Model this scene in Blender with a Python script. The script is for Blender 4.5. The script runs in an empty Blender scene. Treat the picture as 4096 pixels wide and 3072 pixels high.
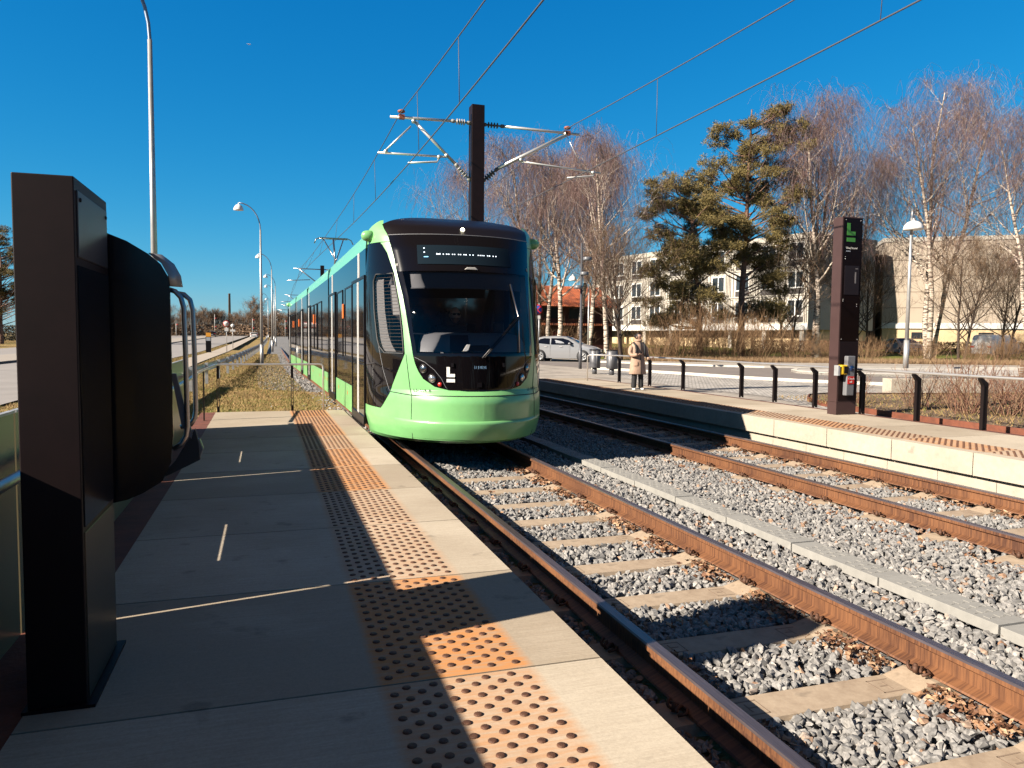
import bpy, bmesh, math, random
import numpy as np
from mathutils import Vector, Matrix
R_ = math.radians
scene = bpy.context.scene
COL = scene.collection
# ------------------------------------------------------------------ camera
cam = bpy.data.cameras.new('camera'); camo = bpy.data.objects.new('camera', cam); COL.objects.link(camo)
cam.sensor_width = 36.0; cam.lens = 3009.4 / 4096 * 36.0; cam.clip_end = 4000; cam.clip_start = 0.05
F = Vector((0.30294188, 0.95097799, -0.06218583)); RR = Vector((0.95295363, -0.3029823, 0.00900623)); UU = Vector((0.01027648, 0.06198857, 0.99802395))
camo.matrix_world = Matrix(((RR[0], UU[0], -F[0], 0), (RR[1], UU[1], -F[1], 0), (RR[2], UU[2], -F[2], 1.68), (0, 0, 0, 1)))
scene.camera = camo
# ------------------------------------------------------------------ light
SUN_EL = R_(30.0)
SX, SY = -0.978, -0.208            # horizontal direction towards the sun
w = bpy.data.worlds.new('World'); scene.world = w; w.use_nodes = True
nt = w.node_tree; nt.nodes.clear()
out = nt.nodes.new('ShaderNodeOutputWorld'); bg = nt.nodes.new('ShaderNodeBackground')
sky = nt.nodes.new('ShaderNodeTexSky'); sky.sky_type = 'NISHITA'; sky.sun_disc = False
sky.sun_elevation = SUN_EL; sky.sun_rotation = math.atan2(SX, SY); sky.air_density = 1.0; sky.dust_density = 0.0; sky.ozone_density = 5.0; sky.altitude = 0
hsv = nt.nodes.new('ShaderNodeHueSaturation'); hsv.inputs['Saturation'].default_value = 1.28; hsv.inputs['Hue'].default_value = 0.49
# deep polarised blue of the day : per channel contrast of the sky model
sp = nt.nodes.new('ShaderNodeSeparateColor'); cb = nt.nodes.new('ShaderNodeCombineColor')
nt.links.new(sky.outputs[0], hsv.inputs['Color']); nt.links.new(hsv.outputs[0], sp.inputs[0])
EXPO = 1.8; BGS = 0.05
for i, (pw, kk) in enumerate(((1.24, .62), (.763, .776), (.54, .913))):
    m1 = nt.nodes.new('ShaderNodeMath'); m1.operation = 'MULTIPLY'; m1.inputs[1].default_value = .1108
    m2 = nt.nodes.new('ShaderNodeMath'); m2.operation = 'POWER'; m2.inputs[1].default_value = pw
    m3 = nt.nodes.new('ShaderNodeMath'); m3.operation = 'MULTIPLY'; m3.inputs[1].default_value = kk / (2 ** EXPO) / BGS
    nt.links.new(sp.outputs[i], m1.inputs[0]); nt.links.new(m1.outputs[0], m2.inputs[0]); nt.links.new(m2.outputs[0], m3.inputs[0]); nt.links.new(m3.outputs[0], cb.inputs[i])
bg.inputs['Strength'].default_value = BGS
# unseen zenith mixed to an added dim warm grey, less blue fill in shade
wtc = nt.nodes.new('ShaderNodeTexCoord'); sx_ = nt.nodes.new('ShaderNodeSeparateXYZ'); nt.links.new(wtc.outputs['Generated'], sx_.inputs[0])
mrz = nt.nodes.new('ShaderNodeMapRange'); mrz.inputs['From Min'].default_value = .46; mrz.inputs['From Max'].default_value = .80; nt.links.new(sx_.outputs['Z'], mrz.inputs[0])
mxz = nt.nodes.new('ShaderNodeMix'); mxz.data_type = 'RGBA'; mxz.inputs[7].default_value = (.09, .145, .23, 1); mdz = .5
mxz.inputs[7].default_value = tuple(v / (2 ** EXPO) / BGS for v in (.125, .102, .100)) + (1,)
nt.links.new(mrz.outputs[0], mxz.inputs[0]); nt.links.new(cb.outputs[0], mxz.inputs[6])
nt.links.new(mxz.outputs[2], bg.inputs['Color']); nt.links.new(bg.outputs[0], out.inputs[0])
sl = bpy.data.lights.new('sun', 'SUN'); sl.energy = 4.3; sl.angle = R_(0.5); sl.color = (1.0, 0.90, 0.76)
so = bpy.data.objects.new('sun', sl); COL.objects.link(so)
dvec = Vector((-SX * math.cos(SUN_EL), -SY * math.cos(SUN_EL), -math.sin(SUN_EL)))
so.rotation_euler = dvec.to_track_quat('-Z', 'Y').to_euler()
scene.view_settings.view_transform = 'Standard'; scene.view_settings.look = 'None'; scene.view_settings.gamma = 1.0
scene.view_settings.exposure = EXPO
scene.cycles.max_bounces = 6; scene.cycles.diffuse_bounces = 2; scene.cycles.glossy_bounces = 3; scene.cycles.transparent_max_bounces = 12
scene.cycles.caustics_reflective = False; scene.cycles.caustics_refractive = False

# ------------------------------------------------------------------ helpers
def tag(o, label=None, cat=None, group=None, kind=None):
    if label: o['label'] = label
    if cat: o['category'] = cat
    if group: o['group'] = group
    if kind: o['kind'] = kind
    return o
def empty(name, loc=(0, 0, 0), rz=0.0, parent=None):
    o = bpy.data.objects.new(name, None); COL.objects.link(o); o.location = loc; o.rotation_euler = (0, 0, rz); o.empty_display_size = .1
    if parent: o.parent = parent
    return o
def copy_tree(o, parent=None):
    c = o.copy(); COL.objects.link(c)
    if parent: c.parent = parent
    for ch in list(o.children): copy_tree(ch, c)
    return c
_rng = np.random.default_rng(7)
def bezier_ease(t): return t * t * (3 - 2 * t)

class MB:
    def __init__(s): s.v = []; s.f = []; s.m = []; s.n = 0; s.sm = []
    def add(s, v, f, mi=0, smooth=False):
        v = [tuple(map(float, p)) for p in v]; s.v += v
        for q in f: s.f.append(tuple(i + s.n for i in q)); s.m.append(mi); s.sm.append(smooth)
        s.n += len(v); return s
    def box(s, x0, x1, y0, y1, z0, z1, mi=0):
        v = [(x, y, z) for z in (z0, z1) for y in (y0, y1) for x in (x0, x1)]
        return s.add(v, [(0, 2, 3, 1), (4, 5, 7, 6), (0, 1, 5, 4), (2, 6, 7, 3), (0, 4, 6, 2), (1, 3, 7, 5)], mi)
    def obox(s, c, sx, sy, sz, rz=0, mi=0, M=None):
        M = M or (Matrix.Translation(c) @ Matrix.Rotation(rz, 4, 'Z'))
        v = [M @ Vector((x * sx / 2, y * sy / 2, z * sz / 2)) for z in (-1, 1) for y in (-1, 1) for x in (-1, 1)]
        return s.add(v, [(0, 2, 3, 1), (4, 5, 7, 6), (0, 1, 5, 4), (2, 6, 7, 3), (0, 4, 6, 2), (1, 3, 7, 5)], mi)
    def tube(s, pts, r, n=8, mi=0, caps=True, smooth=True, up=None):
        pts = [Vector(p) for p in pts]; rs = r if hasattr(r, '__len__') else [r] * len(pts)
        v = []; f = []; a = None
        for i, p in enumerate(pts):
            t = (pts[min(i + 1, len(pts) - 1)] - pts[max(i - 1, 0)]).normalized()
            if a is None:
                a = t.orthogonal().normalized()
            else:
                a = (a - t * a.dot(t));
                a = a.normalized() if a.length > 1e-6 else t.orthogonal().normalized()
            b = t.cross(a)
            for k in range(n):
                th = 2 * math.pi * k / n + (math.pi / 4 if n == 4 else 0); v.append(p + (a * math.cos(th) + b * math.sin(th)) * rs[i])
        for i in range(len(pts) - 1):
            for k in range(n):
                k2 = (k + 1) % n; f.append((i * n + k, i * n + k2, (i + 1) * n + k2, (i + 1) * n + k))
        if caps: f.append(tuple(range(n))[::-1]); f.append(tuple((len(pts) - 1) * n + k for k in range(n)))
        return s.add(v, f, mi, smooth)
    def lathe(s, prof, n=16, c=(0, 0, 0), mi=0, smooth=True, M=None):
        v = []; f = []; M = M or Matrix.Translation(c)
        for r, z in prof:
            for k in range(n): v.append(M @ Vector((r * math.cos(2 * math.pi * k / n), r * math.sin(2 * math.pi * k / n), z)))
        for i in range(len(prof) - 1):
            for k in range(n):
                k2 = (k + 1) % n; f.append((i * n + k, i * n + k2, (i + 1) * n + k2, (i + 1) * n + k))
        f.append(tuple(range(n))[::-1]); f.append(tuple((len(prof) - 1) * n + k for k in range(n)))
        return s.add(v, f, mi, smooth)
    def prism(s, poly, lo, hi, axis='z', mi=0, M=None):
        n = len(poly)
        def mk(a, b, h): return {'z': (a, b, h), 'y': (a, h, b), 'x': (h, a, b)}[axis]
        v = [mk(a, b, lo) for a, b in poly] + [mk(a, b, hi) for a, b in poly]
        if M: v = [M @ Vector(p) for p in v]
        f = [tuple(range(n))[::-1], tuple(range(n, 2 * n))] + [(i, (i + 1) % n, (i + 1) % n + n, i + n) for i in range(n)]
        return s.add(v, f, mi)
    def grid(s, P, mi=0, smooth=True, flip=False):   # P[i][j]
        ni = len(P); nj = len(P[0]); v = [p for row in P for p in row]
        f = []
        for i in range(ni - 1):
            for j in range(nj - 1):
                q = (i * nj + j, i * nj + j + 1, (i + 1) * nj + j + 1, (i + 1) * nj + j); f.append(q[::-1] if flip else q)
        return s.add(v, f, mi, smooth)
    def build(s, name, mat, parent=None, loc=None, rz=None, bevel=0, solid=0, fixn=False):
        me = bpy.data.meshes.new(name); me.from_pydata(s.v, [], s.f)
        mats = mat if isinstance(mat, (list, tuple)) else [mat]
        for m in mats: me.materials.append(m)
        me.polygons.foreach_set('material_index', s.m); me.polygons.foreach_set('use_smooth', s.sm); me.update()
        if fixn:
            bm = bmesh.new(); bm.from_mesh(me); bmesh.ops.recalc_face_normals(bm, faces=bm.faces); bm.to_mesh(me); bm.free()
        o = bpy.data.objects.new(name, me); COL.objects.link(o)
        if parent: o.parent = parent
        if loc: o.location = loc
        if rz is not None: o.rotation_euler = (0, 0, rz)
        if solid: md = o.modifiers.new('s', 'SOLIDIFY'); md.thickness = solid; md.offset = -1
        if bevel: md = o.modifiers.new('b', 'BEVEL'); md.width = bevel; md.segments = 2; md.limit_method = 'ANGLE'; md.angle_limit = R_(35)
        return o
def np_mesh(name, V, Fq, mat, attr=None, smooth=False, parent=None):
    """V (n,3) float, Fq (m,k) int array of same-size faces, attr per-vertex float"""
    me = bpy.data.meshes.new(name); n = len(V); m, k = Fq.shape
    me.vertices.add(n); me.vertices.foreach_set('co', np.ascontiguousarray(V, dtype=np.float32).ravel())
    me.loops.add(m * k); me.loops.foreach_set('vertex_index', np.ascontiguousarray(Fq, dtype=np.int32).ravel())
    me.polygons.add(m); me.polygons.foreach_set('loop_start', np.arange(0, m * k, k, dtype=np.int32))
    me.polygons.foreach_set('use_smooth', np.full(m, smooth))
    if attr is not None:
        a = me.attributes.new('tone', 'FLOAT', 'POINT'); a.data.foreach_set('value', np.ascontiguousarray(attr, dtype=np.float32))
    me.materials.append(mat); me.update(calc_edges=True); me.validate()
    o = bpy.data.objects.new(name, me); COL.objects.link(o)
    if parent: o.parent = parent
    return o

# ------------------------------------------------------------------ materials
ALB = .72
def _al(c): return tuple(x * ALB for x in c)
def mat_(name):
    m = bpy.data.materials.new(name); m.use_nodes = True; t = m.node_tree; b = t.nodes['Principled BSDF']; return m, t, b
def pbr(name, col, rough=.6, metal=0.0, var=0.0, scale=5.0, bump=0.0, bscale=40.0, col2=None, spec=None, coat=0.0, stretch=None, detail=6, vscale2=None):
    m, t, b = mat_(name); L = t.links; N = t.nodes
    b.inputs['Roughness'].default_value = rough; b.inputs['Metallic'].default_value = metal
    if spec is not None: b.inputs['Specular IOR Level'].default_value = spec
    if coat: b.inputs['Coat Weight'].default_value = coat; b.inputs['Coat Roughness'].default_value = .05
    col = _al(col) if metal < .5 else col; col2 = _al(col2) if col2 else None
    c = (*col, 1)
    tc = N.new('ShaderNodeTexCoord'); src = tc.outputs['Object']
    if stretch:
        mp = N.new('ShaderNodeMapping'); mp.inputs['Scale'].default_value = stretch; L.new(src, mp.inputs['Vector']); src = mp.outputs[0]
    if var or col2:
        n1 = N.new('ShaderNodeTexNoise'); n1.inputs['Scale'].default_value = scale; n1.inputs['Detail'].default_value = detail; n1.inputs['Roughness'].default_value = .65
        L.new(src, n1.inputs['Vector'])
        r = N.new('ShaderNodeValToRGB'); L.new(n1.outputs['Fac'], r.inputs[0])
        c2 = col2 if col2 else tuple(x * (1 - var) for x in col)
        c1 = col if col2 else tuple(min(1, x * (1 + var)) for x in col)
        r.color_ramp.elements[0].position = .32; r.color_ramp.elements[1].position = .68
        r.color_ramp.elements[0].color = (*c2, 1); r.color_ramp.elements[1].color = (*c1, 1)
        L.new(r.outputs[0], b.inputs['Base Color'])
    else: b.inputs['Base Color'].default_value = c
    if bump:
        n2 = N.new('ShaderNodeTexNoise'); n2.inputs['Scale'].default_value = bscale; n2.inputs['Detail'].default_value = 4; L.new(src, n2.inputs['Vector'])
        bp = N.new('ShaderNodeBump'); bp.inputs['Strength'].default_value = bump; bp.inputs['Distance'].default_value = .02; L.new(n2.outputs['Fac'], bp.inputs['Height']); L.new(bp.outputs[0], b.inputs['Normal'])
    return m
def emis(name, col, s):
    m, t, b = mat_(name); b.inputs['Base Color'].default_value = (0, 0, 0, 1); b.inputs['Emission Color'].default_value = (*col, 1); b.inputs['Emission Strength'].default_value = s; return m
def attr_mat(name, stops, rough=.8, bump=0, bscale=60, nz=.25, nzs=90):
    m, t, b = mat_(name); L = t.links; N = t.nodes
    a = N.new('ShaderNodeAttribute'); a.attribute_name = 'tone'; r = N.new('ShaderNodeValToRGB')
    tc = N.new('ShaderNodeTexCoord'); n1 = N.new('ShaderNodeTexNoise'); n1.inputs['Scale'].default_value = nzs; n1.inputs['Detail'].default_value = 3; L.new(tc.outputs['Object'], n1.inputs['Vector'])
    el = r.color_ramp.elements; el[0].position = stops[0][0]; el[0].color = (*_al(stops[0][1]), 1); el[1].position = stops[-1][0]; el[1].color = (*_al(stops[-1][1]), 1)
    for p, c in stops[1:-1]: e = el.new(p); e.color = (*_al(c), 1)
    mx = N.new('ShaderNodeMix'); mx.data_type = 'RGBA'; mx.blend_type = 'MULTIPLY'; mx.inputs[0].default_value = 1.0
    mr = N.new('ShaderNodeMapRange'); mr.inputs['From Min'].default_value = .3; mr.inputs['From Max'].default_value = .7; mr.inputs['To Min'].default_value = 1 - nz; mr.inputs['To Max'].default_value = 1 + nz
    L.new(n1.outputs['Fac'], mr.inputs['Value']); L.new(a.outputs['Fac'], r.inputs[0]); L.new(r.outputs[0], mx.inputs[6]); L.new(mr.outputs[0], mx.inputs[7]); L.new(mx.outputs[2], b.inputs['Base Color'])
    b.inputs['Roughness'].default_value = rough
    return m
def glass(name, tint=(.5, .52, .55), rough=.01, refl=1.0):
    m, t, b = mat_(name); N = t.nodes; L = t.links; N.remove(b); o = N['Material Output']
    tr = N.new('ShaderNodeBsdfTransparent'); tr.inputs[0].default_value = (*tint, 1); gl = N.new('ShaderNodeBsdfGlossy'); gl.inputs['Roughness'].default_value = rough
    gl.inputs[0].default_value = (refl, refl, refl, 1)
    fr = N.new('ShaderNodeFresnel'); fr.inputs[0].default_value = 1.5; mx = N.new('ShaderNodeMixShader')
    L.new(fr.outputs[0], mx.inputs[0]); L.new(tr.outputs[0], mx.inputs[1]); L.new(gl.outputs[0], mx.inputs[2]); L.new(mx.outputs[0], o.inputs[0]); return m
M = {}
M['green'] = pbr('green_paint', (.205, .49, .185), .32, coat=.25, var=.09, scale=2.2)
M['green_light'] = pbr('pale_green_paint', (.20, .55, .30), .3, coat=.5)
M['black_gloss'] = pbr('black_gloss', (.005, .004, .005), .04, spec=.35)
M['side_gloss'] = pbr('side_black_glass', (.006, .006, .008), .04); M['side_gloss'].node_tree.nodes['Principled BSDF'].inputs['IOR'].default_value = 2.3
M['black_soft'] = pbr('black_satin', (.006, .004, .005), .35, spec=.22)
M['black_matte'] = pbr('black_matte', (.012, .011, .012), .7)
M['rubber'] = pbr('rubber', (.02, .02, .02), .6)
M['white'] = pbr('white_paint', (.75, .72, .68), .5)
M['offwhite'] = pbr('aged_white', (.55, .52, .47), .6, var=.15, scale=2)
M['grey_in'] = pbr('grey_plastic', (.16, .16, .17), .55)
M['steel'] = pbr('brushed_steel', (.62, .59, .56), .42, .85)
M['steel_dark'] = pbr('dark_steel', (.30, .28, .28), .3, 1.0)
M['galv'] = pbr('galvanised', (.42, .42, .42), .5, .6, var=.15, scale=8)
M['alu'] = pbr('aluminium', (.55, .53, .50), .4, .7)
M['brown'] = pbr('bronze_brown', (.062, .034, .032), .5, spec=.25, var=.08, scale=3)
M['darkbrown'] = pbr('dark_brown_metal', (.012, .005, .005), .5, var=.2, scale=6, spec=.18)
M['postblack'] = pbr('black_post', (.010, .006, .006), .45, spec=.25)
M['conc'] = None
M['glass'] = glass('clear_glass', (.70, .70, .71), .01, .5)
M['glass_dark'] = glass('dark_glass', (.05, .05, .06))
M['skin'] = pbr('skin', (.42, .24, .17), .5)
M['hair'] = pbr('dark_hair', (.02, .013, .01), .5)
M['coat'] = pbr('beige_coat', (.42, .27, .19), .75, var=.12, scale=9, bump=.5, bscale=14)
M['trousers'] = pbr('black_cloth', (.012, .012, .014), .8)
M['orange'] = pbr('orange_lamp', (.75, .16, .02), .35)
M['red'] = pbr('red_plastic', (.55, .02, .015), .35)
M['yellow'] = pbr('yellow_plastic', (.85, .55, .02), .4)
M['corten'] = pbr('corten', (.16, .045, .020), .75, var=.3, scale=6, bump=.2)
M['asphalt'] = pbr('asphalt', (.20, .17, .155), .9, var=.12, scale=1.5, bump=.3, bscale=80)
M['asphalt_far'] = pbr('road_asphalt', (.30, .27, .25), .85, var=.12, scale=.6)
M['path'] = pbr('path_asphalt', (.42, .35, .28), .9, var=.08, scale=.8)
M['soil'] = pbr('soil', (.22, .14, .08), .95, col2=(.10, .06, .035), scale=3.5, bump=.8, bscale=25)
M['wood'] = pbr('bench_wood', (.30, .19, .12), .65, var=.2, scale=4, stretch=(1, 8, 8))

# ------------------------------------------------------------------ track geometry
K = 1.0134e-3
def shift(y):
    if y < 30: return K * y * y / 2
    t = min(y - 30, 30); return K * 450 + K * 30 * (t - t * t / 60)
def cx(X0, y): return X0 - shift(y)
def head(y): return K * y if y < 30 else K * 30 * max(0, 1 - (y - 30) / 30)
XC, X2 = 2.7452, 6.9069
def gz(x, y):
    """terrain height"""
    d = max(0.0, y - 85) * .0085 if x < 12 else max(0.0, math.hypot(x, y) - 62) * .018
    z = -.12 if x < 1.9 else (-.35 if x < 8.4 else .20)
    return z + min(d, 1.75 if x < 12 else .8)

def concrete(name, c1, c2, slabs=None, y0=0, streak=True, bump=.25):
    m, t, b = mat_(name); N = t.nodes; L = t.links
    tc = N.new('ShaderNodeTexCoord')
    mp = N.new('ShaderNodeMapping'); mp.inputs['Scale'].default_value = (3, 60, 3) if streak else (8, 8, 8); L.new(tc.outputs['Object'], mp.inputs[0])
    n1 = N.new('ShaderNodeTexNoise'); n1.inputs['Scale'].default_value = 1.6; n1.inputs['Detail'].default_value = 8; n1.inputs['Roughness'].default_value = .7; L.new(mp.outputs[0], n1.inputs['Vector'])
    n2 = N.new('ShaderNodeTexNoise'); n2.inputs['Scale'].default_value = 1.3; n2.inputs['Detail'].default_value = 7; L.new(tc.outputs['Object'], n2.inputs['Vector'])
    a = N.new('ShaderNodeMath'); a.operation = 'ADD'; L.new(n1.outputs['Fac'], a.inputs[0]); L.new(n2.outputs['Fac'], a.inputs[1])
    at = N.new('ShaderNodeAttribute'); at.attribute_name = 'tone'
    a2 = N.new('ShaderNodeMath'); a2.operation = 'ADD'; L.new(a.outputs[0], a2.inputs[0]); L.new(at.outputs['Fac'], a2.inputs[1])
    mr = N.new('ShaderNodeMapRange'); mr.inputs['From Min'].default_value = .74; mr.inputs['From Max'].default_value = 1.32; L.new(a2.outputs[0], mr.inputs[0])
    mx = N.new('ShaderNodeMix'); mx.data_type = 'RGBA'; mx.inputs[6].default_value = (*_al(c2), 1); mx.inputs[7].default_value = (*_al(c1), 1); L.new(mr.outputs[0], mx.inputs[0])
    n5 = N.new('ShaderNodeTexNoise'); n5.inputs['Scale'].default_value = 5.5; n5.inputs['Detail'].default_value = 3; L.new(tc.outputs['Object'], n5.inputs['Vector'])
    r5 = N.new('ShaderNodeMapRange'); r5.inputs['From Min'].default_value = .66; r5.inputs['From Max'].default_value = .74; r5.inputs['To Min'].default_value = 1; r5.inputs['To Max'].default_value = .72; L.new(n5.outputs['Fac'], r5.inputs[0])
    m5 = N.new('ShaderNodeMix'); m5.data_type = 'RGBA'; m5.blend_type = 'MULTIPLY'; m5.inputs[0].default_value = 1; L.new(mx.outputs[2], m5.inputs[6])
    n6 = N.new('ShaderNodeTexNoise'); n6.inputs['Scale'].default_value = 90; n6.inputs['Detail'].default_value = 4; n6.inputs['Roughness'].default_value = .8; L.new(mp.outputs[0] if not streak else tc.outputs['Object'], n6.inputs['Vector'])
    r6 = N.new('ShaderNodeMapRange'); r6.inputs['From Min'].default_value = .3; r6.inputs['From Max'].default_value = .7; r6.inputs['To Min'].default_value = .84; r6.inputs['To Max'].default_value = 1.12; L.new(n6.outputs['Fac'], r6.inputs[0])
    m6 = N.new('ShaderNodeMath'); m6.operation = 'MULTIPLY'; L.new(r5.outputs[0], m6.inputs[0]); L.new(r6.outputs[0], m6.inputs[1]); L.new(m6.outputs[0], m5.inputs[7]); mx = m5
    L.new(mx.outputs[2], b.inputs['Base Color']); b.inputs['Roughness'].default_value = .85
    bp = N.new('ShaderNodeBump'); bp.inputs['Strength'].default_value = bump; bp.inputs['Distance'].default_value = .004; L.new(n1.outputs['Fac'], bp.inputs['Height']); L.new(bp.outputs[0], b.inputs['Normal'])
    return m, t, b, mx
M['conc'], *_ = concrete('slab_concrete', (.56, .475, .365), (.38, .305, .22))
M['conc_face'], *_ = concrete('edge_concrete', (.52, .45, .36), (.38, .33, .26), streak=False)
M['sleeper'], *_ = concrete('sleeper_concrete', (.50, .39, .28), (.28, .20, .135), streak=False, bump=.5)
M['trough'], *_ = concrete('trough_concrete', (.36, .345, .315), (.26, .25, .23), streak=False)
# tactile slab concrete gets rust stains round the studs : baked as a real stain pattern (streaks running off the studs)
def rust_conc():
    m, t, b, mx = concrete('stained_concrete', (.56, .475, .365), (.38, .305, .22)); N = t.nodes; L = t.links
    tc = N.new('ShaderNodeTexCoord'); mp = N.new('ShaderNodeMapping'); mp.inputs['Scale'].default_value = (5, 45, 1); L.new(tc.outputs['Object'], mp.inputs[0])
    n = N.new('ShaderNodeTexNoise'); n.inputs['Scale'].default_value = 1.2; n.inputs['Detail'].default_value = 6; L.new(mp.outputs[0], n.inputs['Vector'])
    at = N.new('ShaderNodeAttribute'); at.attribute_name = 'rust'
    mu = N.new('ShaderNodeMath'); mu.operation = 'MULTIPLY_ADD'; mu.inputs[1].default_value = 2.6; mu.inputs[2].default_value = -.45; L.new(n.outputs['Fac'], mu.inputs[0])
    m2 = N.new('ShaderNodeMath'); m2.operation = 'MULTIPLY'; m2.use_clamp = True; L.new(mu.outputs[0], m2.inputs[0]); L.new(at.outputs['Fac'], m2.inputs[1])
    r = N.new('ShaderNodeMix'); r.data_type = 'RGBA'; r.inputs[7].default_value = (.40, .175, .055, 1); L.new(m2.outputs[0], r.inputs[0]); L.new(mx.outputs[2], r.inputs[6]); L.new(r.outputs[2], b.inputs['Base Color'])
    return m
M['conc_rust'] = rust_conc()
def rail_mat():
    m, t, b = mat_('rusty_rail'); N = t.nodes; L = t.links
    tc = N.new('ShaderNodeTexCoord'); mp = N.new('ShaderNodeMapping'); mp.inputs['Scale'].default_value = (3, 30, 2); L.new(tc.outputs['Object'], mp.inputs[0])
    n = N.new('ShaderNodeTexNoise'); n.inputs['Scale'].default_value = 2.2; n.inputs['Detail'].default_value = 6; L.new(mp.outputs[0], n.inputs['Vector'])
    n3 = N.new('ShaderNodeTexNoise'); n3.inputs['Scale'].default_value = 1.4; L.new(tc.outputs['Object'], n3.inputs['Vector'])
    ad = N.new('ShaderNodeMath'); ad.operation = 'MULTIPLY_ADD'; ad.inputs[1].default_value = .6; L.new(n3.outputs['Fac'], ad.inputs[0]); L.new(n.outputs['Fac'], ad.inputs[2])
    r = N.new('ShaderNodeValToRGB'); r.color_ramp.elements[0].position = .6; r.color_ramp.elements[0].color = (.065, .026, .014, 1); r.color_ramp.elements[1].position = .95; r.color_ramp.elements[1].color = (.175, .075, .032, 1)
    L.new(ad.outputs[0], r.inputs[0]); L.new(r.outputs[0], b.inputs['Base Color']); b.inputs['Roughness'].default_value = .6; b.inputs['Metallic'].default_value = .15
    return m
M['rail'] = rail_mat()
M['railtop'] = pbr('worn_rail_head', (.20, .15, .14), .32, .8, var=.3, scale=6, stretch=(20, .6, 1))
M['clip'] = pbr('rusty_clip', (.11, .05, .028), .7, .3)

def ribbon(name, X0a, X0b, y0, y1, z, mat, n=60, parent=None, zf=None, thick=0, ypow=1):
    mb = MB(); P = []
    for i in range(n + 1):
        y = y0 + (y1 - y0) * (i / n) ** ypow
        zz = zf(X0a, y) if zf else z
        P.append([(cx(X0a, y), y, zz), (cx(X0b, y), y, zz)])
    mb.grid(P, smooth=False, flip=True)
    if thick:
        Q = [[(a[0], a[1], a[2] - thick), a] for a, b in P]; mb.grid(Q, smooth=False, flip=True)
        Q = [[b, (b[0], b[1], b[2] - thick)] for a, b in P]; mb.grid(Q, smooth=False, flip=True)
    return mb.build(name, mat, parent)
def poly(name, pts, z, mat, thick=0, parent=None, cap=True):
    bm = bmesh.new(); vs = [bm.verts.new((p[0], p[1], (p[2] if len(p) > 2 else z))) for p in pts]; f = bm.faces.new(vs)
    if f.normal.z < 0 or True:
        bm.normal_update()
        if f.normal.z < 0: f.normal_flip()
    if thick:
        r = bmesh.ops.extrude_face_region(bm, geom=[f]);
        for v in [g for g in r['geom'] if isinstance(g, bmesh.types.BMVert)]: v.co.z -= thick
        bmesh.ops.recalc_face_normals(bm, faces=bm.faces)
    bmesh.ops.triangulate(bm, faces=[q for q in bm.faces if len(q.verts) > 4])
    me = bpy.data.meshes.new(name); bm.to_mesh(me); bm.free(); me.materials.append(mat)
    o = bpy.data.objects.new(name, me); COL.objects.link(o)
    if parent: o.parent = parent
    return o

# ------------------------------------------------------------------ ground sheet
def grass_mat():
    m, t, b = mat_('dry_grass'); N = t.nodes; L = t.links; tc = N.new('ShaderNodeTexCoord')
    n1 = N.new('ShaderNodeTexNoise'); n1.inputs['Scale'].default_value = .35; n1.inputs['Detail'].default_value = 8; n1.inputs['Roughness'].default_value = .75; L.new(tc.outputs['Object'], n1.inputs['Vector'])
    n2 = N.new('ShaderNodeTexNoise'); n2.inputs['Scale'].default_value = 14; n2.inputs['Detail'].default_value = 5; L.new(tc.outputs['Object'], n2.inputs['Vector'])
    ad = N.new('ShaderNodeMath'); ad.operation = 'MULTIPLY_ADD'; ad.inputs[1].default_value = .45; L.new(n2.outputs['Fac'], ad.inputs[0]); L.new(n1.outputs['Fac'], ad.inputs[2])
    r = N.new('ShaderNodeValToRGB'); e = r.color_ramp.elements; e[0].position = .5; e[0].color = (.12, .075, .032, 1); e[1].position = .92; e[1].color = (.13, .15, .035, 1)
    q = e.new(.68); q.color = (.25, .165, .075, 1); q = e.new(.8); q.color = (.19, .15, .05, 1)
    L.new(ad.outputs[0], r.inputs[0]); L.new(r.outputs[0], b.inputs['Base Color']); b.inputs['Roughness'].default_value = 1; b.inputs['Specular IOR Level'].default_value = .1
    bp = N.new('ShaderNodeBump'); bp.inputs['Strength'].default_value = .9; bp.inputs['Distance'].default_value = .05; L.new(n2.outputs['Fac'], bp.inputs['Height']); L.new(bp.outputs[0], b.inputs['Normal'])
    return m
M['grass'] = grass_mat()
M['lawn'] = pbr('lawn', (.20, .20, .045), 1.0, col2=(.10, .12, .025), scale=1.2, bump=.6, bscale=20, spec=.1)
def gsheet(name, x0, x1, y0, y1, nx, ny, mat, zf):
    mb = MB(); P = []
    for j in range(ny + 1):
        y = y0 + (y1 - y0) * j / ny
        P.append([(x0 + (x1 - x0) * i / nx, y, zf(x0 + (x1 - x0) * i / nx, y)) for i in range(nx + 1)])
    mb.grid(P, flip=True); return mb.build(name, mat)
def zbase(x, y):
    if x < 1.3 - .0005 * y * y: z = -.12
    elif x < 8.2 and y < 60: z = -.42
    elif x < 12: z = -.42 + (x - 8.2) / 3.8 * .55 if x > 8.2 else -.42
    else: z = .13
    d = max(0.0, y - 85) * .0085 if x < 12 else max(0.0, math.hypot(x, y) - 62) * .018
    return z + min(d, 1.75 if x < 12 else .7) - .03
tag(gsheet('ground', -400, 500, -40, 860, 220, 220, M['grass'], zbase), kind='structure')
tag(gsheet('ground_outer', -3000, 3000, -3000, 3000, 8, 8, M['grass'], lambda x, y: -2.5), kind='structure')

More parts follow.
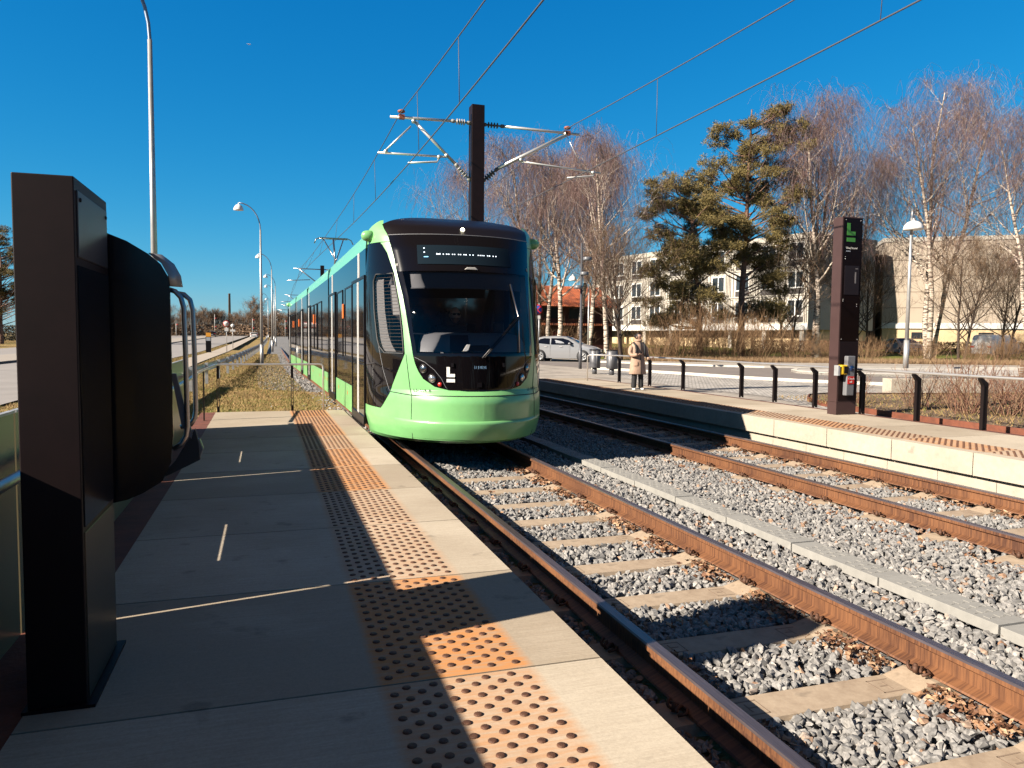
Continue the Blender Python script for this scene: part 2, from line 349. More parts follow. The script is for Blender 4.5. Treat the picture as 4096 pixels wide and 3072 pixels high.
# dry grass blades / litter on the verge next to the platform end: one countless mass
def tufts(name, n, xr, yr, zf, hr, mat, wid=.006, seed=1, curve=True, lean=.5):
    g = np.random.default_rng(seed); x = g.uniform(*xr, n); u = g.random(n); y = yr[0] + (yr[1] - yr[0]) * u ** 1.6
    z = np.array([zf(a, b) for a, b in zip(x, y)])
    if curve: x = x - np.vectorize(shift)(y)
    h = g.uniform(*hr, n) ; th = g.uniform(0, 2 * np.pi, n); sc = 1 + y / 40
    w_ = wid * sc; dx = np.cos(th) * w_; dy = np.sin(th) * w_; lx = g.normal(0, lean, n) * h; ly = g.normal(0, lean, n) * h
    V = np.stack([np.stack([x - dx, y - dy, z], 1), np.stack([x + dx, y + dy, z], 1), np.stack([x + lx, y + ly, z + h], 1)], 1).reshape(-1, 3)
    Fq = np.arange(3 * n).reshape(-1, 3); tone = np.repeat(g.random(n), 3)
    return np_mesh(name, V, Fq, mat, tone)
M['blade'] = attr_mat('grass_blades', [(0, (.30, .18, .07)), (.45, (.36, .24, .11)), (.75, (.22, .17, .05)), (1, (.12, .15, .03))], 1.0, nz=.15)
M['blade_green'] = attr_mat('green_blades', [(0, (.10, .12, .025)), (.5, (.17, .17, .04)), (1, (.30, .24, .09))], 1.0, nz=.15)

# left hand side : road, verge, path
def zl(dz): return lambda X, y: -.12 + min(max(0.0, y - 85) * .0085, 1.75) + dz
tag(ribbon('road', -13.9, -6.2, -20, 420, 0, M['asphalt_far'], 90, zf=zl(.012), ypow=1.3), kind='structure')
tag(ribbon('median', -19.0, -14.05, -20, 420, 0, pbr('median_paving', (.36, .31, .26), .9, var=.1, scale=1), 90, zf=zl(.10), thick=.12, ypow=1.3), kind='structure')
tag(ribbon('far_road', -27.0, -19.2, -20, 420, 0, M['asphalt_far'], 90, zf=zl(.012), ypow=1.3), kind='structure')
tag(ribbon('kerb', -14.05, -13.9, -20, 420, 0, pbr('kerb_stone', (.10, .085, .075), .8), 90, zf=zl(.14), thick=.13, ypow=1.3), kind='structure')
tag(ribbon('path', -5.15, -3.55, 0, 420, 0, M['path'], 90, zf=zl(.016), ypow=1.3), kind='structure')
mb = MB()   # worn white arrows and dashes painted on the road
for yy in (62, 74, 86, 110, 134):
    for a, b in ((-10.2, -10.05),):
        mb.box(cx(a, yy), cx(b, yy), yy, yy + 4, zl(.019)(0, yy + 2), zl(.021)(0, yy + 2))
for xx, yy in ((-8.2, 70), (-11.8, 70)):
    q = zl(.020)(0, yy); x0 = cx(xx, yy)
    mb.prism([(x0 - .08, yy - 3), (x0 + .08, yy - 3), (x0 + .08, yy), (x0 + .35, yy), (x0, yy + 1.6), (x0 - .35, yy), (x0 - .08, yy)], q, q + .003)
tag(mb.build('road_markings', pbr('road_paint', (.62, .58, .53), .8)), kind='structure')
tag(tufts('grass', 60000, (-3.4, 1.35), (14.4, 75), lambda x, y: -.15, (.02, .075), M['blade'], seed=3), kind='stuff', cat='grass', label='dry yellow grass strip between guardrail and ballast beyond the platform end')
tag(tufts('verge_grass', 16000, (-6.2, -5.15), (12, 120), lambda x, y: -.15 + max(0, y - 85) * .0085, (.02, .07), M['blade'], seed=4), kind='stuff', cat='grass', label='narrow dry grass verge between the tan path and the left road')

# ------------------------------------------------------------------ near platform
Y0P, SL = 2.918, 1.287
def zplat(): return .295
rng = random.Random(5)
def platform_slabs(name, xa, xb, joints, sx0, sx1, face_side, mat_top, y_to=None):
    """slabs with open joints as one structure; vertex tone + rust per slab"""
    V = []; Fc = []; tone = []; rust = []
    for i in range(len(joints) - 1):
        ya, yb = joints[i] + .006, joints[i + 1] - .006; tn = rng.uniform(-.27, .22); ru = rng.choice([.2, .35, .75, 1.0, .55, .85]) if i != 2 else 0.9
        for (a, b, stud) in ((xa, sx0 - .04, 0), (sx0 - .04, sx0, .5), (sx0, sx1, 1), (sx1, sx1 + .05, .5), (sx1 + .05, xb, 0)):
            n0 = len(V)
            for (x, s_) in ((a, 0), (b, 1)):
                for y in (ya, yb):
                    rr_ = ru * (1 if stud == 1 else 0)
                    if stud == .5: rr_ = ru * ((s_ == 1) if a < sx0 else (s_ == 0))
                    V.append((cx(x, y), y, .295)); tone.append(tn); rust.append(rr_)
            Fc.append((n0, n0 + 2, n0 + 3, n0 + 1))
        # joint walls
        for y in (ya, yb):
            n0 = len(V)
            for x, z in ((xa, .295), (xb, .295), (xb, .262), (xa, .262)): V.append((cx(x, y), y, z)); tone.append(tn - .15); rust.append(0)
            Fc.append((n0, n0 + 1, n0 + 2, n0 + 3))
    o = np_mesh(name, np.array(V), np.array(Fc), mat_top, np.array(tone))
    a = o.data.attributes.new('rust', 'FLOAT', 'POINT'); a.data.foreach_set('value', np.array(rust, dtype=np.float32))
    return o
jn = [Y0P + SL * i for i in range(-4, 9)] + [14.33]
plat = tag(platform_slabs('pavement', -.87, 1.3479, jn, .415, 1.005, 1, M['conc_rust']), kind='structure')
ribbon('pavement_edge', 1.3479, 1.3479, -2.3, 14.33, 0, M['conc_face'], 2).name = 'tmp'
bpy.data.objects.remove(bpy.data.objects['tmp'])
def face(mb, X, y0, y1, za, zb, n=14, mi=0, flip=False):
    P = [[(cx(X, y0 + (y1 - y0) * i / n), y0 + (y1 - y0) * i / n, z) for z in (za, zb)] for i in range(n + 1)]; mb.grid(P, smooth=False, flip=flip, mi=mi)
mb = MB()
for i in range(len(jn) - 1): face(mb, 1.3479, jn[i] + .004, jn[i + 1] - .004, .0, .2955, 2)
face(mb, 1.25, -2.3, 14.33, -.5, .27, 14)
mb.box(-.95, 1.30, 14.2, 14.33 - .006, -.5, .262); mb.box(-.87, 1.33, -2.3, 14.3, .22, .262)
mb.build('pavement_side', M['conc_face'], plat)
def studs(name, x0, ja, jb, joints, mat, parent, nseg=10, n_h=.005):
    V = []; Fq = []
    r = .0175; prof = [(r, 0), (r * .93, n_h * .7), (r * .55, n_h)]
    cols = 11; base = []
    for k, (rr, hh) in enumerate(prof):
        for j in range(nseg): base.append((rr * math.cos(2 * math.pi * j / nseg), rr * math.sin(2 * math.pi * j / nseg), hh))
    base.append((0, 0, n_h)); base = np.array(base); fq = []
    for k in range(2):
        for j in range(nseg): fq.append((k * nseg + j, k * nseg + (j + 1) % nseg, (k + 1) * nseg + (j + 1) % nseg, (k + 1) * nseg + j))
    for j in range(0, nseg): fq.append((2 * nseg + j, 2 * nseg + (j + 1) % nseg, 3 * nseg, 3 * nseg))
    tri = np.array([q for q in fq[:2 * nseg]]);
    V = []; Q = []; T = []; cnt = 0; nb = len(base)
    for i in range(len(joints) - 1):
        ya = joints[i] + .06; rows = int((joints[i + 1] - joints[i] - .1) / .0473) + 1
        for rix in range(rows):
            y = ya + rix * .0473
            for c in range(cols):
                if (c + rix) % 2: continue
                x = x0 + c * .054; V.append(base + np.array([cx(x, y), y, .2951])); Q.append(tri + cnt * nb)
                T.append(np.array([(2 * nseg + j, 2 * nseg + (j + 1) % nseg, 3 * nseg) for j in range(nseg)]) + cnt * nb); cnt += 1
    V = np.concatenate(V); Q = np.concatenate(Q); T = np.concatenate(T)
    Qt = np.concatenate([Q[:, [0, 1, 2]], Q[:, [0, 2, 3]], T])
    return np_mesh(name, V, Qt, mat, None, True, parent)
M['stud'] = pbr('rusty_stud', (.11, .045, .022), .65, .2, var=.35, scale=40, bump=.3, bscale=300)
st = studs('tactile_studs', .44, 0, 0, jn, M['stud'], plat, 12, .006); st['kind'] = 'stuff'
# corten strip at the back of the platform
tag(ribbon('rust_strip', -1.112, -.872, -2.5, 14.33, .293, M['corten'], 20, thick=.3), 'rust coloured steel strip along the back of the near platform', 'edge strip')
# ------------------------------------------------------------------ far platform
j2 = [7.111 + SL * i for i in range(-6, 14)]
plat2 = tag(platform_slabs('far_pavement', 8.325, 10.50, j2, 8.52, 9.12, 1, M['conc_rust']), kind='structure')
st = studs('tactile_studs', 8.56, 0, 0, [j for j in j2 if j > 2], M['stud'], plat2, 6, .006); st['kind'] = 'stuff'
mb = MB()
for i in range(len(j2) - 1): face(mb, 8.325, j2[i] + .005, j2[i + 1] - .005, .012, .2955, 2, flip=True)
mb.box(8.33, 8.42, -.6, 23.8, .0, .012)
for i in range(30): face(mb, 8.41, -.8 + i * .85, -.8 + (i + 1) * .85 - .006, -.6, .012, 2, flip=True)
mb.box(8.30, 10.5, 23.82, 23.9, -.5, .262)
face(mb, 8.7, -.6, 23.8, -.5, .262, 8, flip=True)
P_ = [[(cx(X, -.6 + 24.4 * i / 20), -.6 + 24.4 * i / 20, .262) for X in (8.35, 10.5)] for i in range(21)]; mb.grid(P_, smooth=False, flip=True)
mb.build('pavement_side', M['conc_face'], plat2)
tag(ribbon('rust_edging', 10.505, 10.60, -1, 23.8, .30, pbr('dark_corten', (.10, .032, .02), .8), 24, thick=.12), 'thin rusty steel strip along the back edge of the far platform', 'edge strip')
# plaza paving
def paving(name, c, grid=(1.0, .5), mort=.012, var=.12):
    c = _al(c); m, t, b = mat_(name); N = t.nodes; L = t.links; tc = N.new('ShaderNodeTexCoord'); br = N.new('ShaderNodeTexBrick')
    br.inputs['Scale'].default_value = 1; br.inputs['Brick Width'].default_value = grid[0]; br.inputs['Row Height'].default_value = grid[1]; br.inputs['Mortar Size'].default_value = mort
    br.inputs['Color1'].default_value = (*[x * (1 + var) for x in c], 1); br.inputs['Color2'].default_value = (*[x * (1 - var) for x in c], 1); br.inputs['Mortar'].default_value = (*[x * .45 for x in c], 1)
    L.new(tc.outputs['Object'], br.inputs['Vector']); n = N.new('ShaderNodeTexNoise'); n.inputs['Scale'].default_value = .9; n.inputs['Detail'].default_value = 7; L.new(tc.outputs['Object'], n.inputs['Vector'])
    mx = N.new('ShaderNodeMix'); mx.data_type = 'RGBA'; mx.blend_type = 'MULTIPLY'; mx.inputs[0].default_value = 1; mr = N.new('ShaderNodeMapRange'); mr.inputs['From Min'].default_value = .3; mr.inputs['From Max'].default_value = .7; mr.inputs['To Min'].default_value = .75; mr.inputs['To Max'].default_value = 1.15
    L.new(n.outputs['Fac'], mr.inputs[0]); L.new(br.outputs[0], mx.inputs[6]); L.new(mr.outputs[0], mx.inputs[7]); L.new(mx.outputs[2], b.inputs['Base Color']); b.inputs['Roughness'].default_value = .85
    return m
M['paving'] = paving('paving_slabs', (.40, .35, .30), (1.2, .6)); M['cobble'] = paving('cobbles', (.50, .46, .42), (.13, .11), .016, .3)
M['light_paving'] = paving('light_paving', (.52, .47, .42), (.6, .3), .01, .08)
tag(poly('plaza', [(10.60 - .0, -1), (10.58, 8), (10.52, 14), (10.32, 23.8), (8.1, 23.85), (7.6, 34), (6.3, 60), (24, 60), (21.7, 49.6), (24.6, 46.6), (27, 44), (31, 43), (46, 37), (80, 20), (80, -1)], .20, M['paving'], thick=.3), kind='structure')
tag(poly('cobbles', [(11.0, 12.8), (12.3, 16.8), (12.0, 20.5), (12.15, 23.6), (13.4, 31.2), (14.2, 31.4), (15.1, 30.2), (16.0, 27.2), (16.5, 24.2), (17.5, 21.6), (18.5, 20.2), (16.3, 17), (13.6, 15.9), (12.6, 15.1), (11.9, 14)], .204, M['cobble']), kind='structure')
rf = [(9.5, 60), (13.2, 44), (14.6, 33), (15.3, 31), (16.3, 27.2), (16.9, 24.2), (17.9, 21.9), (19.3, 19.9), (22, 17.9), (30, 15.2), (50, 9)]
rb = [(62, 20), (48, 26.5), (36, 31), (28, 32.3), (24.3, 33.2), (22.4, 35.0), (20.6, 38.2), (18.6, 41.5), (16.8, 47), (15.2, 60)]
tag(poly('side_road', rf + rb, .208, M['asphalt']), kind='structure')
def offs(pts, w):
    out_ = []
    for i, p in enumerate(pts):
        a = Vector(pts[max(i - 1, 0)]); b = Vector(pts[min(i + 1, len(pts) - 1)]); t = (b - a).normalized(); out_.append((p[0] - t.y * w, p[1] + t.x * w))
    return out_
def strip(name, pts, w, z, mat, thick=0, kind='structure'):
    return tag(poly(name, list(pts) + offs(pts, w)[::-1], z, mat, thick=thick), kind=kind)
M['kerb_light'] = pbr('pale_kerb', (.62, .57, .50), .8, var=.1, scale=3)
strip('kerb_front', rf[2:], -.16, .30, M['kerb_light'], .1); strip('kerb_back', rb[1:], -.22, .30, M['kerb_light'], .1)
isl = [(22.6, 28.9), (21.9, 27.6), (21.8, 26.2), (22.6, 25.1), (25, 23.9), (30, 21.9), (44, 17.6), (48, 19.5), (40, 25.5), (33, 28.3), (26, 30.2), (23.6, 29.9)]
tag(poly('traffic_island', isl, .31, M['light_paving'], thick=.1), kind='structure')
strip('island_kerb', isl + [isl[0]], .22, .33, M['kerb_light'], .12)
# grass verge with lawn behind the side road
def zr(x, y): return .21 + min(max(0, math.hypot(x, y) - 62) * .018, .8)
lawn = [(13, 60.5), (17.6, 52), (20.6, 48.6), (23.2, 45.6), (25.4, 43.4), (29, 42.2), (36, 39.6), (48, 34), (68, 22)]
mb = MB(); Pg = []
for i in range(12):
    f_ = (i / 11); Pg.append([(p[0] + (p[0] * .9 + 6) * f_, p[1] + (p[1] * .9) * f_, zr(p[0] + (p[0] * .9 + 6) * f_, p[1] * (1 + .9 * f_)) + .02) for p in lawn])
mb.grid(Pg, flip=False); tag(mb.build('lawn', M['lawn'], fixn=True), kind='structure')

# ------------------------------------------------------------------ tracks
def rail_obj(Xc, side, label):
    """UIC style rail, Xc = gauge face position of the head"""
    s = side
    prof = [(0, 0), (.0, -.012), (.006, 0.0), (.066, 0.0), (.072, -.010), (.072, -.036), (.046, -.052), (.044, -.125), (.105, -.148), (.111, -.158), (-.039, -.158), (-.033, -.148), (.028, -.125), (.026, -.052), (.0, -.036)]
    prof = prof[1:]
    ys = [-1 + i * .5 for i in range(60)] + [29 + i * 3 for i in range(45)]
    V = []; n = len(prof); Fq = []; mi = []
    for y in ys:
        for a, z in prof: V.append((cx(Xc + s * a, y), y, z))
    for i in range(len(ys) - 1):
        for k in range(n):
            k2 = (k + 1) % n; q = (i * n + k, (i + 1) * n + k, (i + 1) * n + k2, i * n + k2); Fq.append(q if s < 0 else q[::-1]); mi.append(1 if k in (1,) or (k in (0, 2)) else 0)
    mb = MB(); mb.v = V; mb.f = Fq; mb.m = mi; mb.sm = [False] * len(Fq); mb.n = len(V)
    o = mb.build('rail', [M['rail'], M['railtop']], fixn=True); return tag(o, label, 'rail', 'running rails of the two tracks')
g2 = .7175
rail_obj(XC - g2, -1, 'rusty rail closest to the near platform edge, under the left wheels of the green tram')
rail_obj(XC + g2, 1, 'rusty rail right of the green tram, between tram and cable trough')
rail_obj(X2 - g2, -1, 'rusty rail of the empty track on the side of the cable trough')
rail_obj(X2 + g2, 1, 'rusty rail right beside the far platform wall')
# sleepers
def sleeper_mesh():
    mb = MB(); L_ = 1.25
    xs = [-L_, -.98, -.90, -.66, -.52, .52, .66, .90, .98, L_]; zt = [-.20, -.175, -.165, -.165, -.20, -.20, -.165, -.165, -.175, -.20]
    P = []
    for x, z in zip(xs, zt): P.append([(x, -.15, -.36), (x, -.115, z), (x, .115, z), (x, .15, -.36)])
    mb.grid(P, smooth=False, flip=False)
    mb.add(P[0], [(0, 1, 2, 3)]); mb.add(P[-1], [(3, 2, 1, 0)])
    return mb
def clip_mesh(s):
    mb = MB(); r = .008; pts = []
    # spring clip : a bent rod loop with a bolt
    for k in range(17):
        t = k / 16; a = t * 2 * math.pi * 1.25
        pts.append((s * (.035 + .028 * math.cos(a)), -.055 + .11 * t, .012 + .018 * math.sin(a) + .01))
    mb.tube(pts, r, 6); mb.tube([(s * .06, -.06, .008), (s * .02, -.075, .02), (s * -.01, -.03, .016), (s * .0, .02, .014), (s * .03, .07, .012)], r, 6)
    mb.lathe([(.016, .0), (.016, .035), (.011, .035), (.011, .05)], 6, (s * .045, 0, 0)); return mb
slm = None
groups = {}
def make_sleeper(track):
    t = empty('sleeper'); sm_ = sleeper_mesh()
    # shallow moulded marks near the rail seats
    mk = sm_
    for s in (-1, 1):
        for (a, c_, d, e) in ((.36, .50, -.07, -.062), (.36, .50, .062, .07), (.36, .366, -.07, .07), (.44, .446, -.04, .04), (.39, .44, -.005, .005)):
            x0, x1 = sorted((s * a, s * c_)); mk.box(x0, x1, d, e, -.201, -.1985, 1)
    sm_.build('beam', [M['sleeper'], pbr('mould_mark', (.24, .17, .12), .9)], t, fixn=True)
    for rr in (-1, 1):
        for s in (-1, 1):
            c = clip_mesh(s).build('rail_clip', M['clip'], t); c.location = (rr * (g2 + .036) + s * .075, 0, -.152)
    return t
proto = make_sleeper(1)
first = [True]
def place_sleeper(Xc, y, lab, grp, jitter):
    o = proto if first[0] else copy_tree(proto); first[0] = False
    o.location = (cx(Xc, y), y, jitter); o.rotation_euler = (0, 0, head(y)); tag(o, lab, 'sleeper', grp)
ord_ = ['first', 'second', 'third', 'fourth', 'fifth', 'sixth', 'seventh', 'eighth', 'ninth', 'tenth', 'eleventh', 'twelfth', 'thirteenth', 'fourteenth', 'fifteenth', 'sixteenth', 'seventeenth', 'eighteenth', 'nineteenth', 'twentieth', 'twenty-first', 'twenty-second', 'twenty-third', 'twenty-fourth', 'twenty-fifth']
SLP = .7854; S0 = 3.1847 - SLP
for i in range(0, 10):
    place_sleeper(XC, S0 + SLP * i, 'concrete sleeper %s from the bottom of the photo, in the track ahead of the tram' % ord_[i], 'sleepers of the near track', rng.uniform(-.005, .005))
for i in range(0, 20):
    place_sleeper(X2, 3.9 + SLP * i, 'concrete sleeper %s from the right edge, in the empty track by the far platform' % ord_[i], 'sleepers of the empty track', rng.uniform(-.005, .005))
# cable trough covers
TJ = [5.422, 6.32, 7.333, 8.477]
ty = [5.422 + (.985) * i for i in range(-5, 9)]
for i in range(len(ty) - 1):
    ya, yb = ty[i] + .008, ty[i + 1] - .008; X = 4.315; mb = MB()
    mb.box(0, .25, 0, yb - ya, -.07, 0)
    L_ = yb - ya
    for r_ in range(9):
        for c_ in range(5):
            x0 = .025 + c_ * .045; y0 = .09 + r_ * (L_ - .18) / 9
            if r_ in (4,): continue
            if (c_ + r_) % 2: mb.box(x0, x0 + .03, y0 + .012, y0 + .018, 0, .004)
            else: mb.box(x0 + .012, x0 + .018, y0, y0 + .05, 0, .004)
    o = mb.build('trough_cover', M['trough'], loc=(cx(X, ya), ya, -.095 + (.006 if i % 2 else 0)), rz=head(ya), bevel=.004)
    tag(o, 'grey patterned trough cover, %s from the right photo edge between the tracks' % ord_[i], 'trough cover', 'cable trough covers between the tracks')

# ------------------------------------------------------------------ ballast
def rock_protos(n=14, seed=2):
    out_ = []
    r = random.Random(seed)
    for _ in range(n):
        bm = bmesh.new()
        for k in range(13):
            v = Vector((r.gauss(0, 1), r.gauss(0, 1), r.gauss(0, 1))).normalized() * r.uniform(.75, 1.1)
            bm.verts.new((v.x * 1.25, v.y * .85, v.z * .7))
        res = bmesh.ops.convex_hull(bm, input=bm.verts)
        bmesh.ops.delete(bm, geom=[g for g in bm.verts if not g.link_faces], context='VERTS'); bmesh.ops.triangulate(bm, faces=bm.faces)
        bm.verts.index_update(); out_.append((np.array([v.co[:] for v in bm.verts]), np.array([[v.index for v in f.verts] for f in bm.faces]))); bm.free()
    return out_
ROCK = rock_protos()
def scatter(name, pts, size, mat, tones, seed=0, protos=ROCK, flat=1.0):
    g = np.random.default_rng(seed); n = len(pts); which = g.integers(0, len(protos), n); Vs = []; Fs = []; Ts = []; off = 0
    for k, (pv, pf) in enumerate(protos):
        idx = np.nonzero(which == k)[0]; m_ = len(idx)
        if not m_: continue
        q = g.normal(size=(m_, 4)); q /= np.linalg.norm(q, axis=1)[:, None]; a, b, c, d = q.T
        Rm = np.stack([1 - 2 * (c * c + d * d), 2 * (b * c - a * d), 2 * (b * d + a * c), 2 * (b * c + a * d), 1 - 2 * (b * b + d * d), 2 * (c * d - a * b), 2 * (b * d - a * c), 2 * (c * d + a * b), 1 - 2 * (b * b + c * c)], 1).reshape(-1, 3, 3)
        V = np.einsum('nij,vj->nvi', Rm, pv) * size[idx][:, None, None]
        V[:, :, 2] *= flat; V += pts[idx][:, None, :]
        Vs.append(V.reshape(-1, 3)); Fs.append((pf[None] + (np.arange(m_) * len(pv))[:, None, None] + off).reshape(-1, 3)); Ts.append(np.repeat(tones[idx], len(pv))); off += m_ * len(pv)
    return np_mesh(name, np.concatenate(Vs), np.concatenate(Fs), mat, np.concatenate(Ts))
M['ballast'] = attr_mat('ballast_stone', [(0, (.12, .115, .11)), (.35, (.20, .192, .185)), (.7, (.28, .265, .25)), (.88, (.38, .35, .32)), (.94, (.36, .23, .15)), (1, (.24, .13, .075))], .8, nz=.35, nzs=55)
M['ballast_bed'] = pbr('ballast_bed', (.30, .29, .28), .95, col2=(.05, .045, .045), scale=22, bump=1.0, bscale=30)
tag(ribbon('ballast_bed', .75, 8.42, -3, 16, -.24, M['ballast_bed'], 30), kind='structure')
def bz(X):   # ballast surface height
    return np.where(X < 1.9, -.20, np.where(np.abs(X - XC) < g2 + .02, -.212, np.where(np.abs(X - X2) < g2 + .02, -.212, np.where((X > XC + g2) & (X < X2 - g2), -.165 + .02 * np.cos((X - 4.8) * 2.2), -.20))))
def field(n, xr, yr, seed, ypow=1.0):
    g = np.random.default_rng(seed); X = g.uniform(*xr, n); Y = yr[0] + (yr[1] - yr[0]) * g.random(n) ** ypow; return g, X, Y
def on_sleeper(X, Y):
    a = (np.abs(X - XC) < 1.27) & (np.abs(((Y - S0 + SLP / 2) % SLP) - SLP / 2) < .135); b = (np.abs(X - X2) < 1.27) & (np.abs(((Y - 3.9 + SLP / 2) % SLP) - SLP / 2) < .135)
    # rest covered by stones except outer ends near the rails
    return (a & (np.abs(X - XC) < 1.03)) | (b & (np.abs(X - X2) < 1.06))
def mkballast(name, n, xr, yr, size, seed, lab, ypow=1.0, layers=2):
    g, X, Y = field(n, xr, yr, seed, ypow)
    s_ = g.uniform(*size, n); z = bz(X) + g.uniform(-.022, .012, n)
    keep = ~on_sleeper(X, Y)
    for rx in (XC - g2 - .036, XC + g2 + .036, X2 - g2 - .036, X2 + g2 + .036): keep &= np.abs(X - rx) > .085
    keep &= ~((X > 4.30 - s_) & (X < 4.58 + s_) & (g.random(n) > .03))
    near = np.minimum.reduce([np.abs(X - rx) for rx in (XC - g2, XC + g2, X2 - g2, X2 + g2)])
    tone = np.clip(g.normal(.50, .17, n), 0, .86); br = g.random(n) < np.where(near < .25, .38, .04); tone[br] = g.uniform(.88, 1, br.sum())
    X, Y, z, s_, tone = X[keep], Y[keep], z[keep], s_[keep], tone[keep]
    pts = np.stack([X - np.vectorize(shift)(Y), Y, z], 1)
    return tag(scatter(name, pts, s_, M['ballast'], tone, seed), lab, 'ballast', kind='stuff')
mkballast('ballast', 78000, (1.45, 8.38), (1.8, 14.6), (.021, .039), 11, 'grey crushed stone ballast between and beside the rails', 1.25)
mkballast('far_ballast', 26000, (-.05, 8.3), (14.5, 75), (.03, .06), 12, 'grey crushed stone ballast running along beside the tram in the distance', 1.7)
tag(ribbon('far_ballast_bed', .35, 8.42, 14.4, 300, -.15, M['ballast_bed'], 60, zf=lambda X, y: -.21 + min(max(0, y - 85) * .0085, 1.75), ypow=1.4), kind='structure')
# leaf litter along the inner side of the right hand rails
def leaf_protos():
    out_ = []; r = random.Random(9)
    for _ in range(6):
        n = 9; pts = []
        for k in range(n):
            a = 2 * math.pi * k / n; rad = (1.0 if k % 2 else .55) * r.uniform(.8, 1.1); pts.append((rad * math.cos(a) * 1.3, rad * math.sin(a) * .8, .35 * math.sin(a * 1.5 + r.random()) * rad))
        pts.append((0, 0, r.uniform(-.15, .2))); out_.append((np.array(pts), np.array([[k, (k + 1) % n, n] for k in range(n)])))
    return out_
M['leaf'] = attr_mat('dead_leaf', [(0, (.10, .04, .02)), (.5, (.26, .12, .055)), (1, (.46, .29, .17))], .7, nz=.2)
g = np.random.default_rng(21); n = 5200
rx = g.choice([XC + g2, XC + g2, XC + g2, X2 - g2 - .36, X2 + g2, XC - g2 + .30], n); X = rx - .07 - np.abs(g.normal(0, .10, n)); Y = 1.9 + 12 * g.random(n) ** 1.3
ok = ~on_sleeper(X, Y); X, Y = X[ok], Y[ok]; n = len(X)
X2_ = g.uniform(1.5, 8.2, 350); Y2_ = 1.9 + 9 * g.random(350) ** 1.2; ok = ~on_sleeper(X2_, Y2_); X = np.r_[X, X2_[ok]]; Y = np.r_[Y, Y2_[ok]]; n = len(X)
tag(scatter('leaf_litter', np.stack([X - np.vectorize(shift)(Y), Y, -.165 + g.uniform(-.012, .02, n)], 1), g.uniform(.016, .036, n), M['leaf'], g.random(n), 22, leaf_protos(), .6), 'brown dead leaves caught along the feet of the rails', 'leaves', kind='stuff')

# ================================================================== TRAM
TH = -0.01469324252723135; TO = Vector((2.68163955, 11.2, 0))
tram = tag(empty('tram', TO, -TH), 'green and black articulated tram standing at the platform with its rounded cab facing us', 'tram')
# local: u = right, v = along the track away from us
nz = [.15, .25, .35, .5, .8, .88, .95, 1.1, 1.43, 1.6, 2.0, 2.36, 2.6, 2.96, 3.14, 3.3, 3.4, 3.5, 3.56]
nn = [-1.32, -1.42, -1.48, -1.5, -1.5, -1.47, -1.40, -1.395, -1.385, -1.33, -1.16, -.95, -.80, -.62, -.50, -.26, .0, .45, .75]
def Wd(z): return float(np.interp(z, [.2, .5, 2.6, 3.25, 3.5], [1.25, 1.325, 1.325, 1.285, 1.2]))
def NS(t, z, off=0.0):
    n = float(np.interp(z, nz, nn)); D = .40 - n; W = Wd(z)
    if abs(t) <= math.pi / 2:
        p = Vector((W * math.sin(t), n + D * (1 - math.cos(t)), z)); nrm = Vector((D * math.sin(t), -W * math.cos(t), 0)).normalized()
    else: p = Vector((W * math.copysign(1, t), .40 + (abs(t) - math.pi / 2), z)); nrm = Vector((math.copysign(1, t), 0, 0))
    return p + nrm * off
def ztop(t): return 3.55 - .185 * min(abs(t), 1.25) ** 2
def L_(z, zs, ts): return float(np.interp(z, zs, ts))
mz = [.940, .945, .96, 1.0, 1.1, 1.2, 1.30, 1.42, 1.73, 2.24, 2.81, 3.13, 3.36]; mt = [.0, .15, .345, .48, .597, .65, .685, .71, .74, .787, .88, .97, 1.07]
sz = [.65, .685, .9, 1.438, 1.8, 2.1, 2.59, 2.88, 3.03, 3.05]; stt = [1.16, 1.13, 1.0, .803, .812, .831, .882, .985, 1.09, 1.14]
gzz = [1.45, 1.77, 2.235, 2.6]; gt = [.665, .695, .72, .765]
TEND = math.pi / 2 + .02                   # cab section ends at v = .42
def maskb(z): return 0 if z < .94 else L_(z, mz, mt)
def sideb(z): return L_(z, sz, stt) if .65 <= z <= 3.05 else TEND
def patch(mb, zs, fa, fb, nt, off=0, zmap=None, mi=0, smooth=True):
    P = []
    for z in zs:
        a, b = fa(z), fb(z); P.append([NS(a + (b - a) * j / nt, zmap(a + (b - a) * j / nt, z) if zmap else z, off) for j in range(nt + 1)])
    mb.grid(P, mi=mi, smooth=smooth, flip=False)
def zr_(a, b, n): return [a + (b - a) * i / n for i in range(n + 1)]
# bumper + green shell
mb = MB()
for s in (-1, 1):
    if s < 0:
        patch(mb, zr_(.27, .65, 10), lambda z: -TEND, lambda z: 0, 30)
        patch(mb, zr_(.65, .94, 8), lambda z: -sideb(z), lambda z: 0, 26)
        patch(mb, zr_(.9401, 1.1, 14) + zr_(1.12, 3.04, 48), lambda z: -sideb(z), lambda z: -maskb(z), 5)
        patch(mb, zr_(3.05, 3.24, 5), lambda z: -TEND, lambda z: -maskb(z), 10)
        patch(mb, zr_(3.24, 3.40, 5), lambda z: -TEND, lambda z: -maskb(z), 10, zmap=lambda t, z: min(z, 3.24 + (z - 3.24) * max(.0, min(1, (TEND - abs(t)) / .45))))
    else:
        patch(mb, zr_(.27, .65, 10), lambda z: 0, lambda z: TEND, 30)
        patch(mb, zr_(.65, .94, 8), lambda z: 0, lambda z: sideb(z), 26)
        patch(mb, zr_(.9401, 1.1, 14) + zr_(1.12, 3.04, 48), lambda z: maskb(z), lambda z: sideb(z), 5)
        patch(mb, zr_(3.05, 3.24, 5), lambda z: maskb(z), lambda z: TEND, 10)
        patch(mb, zr_(3.24, 3.40, 5), lambda z: maskb(z), lambda z: TEND, 10, zmap=lambda t, z: min(z, 3.24 + (z - 3.24) * max(.0, min(1, (TEND - abs(t)) / .45))))
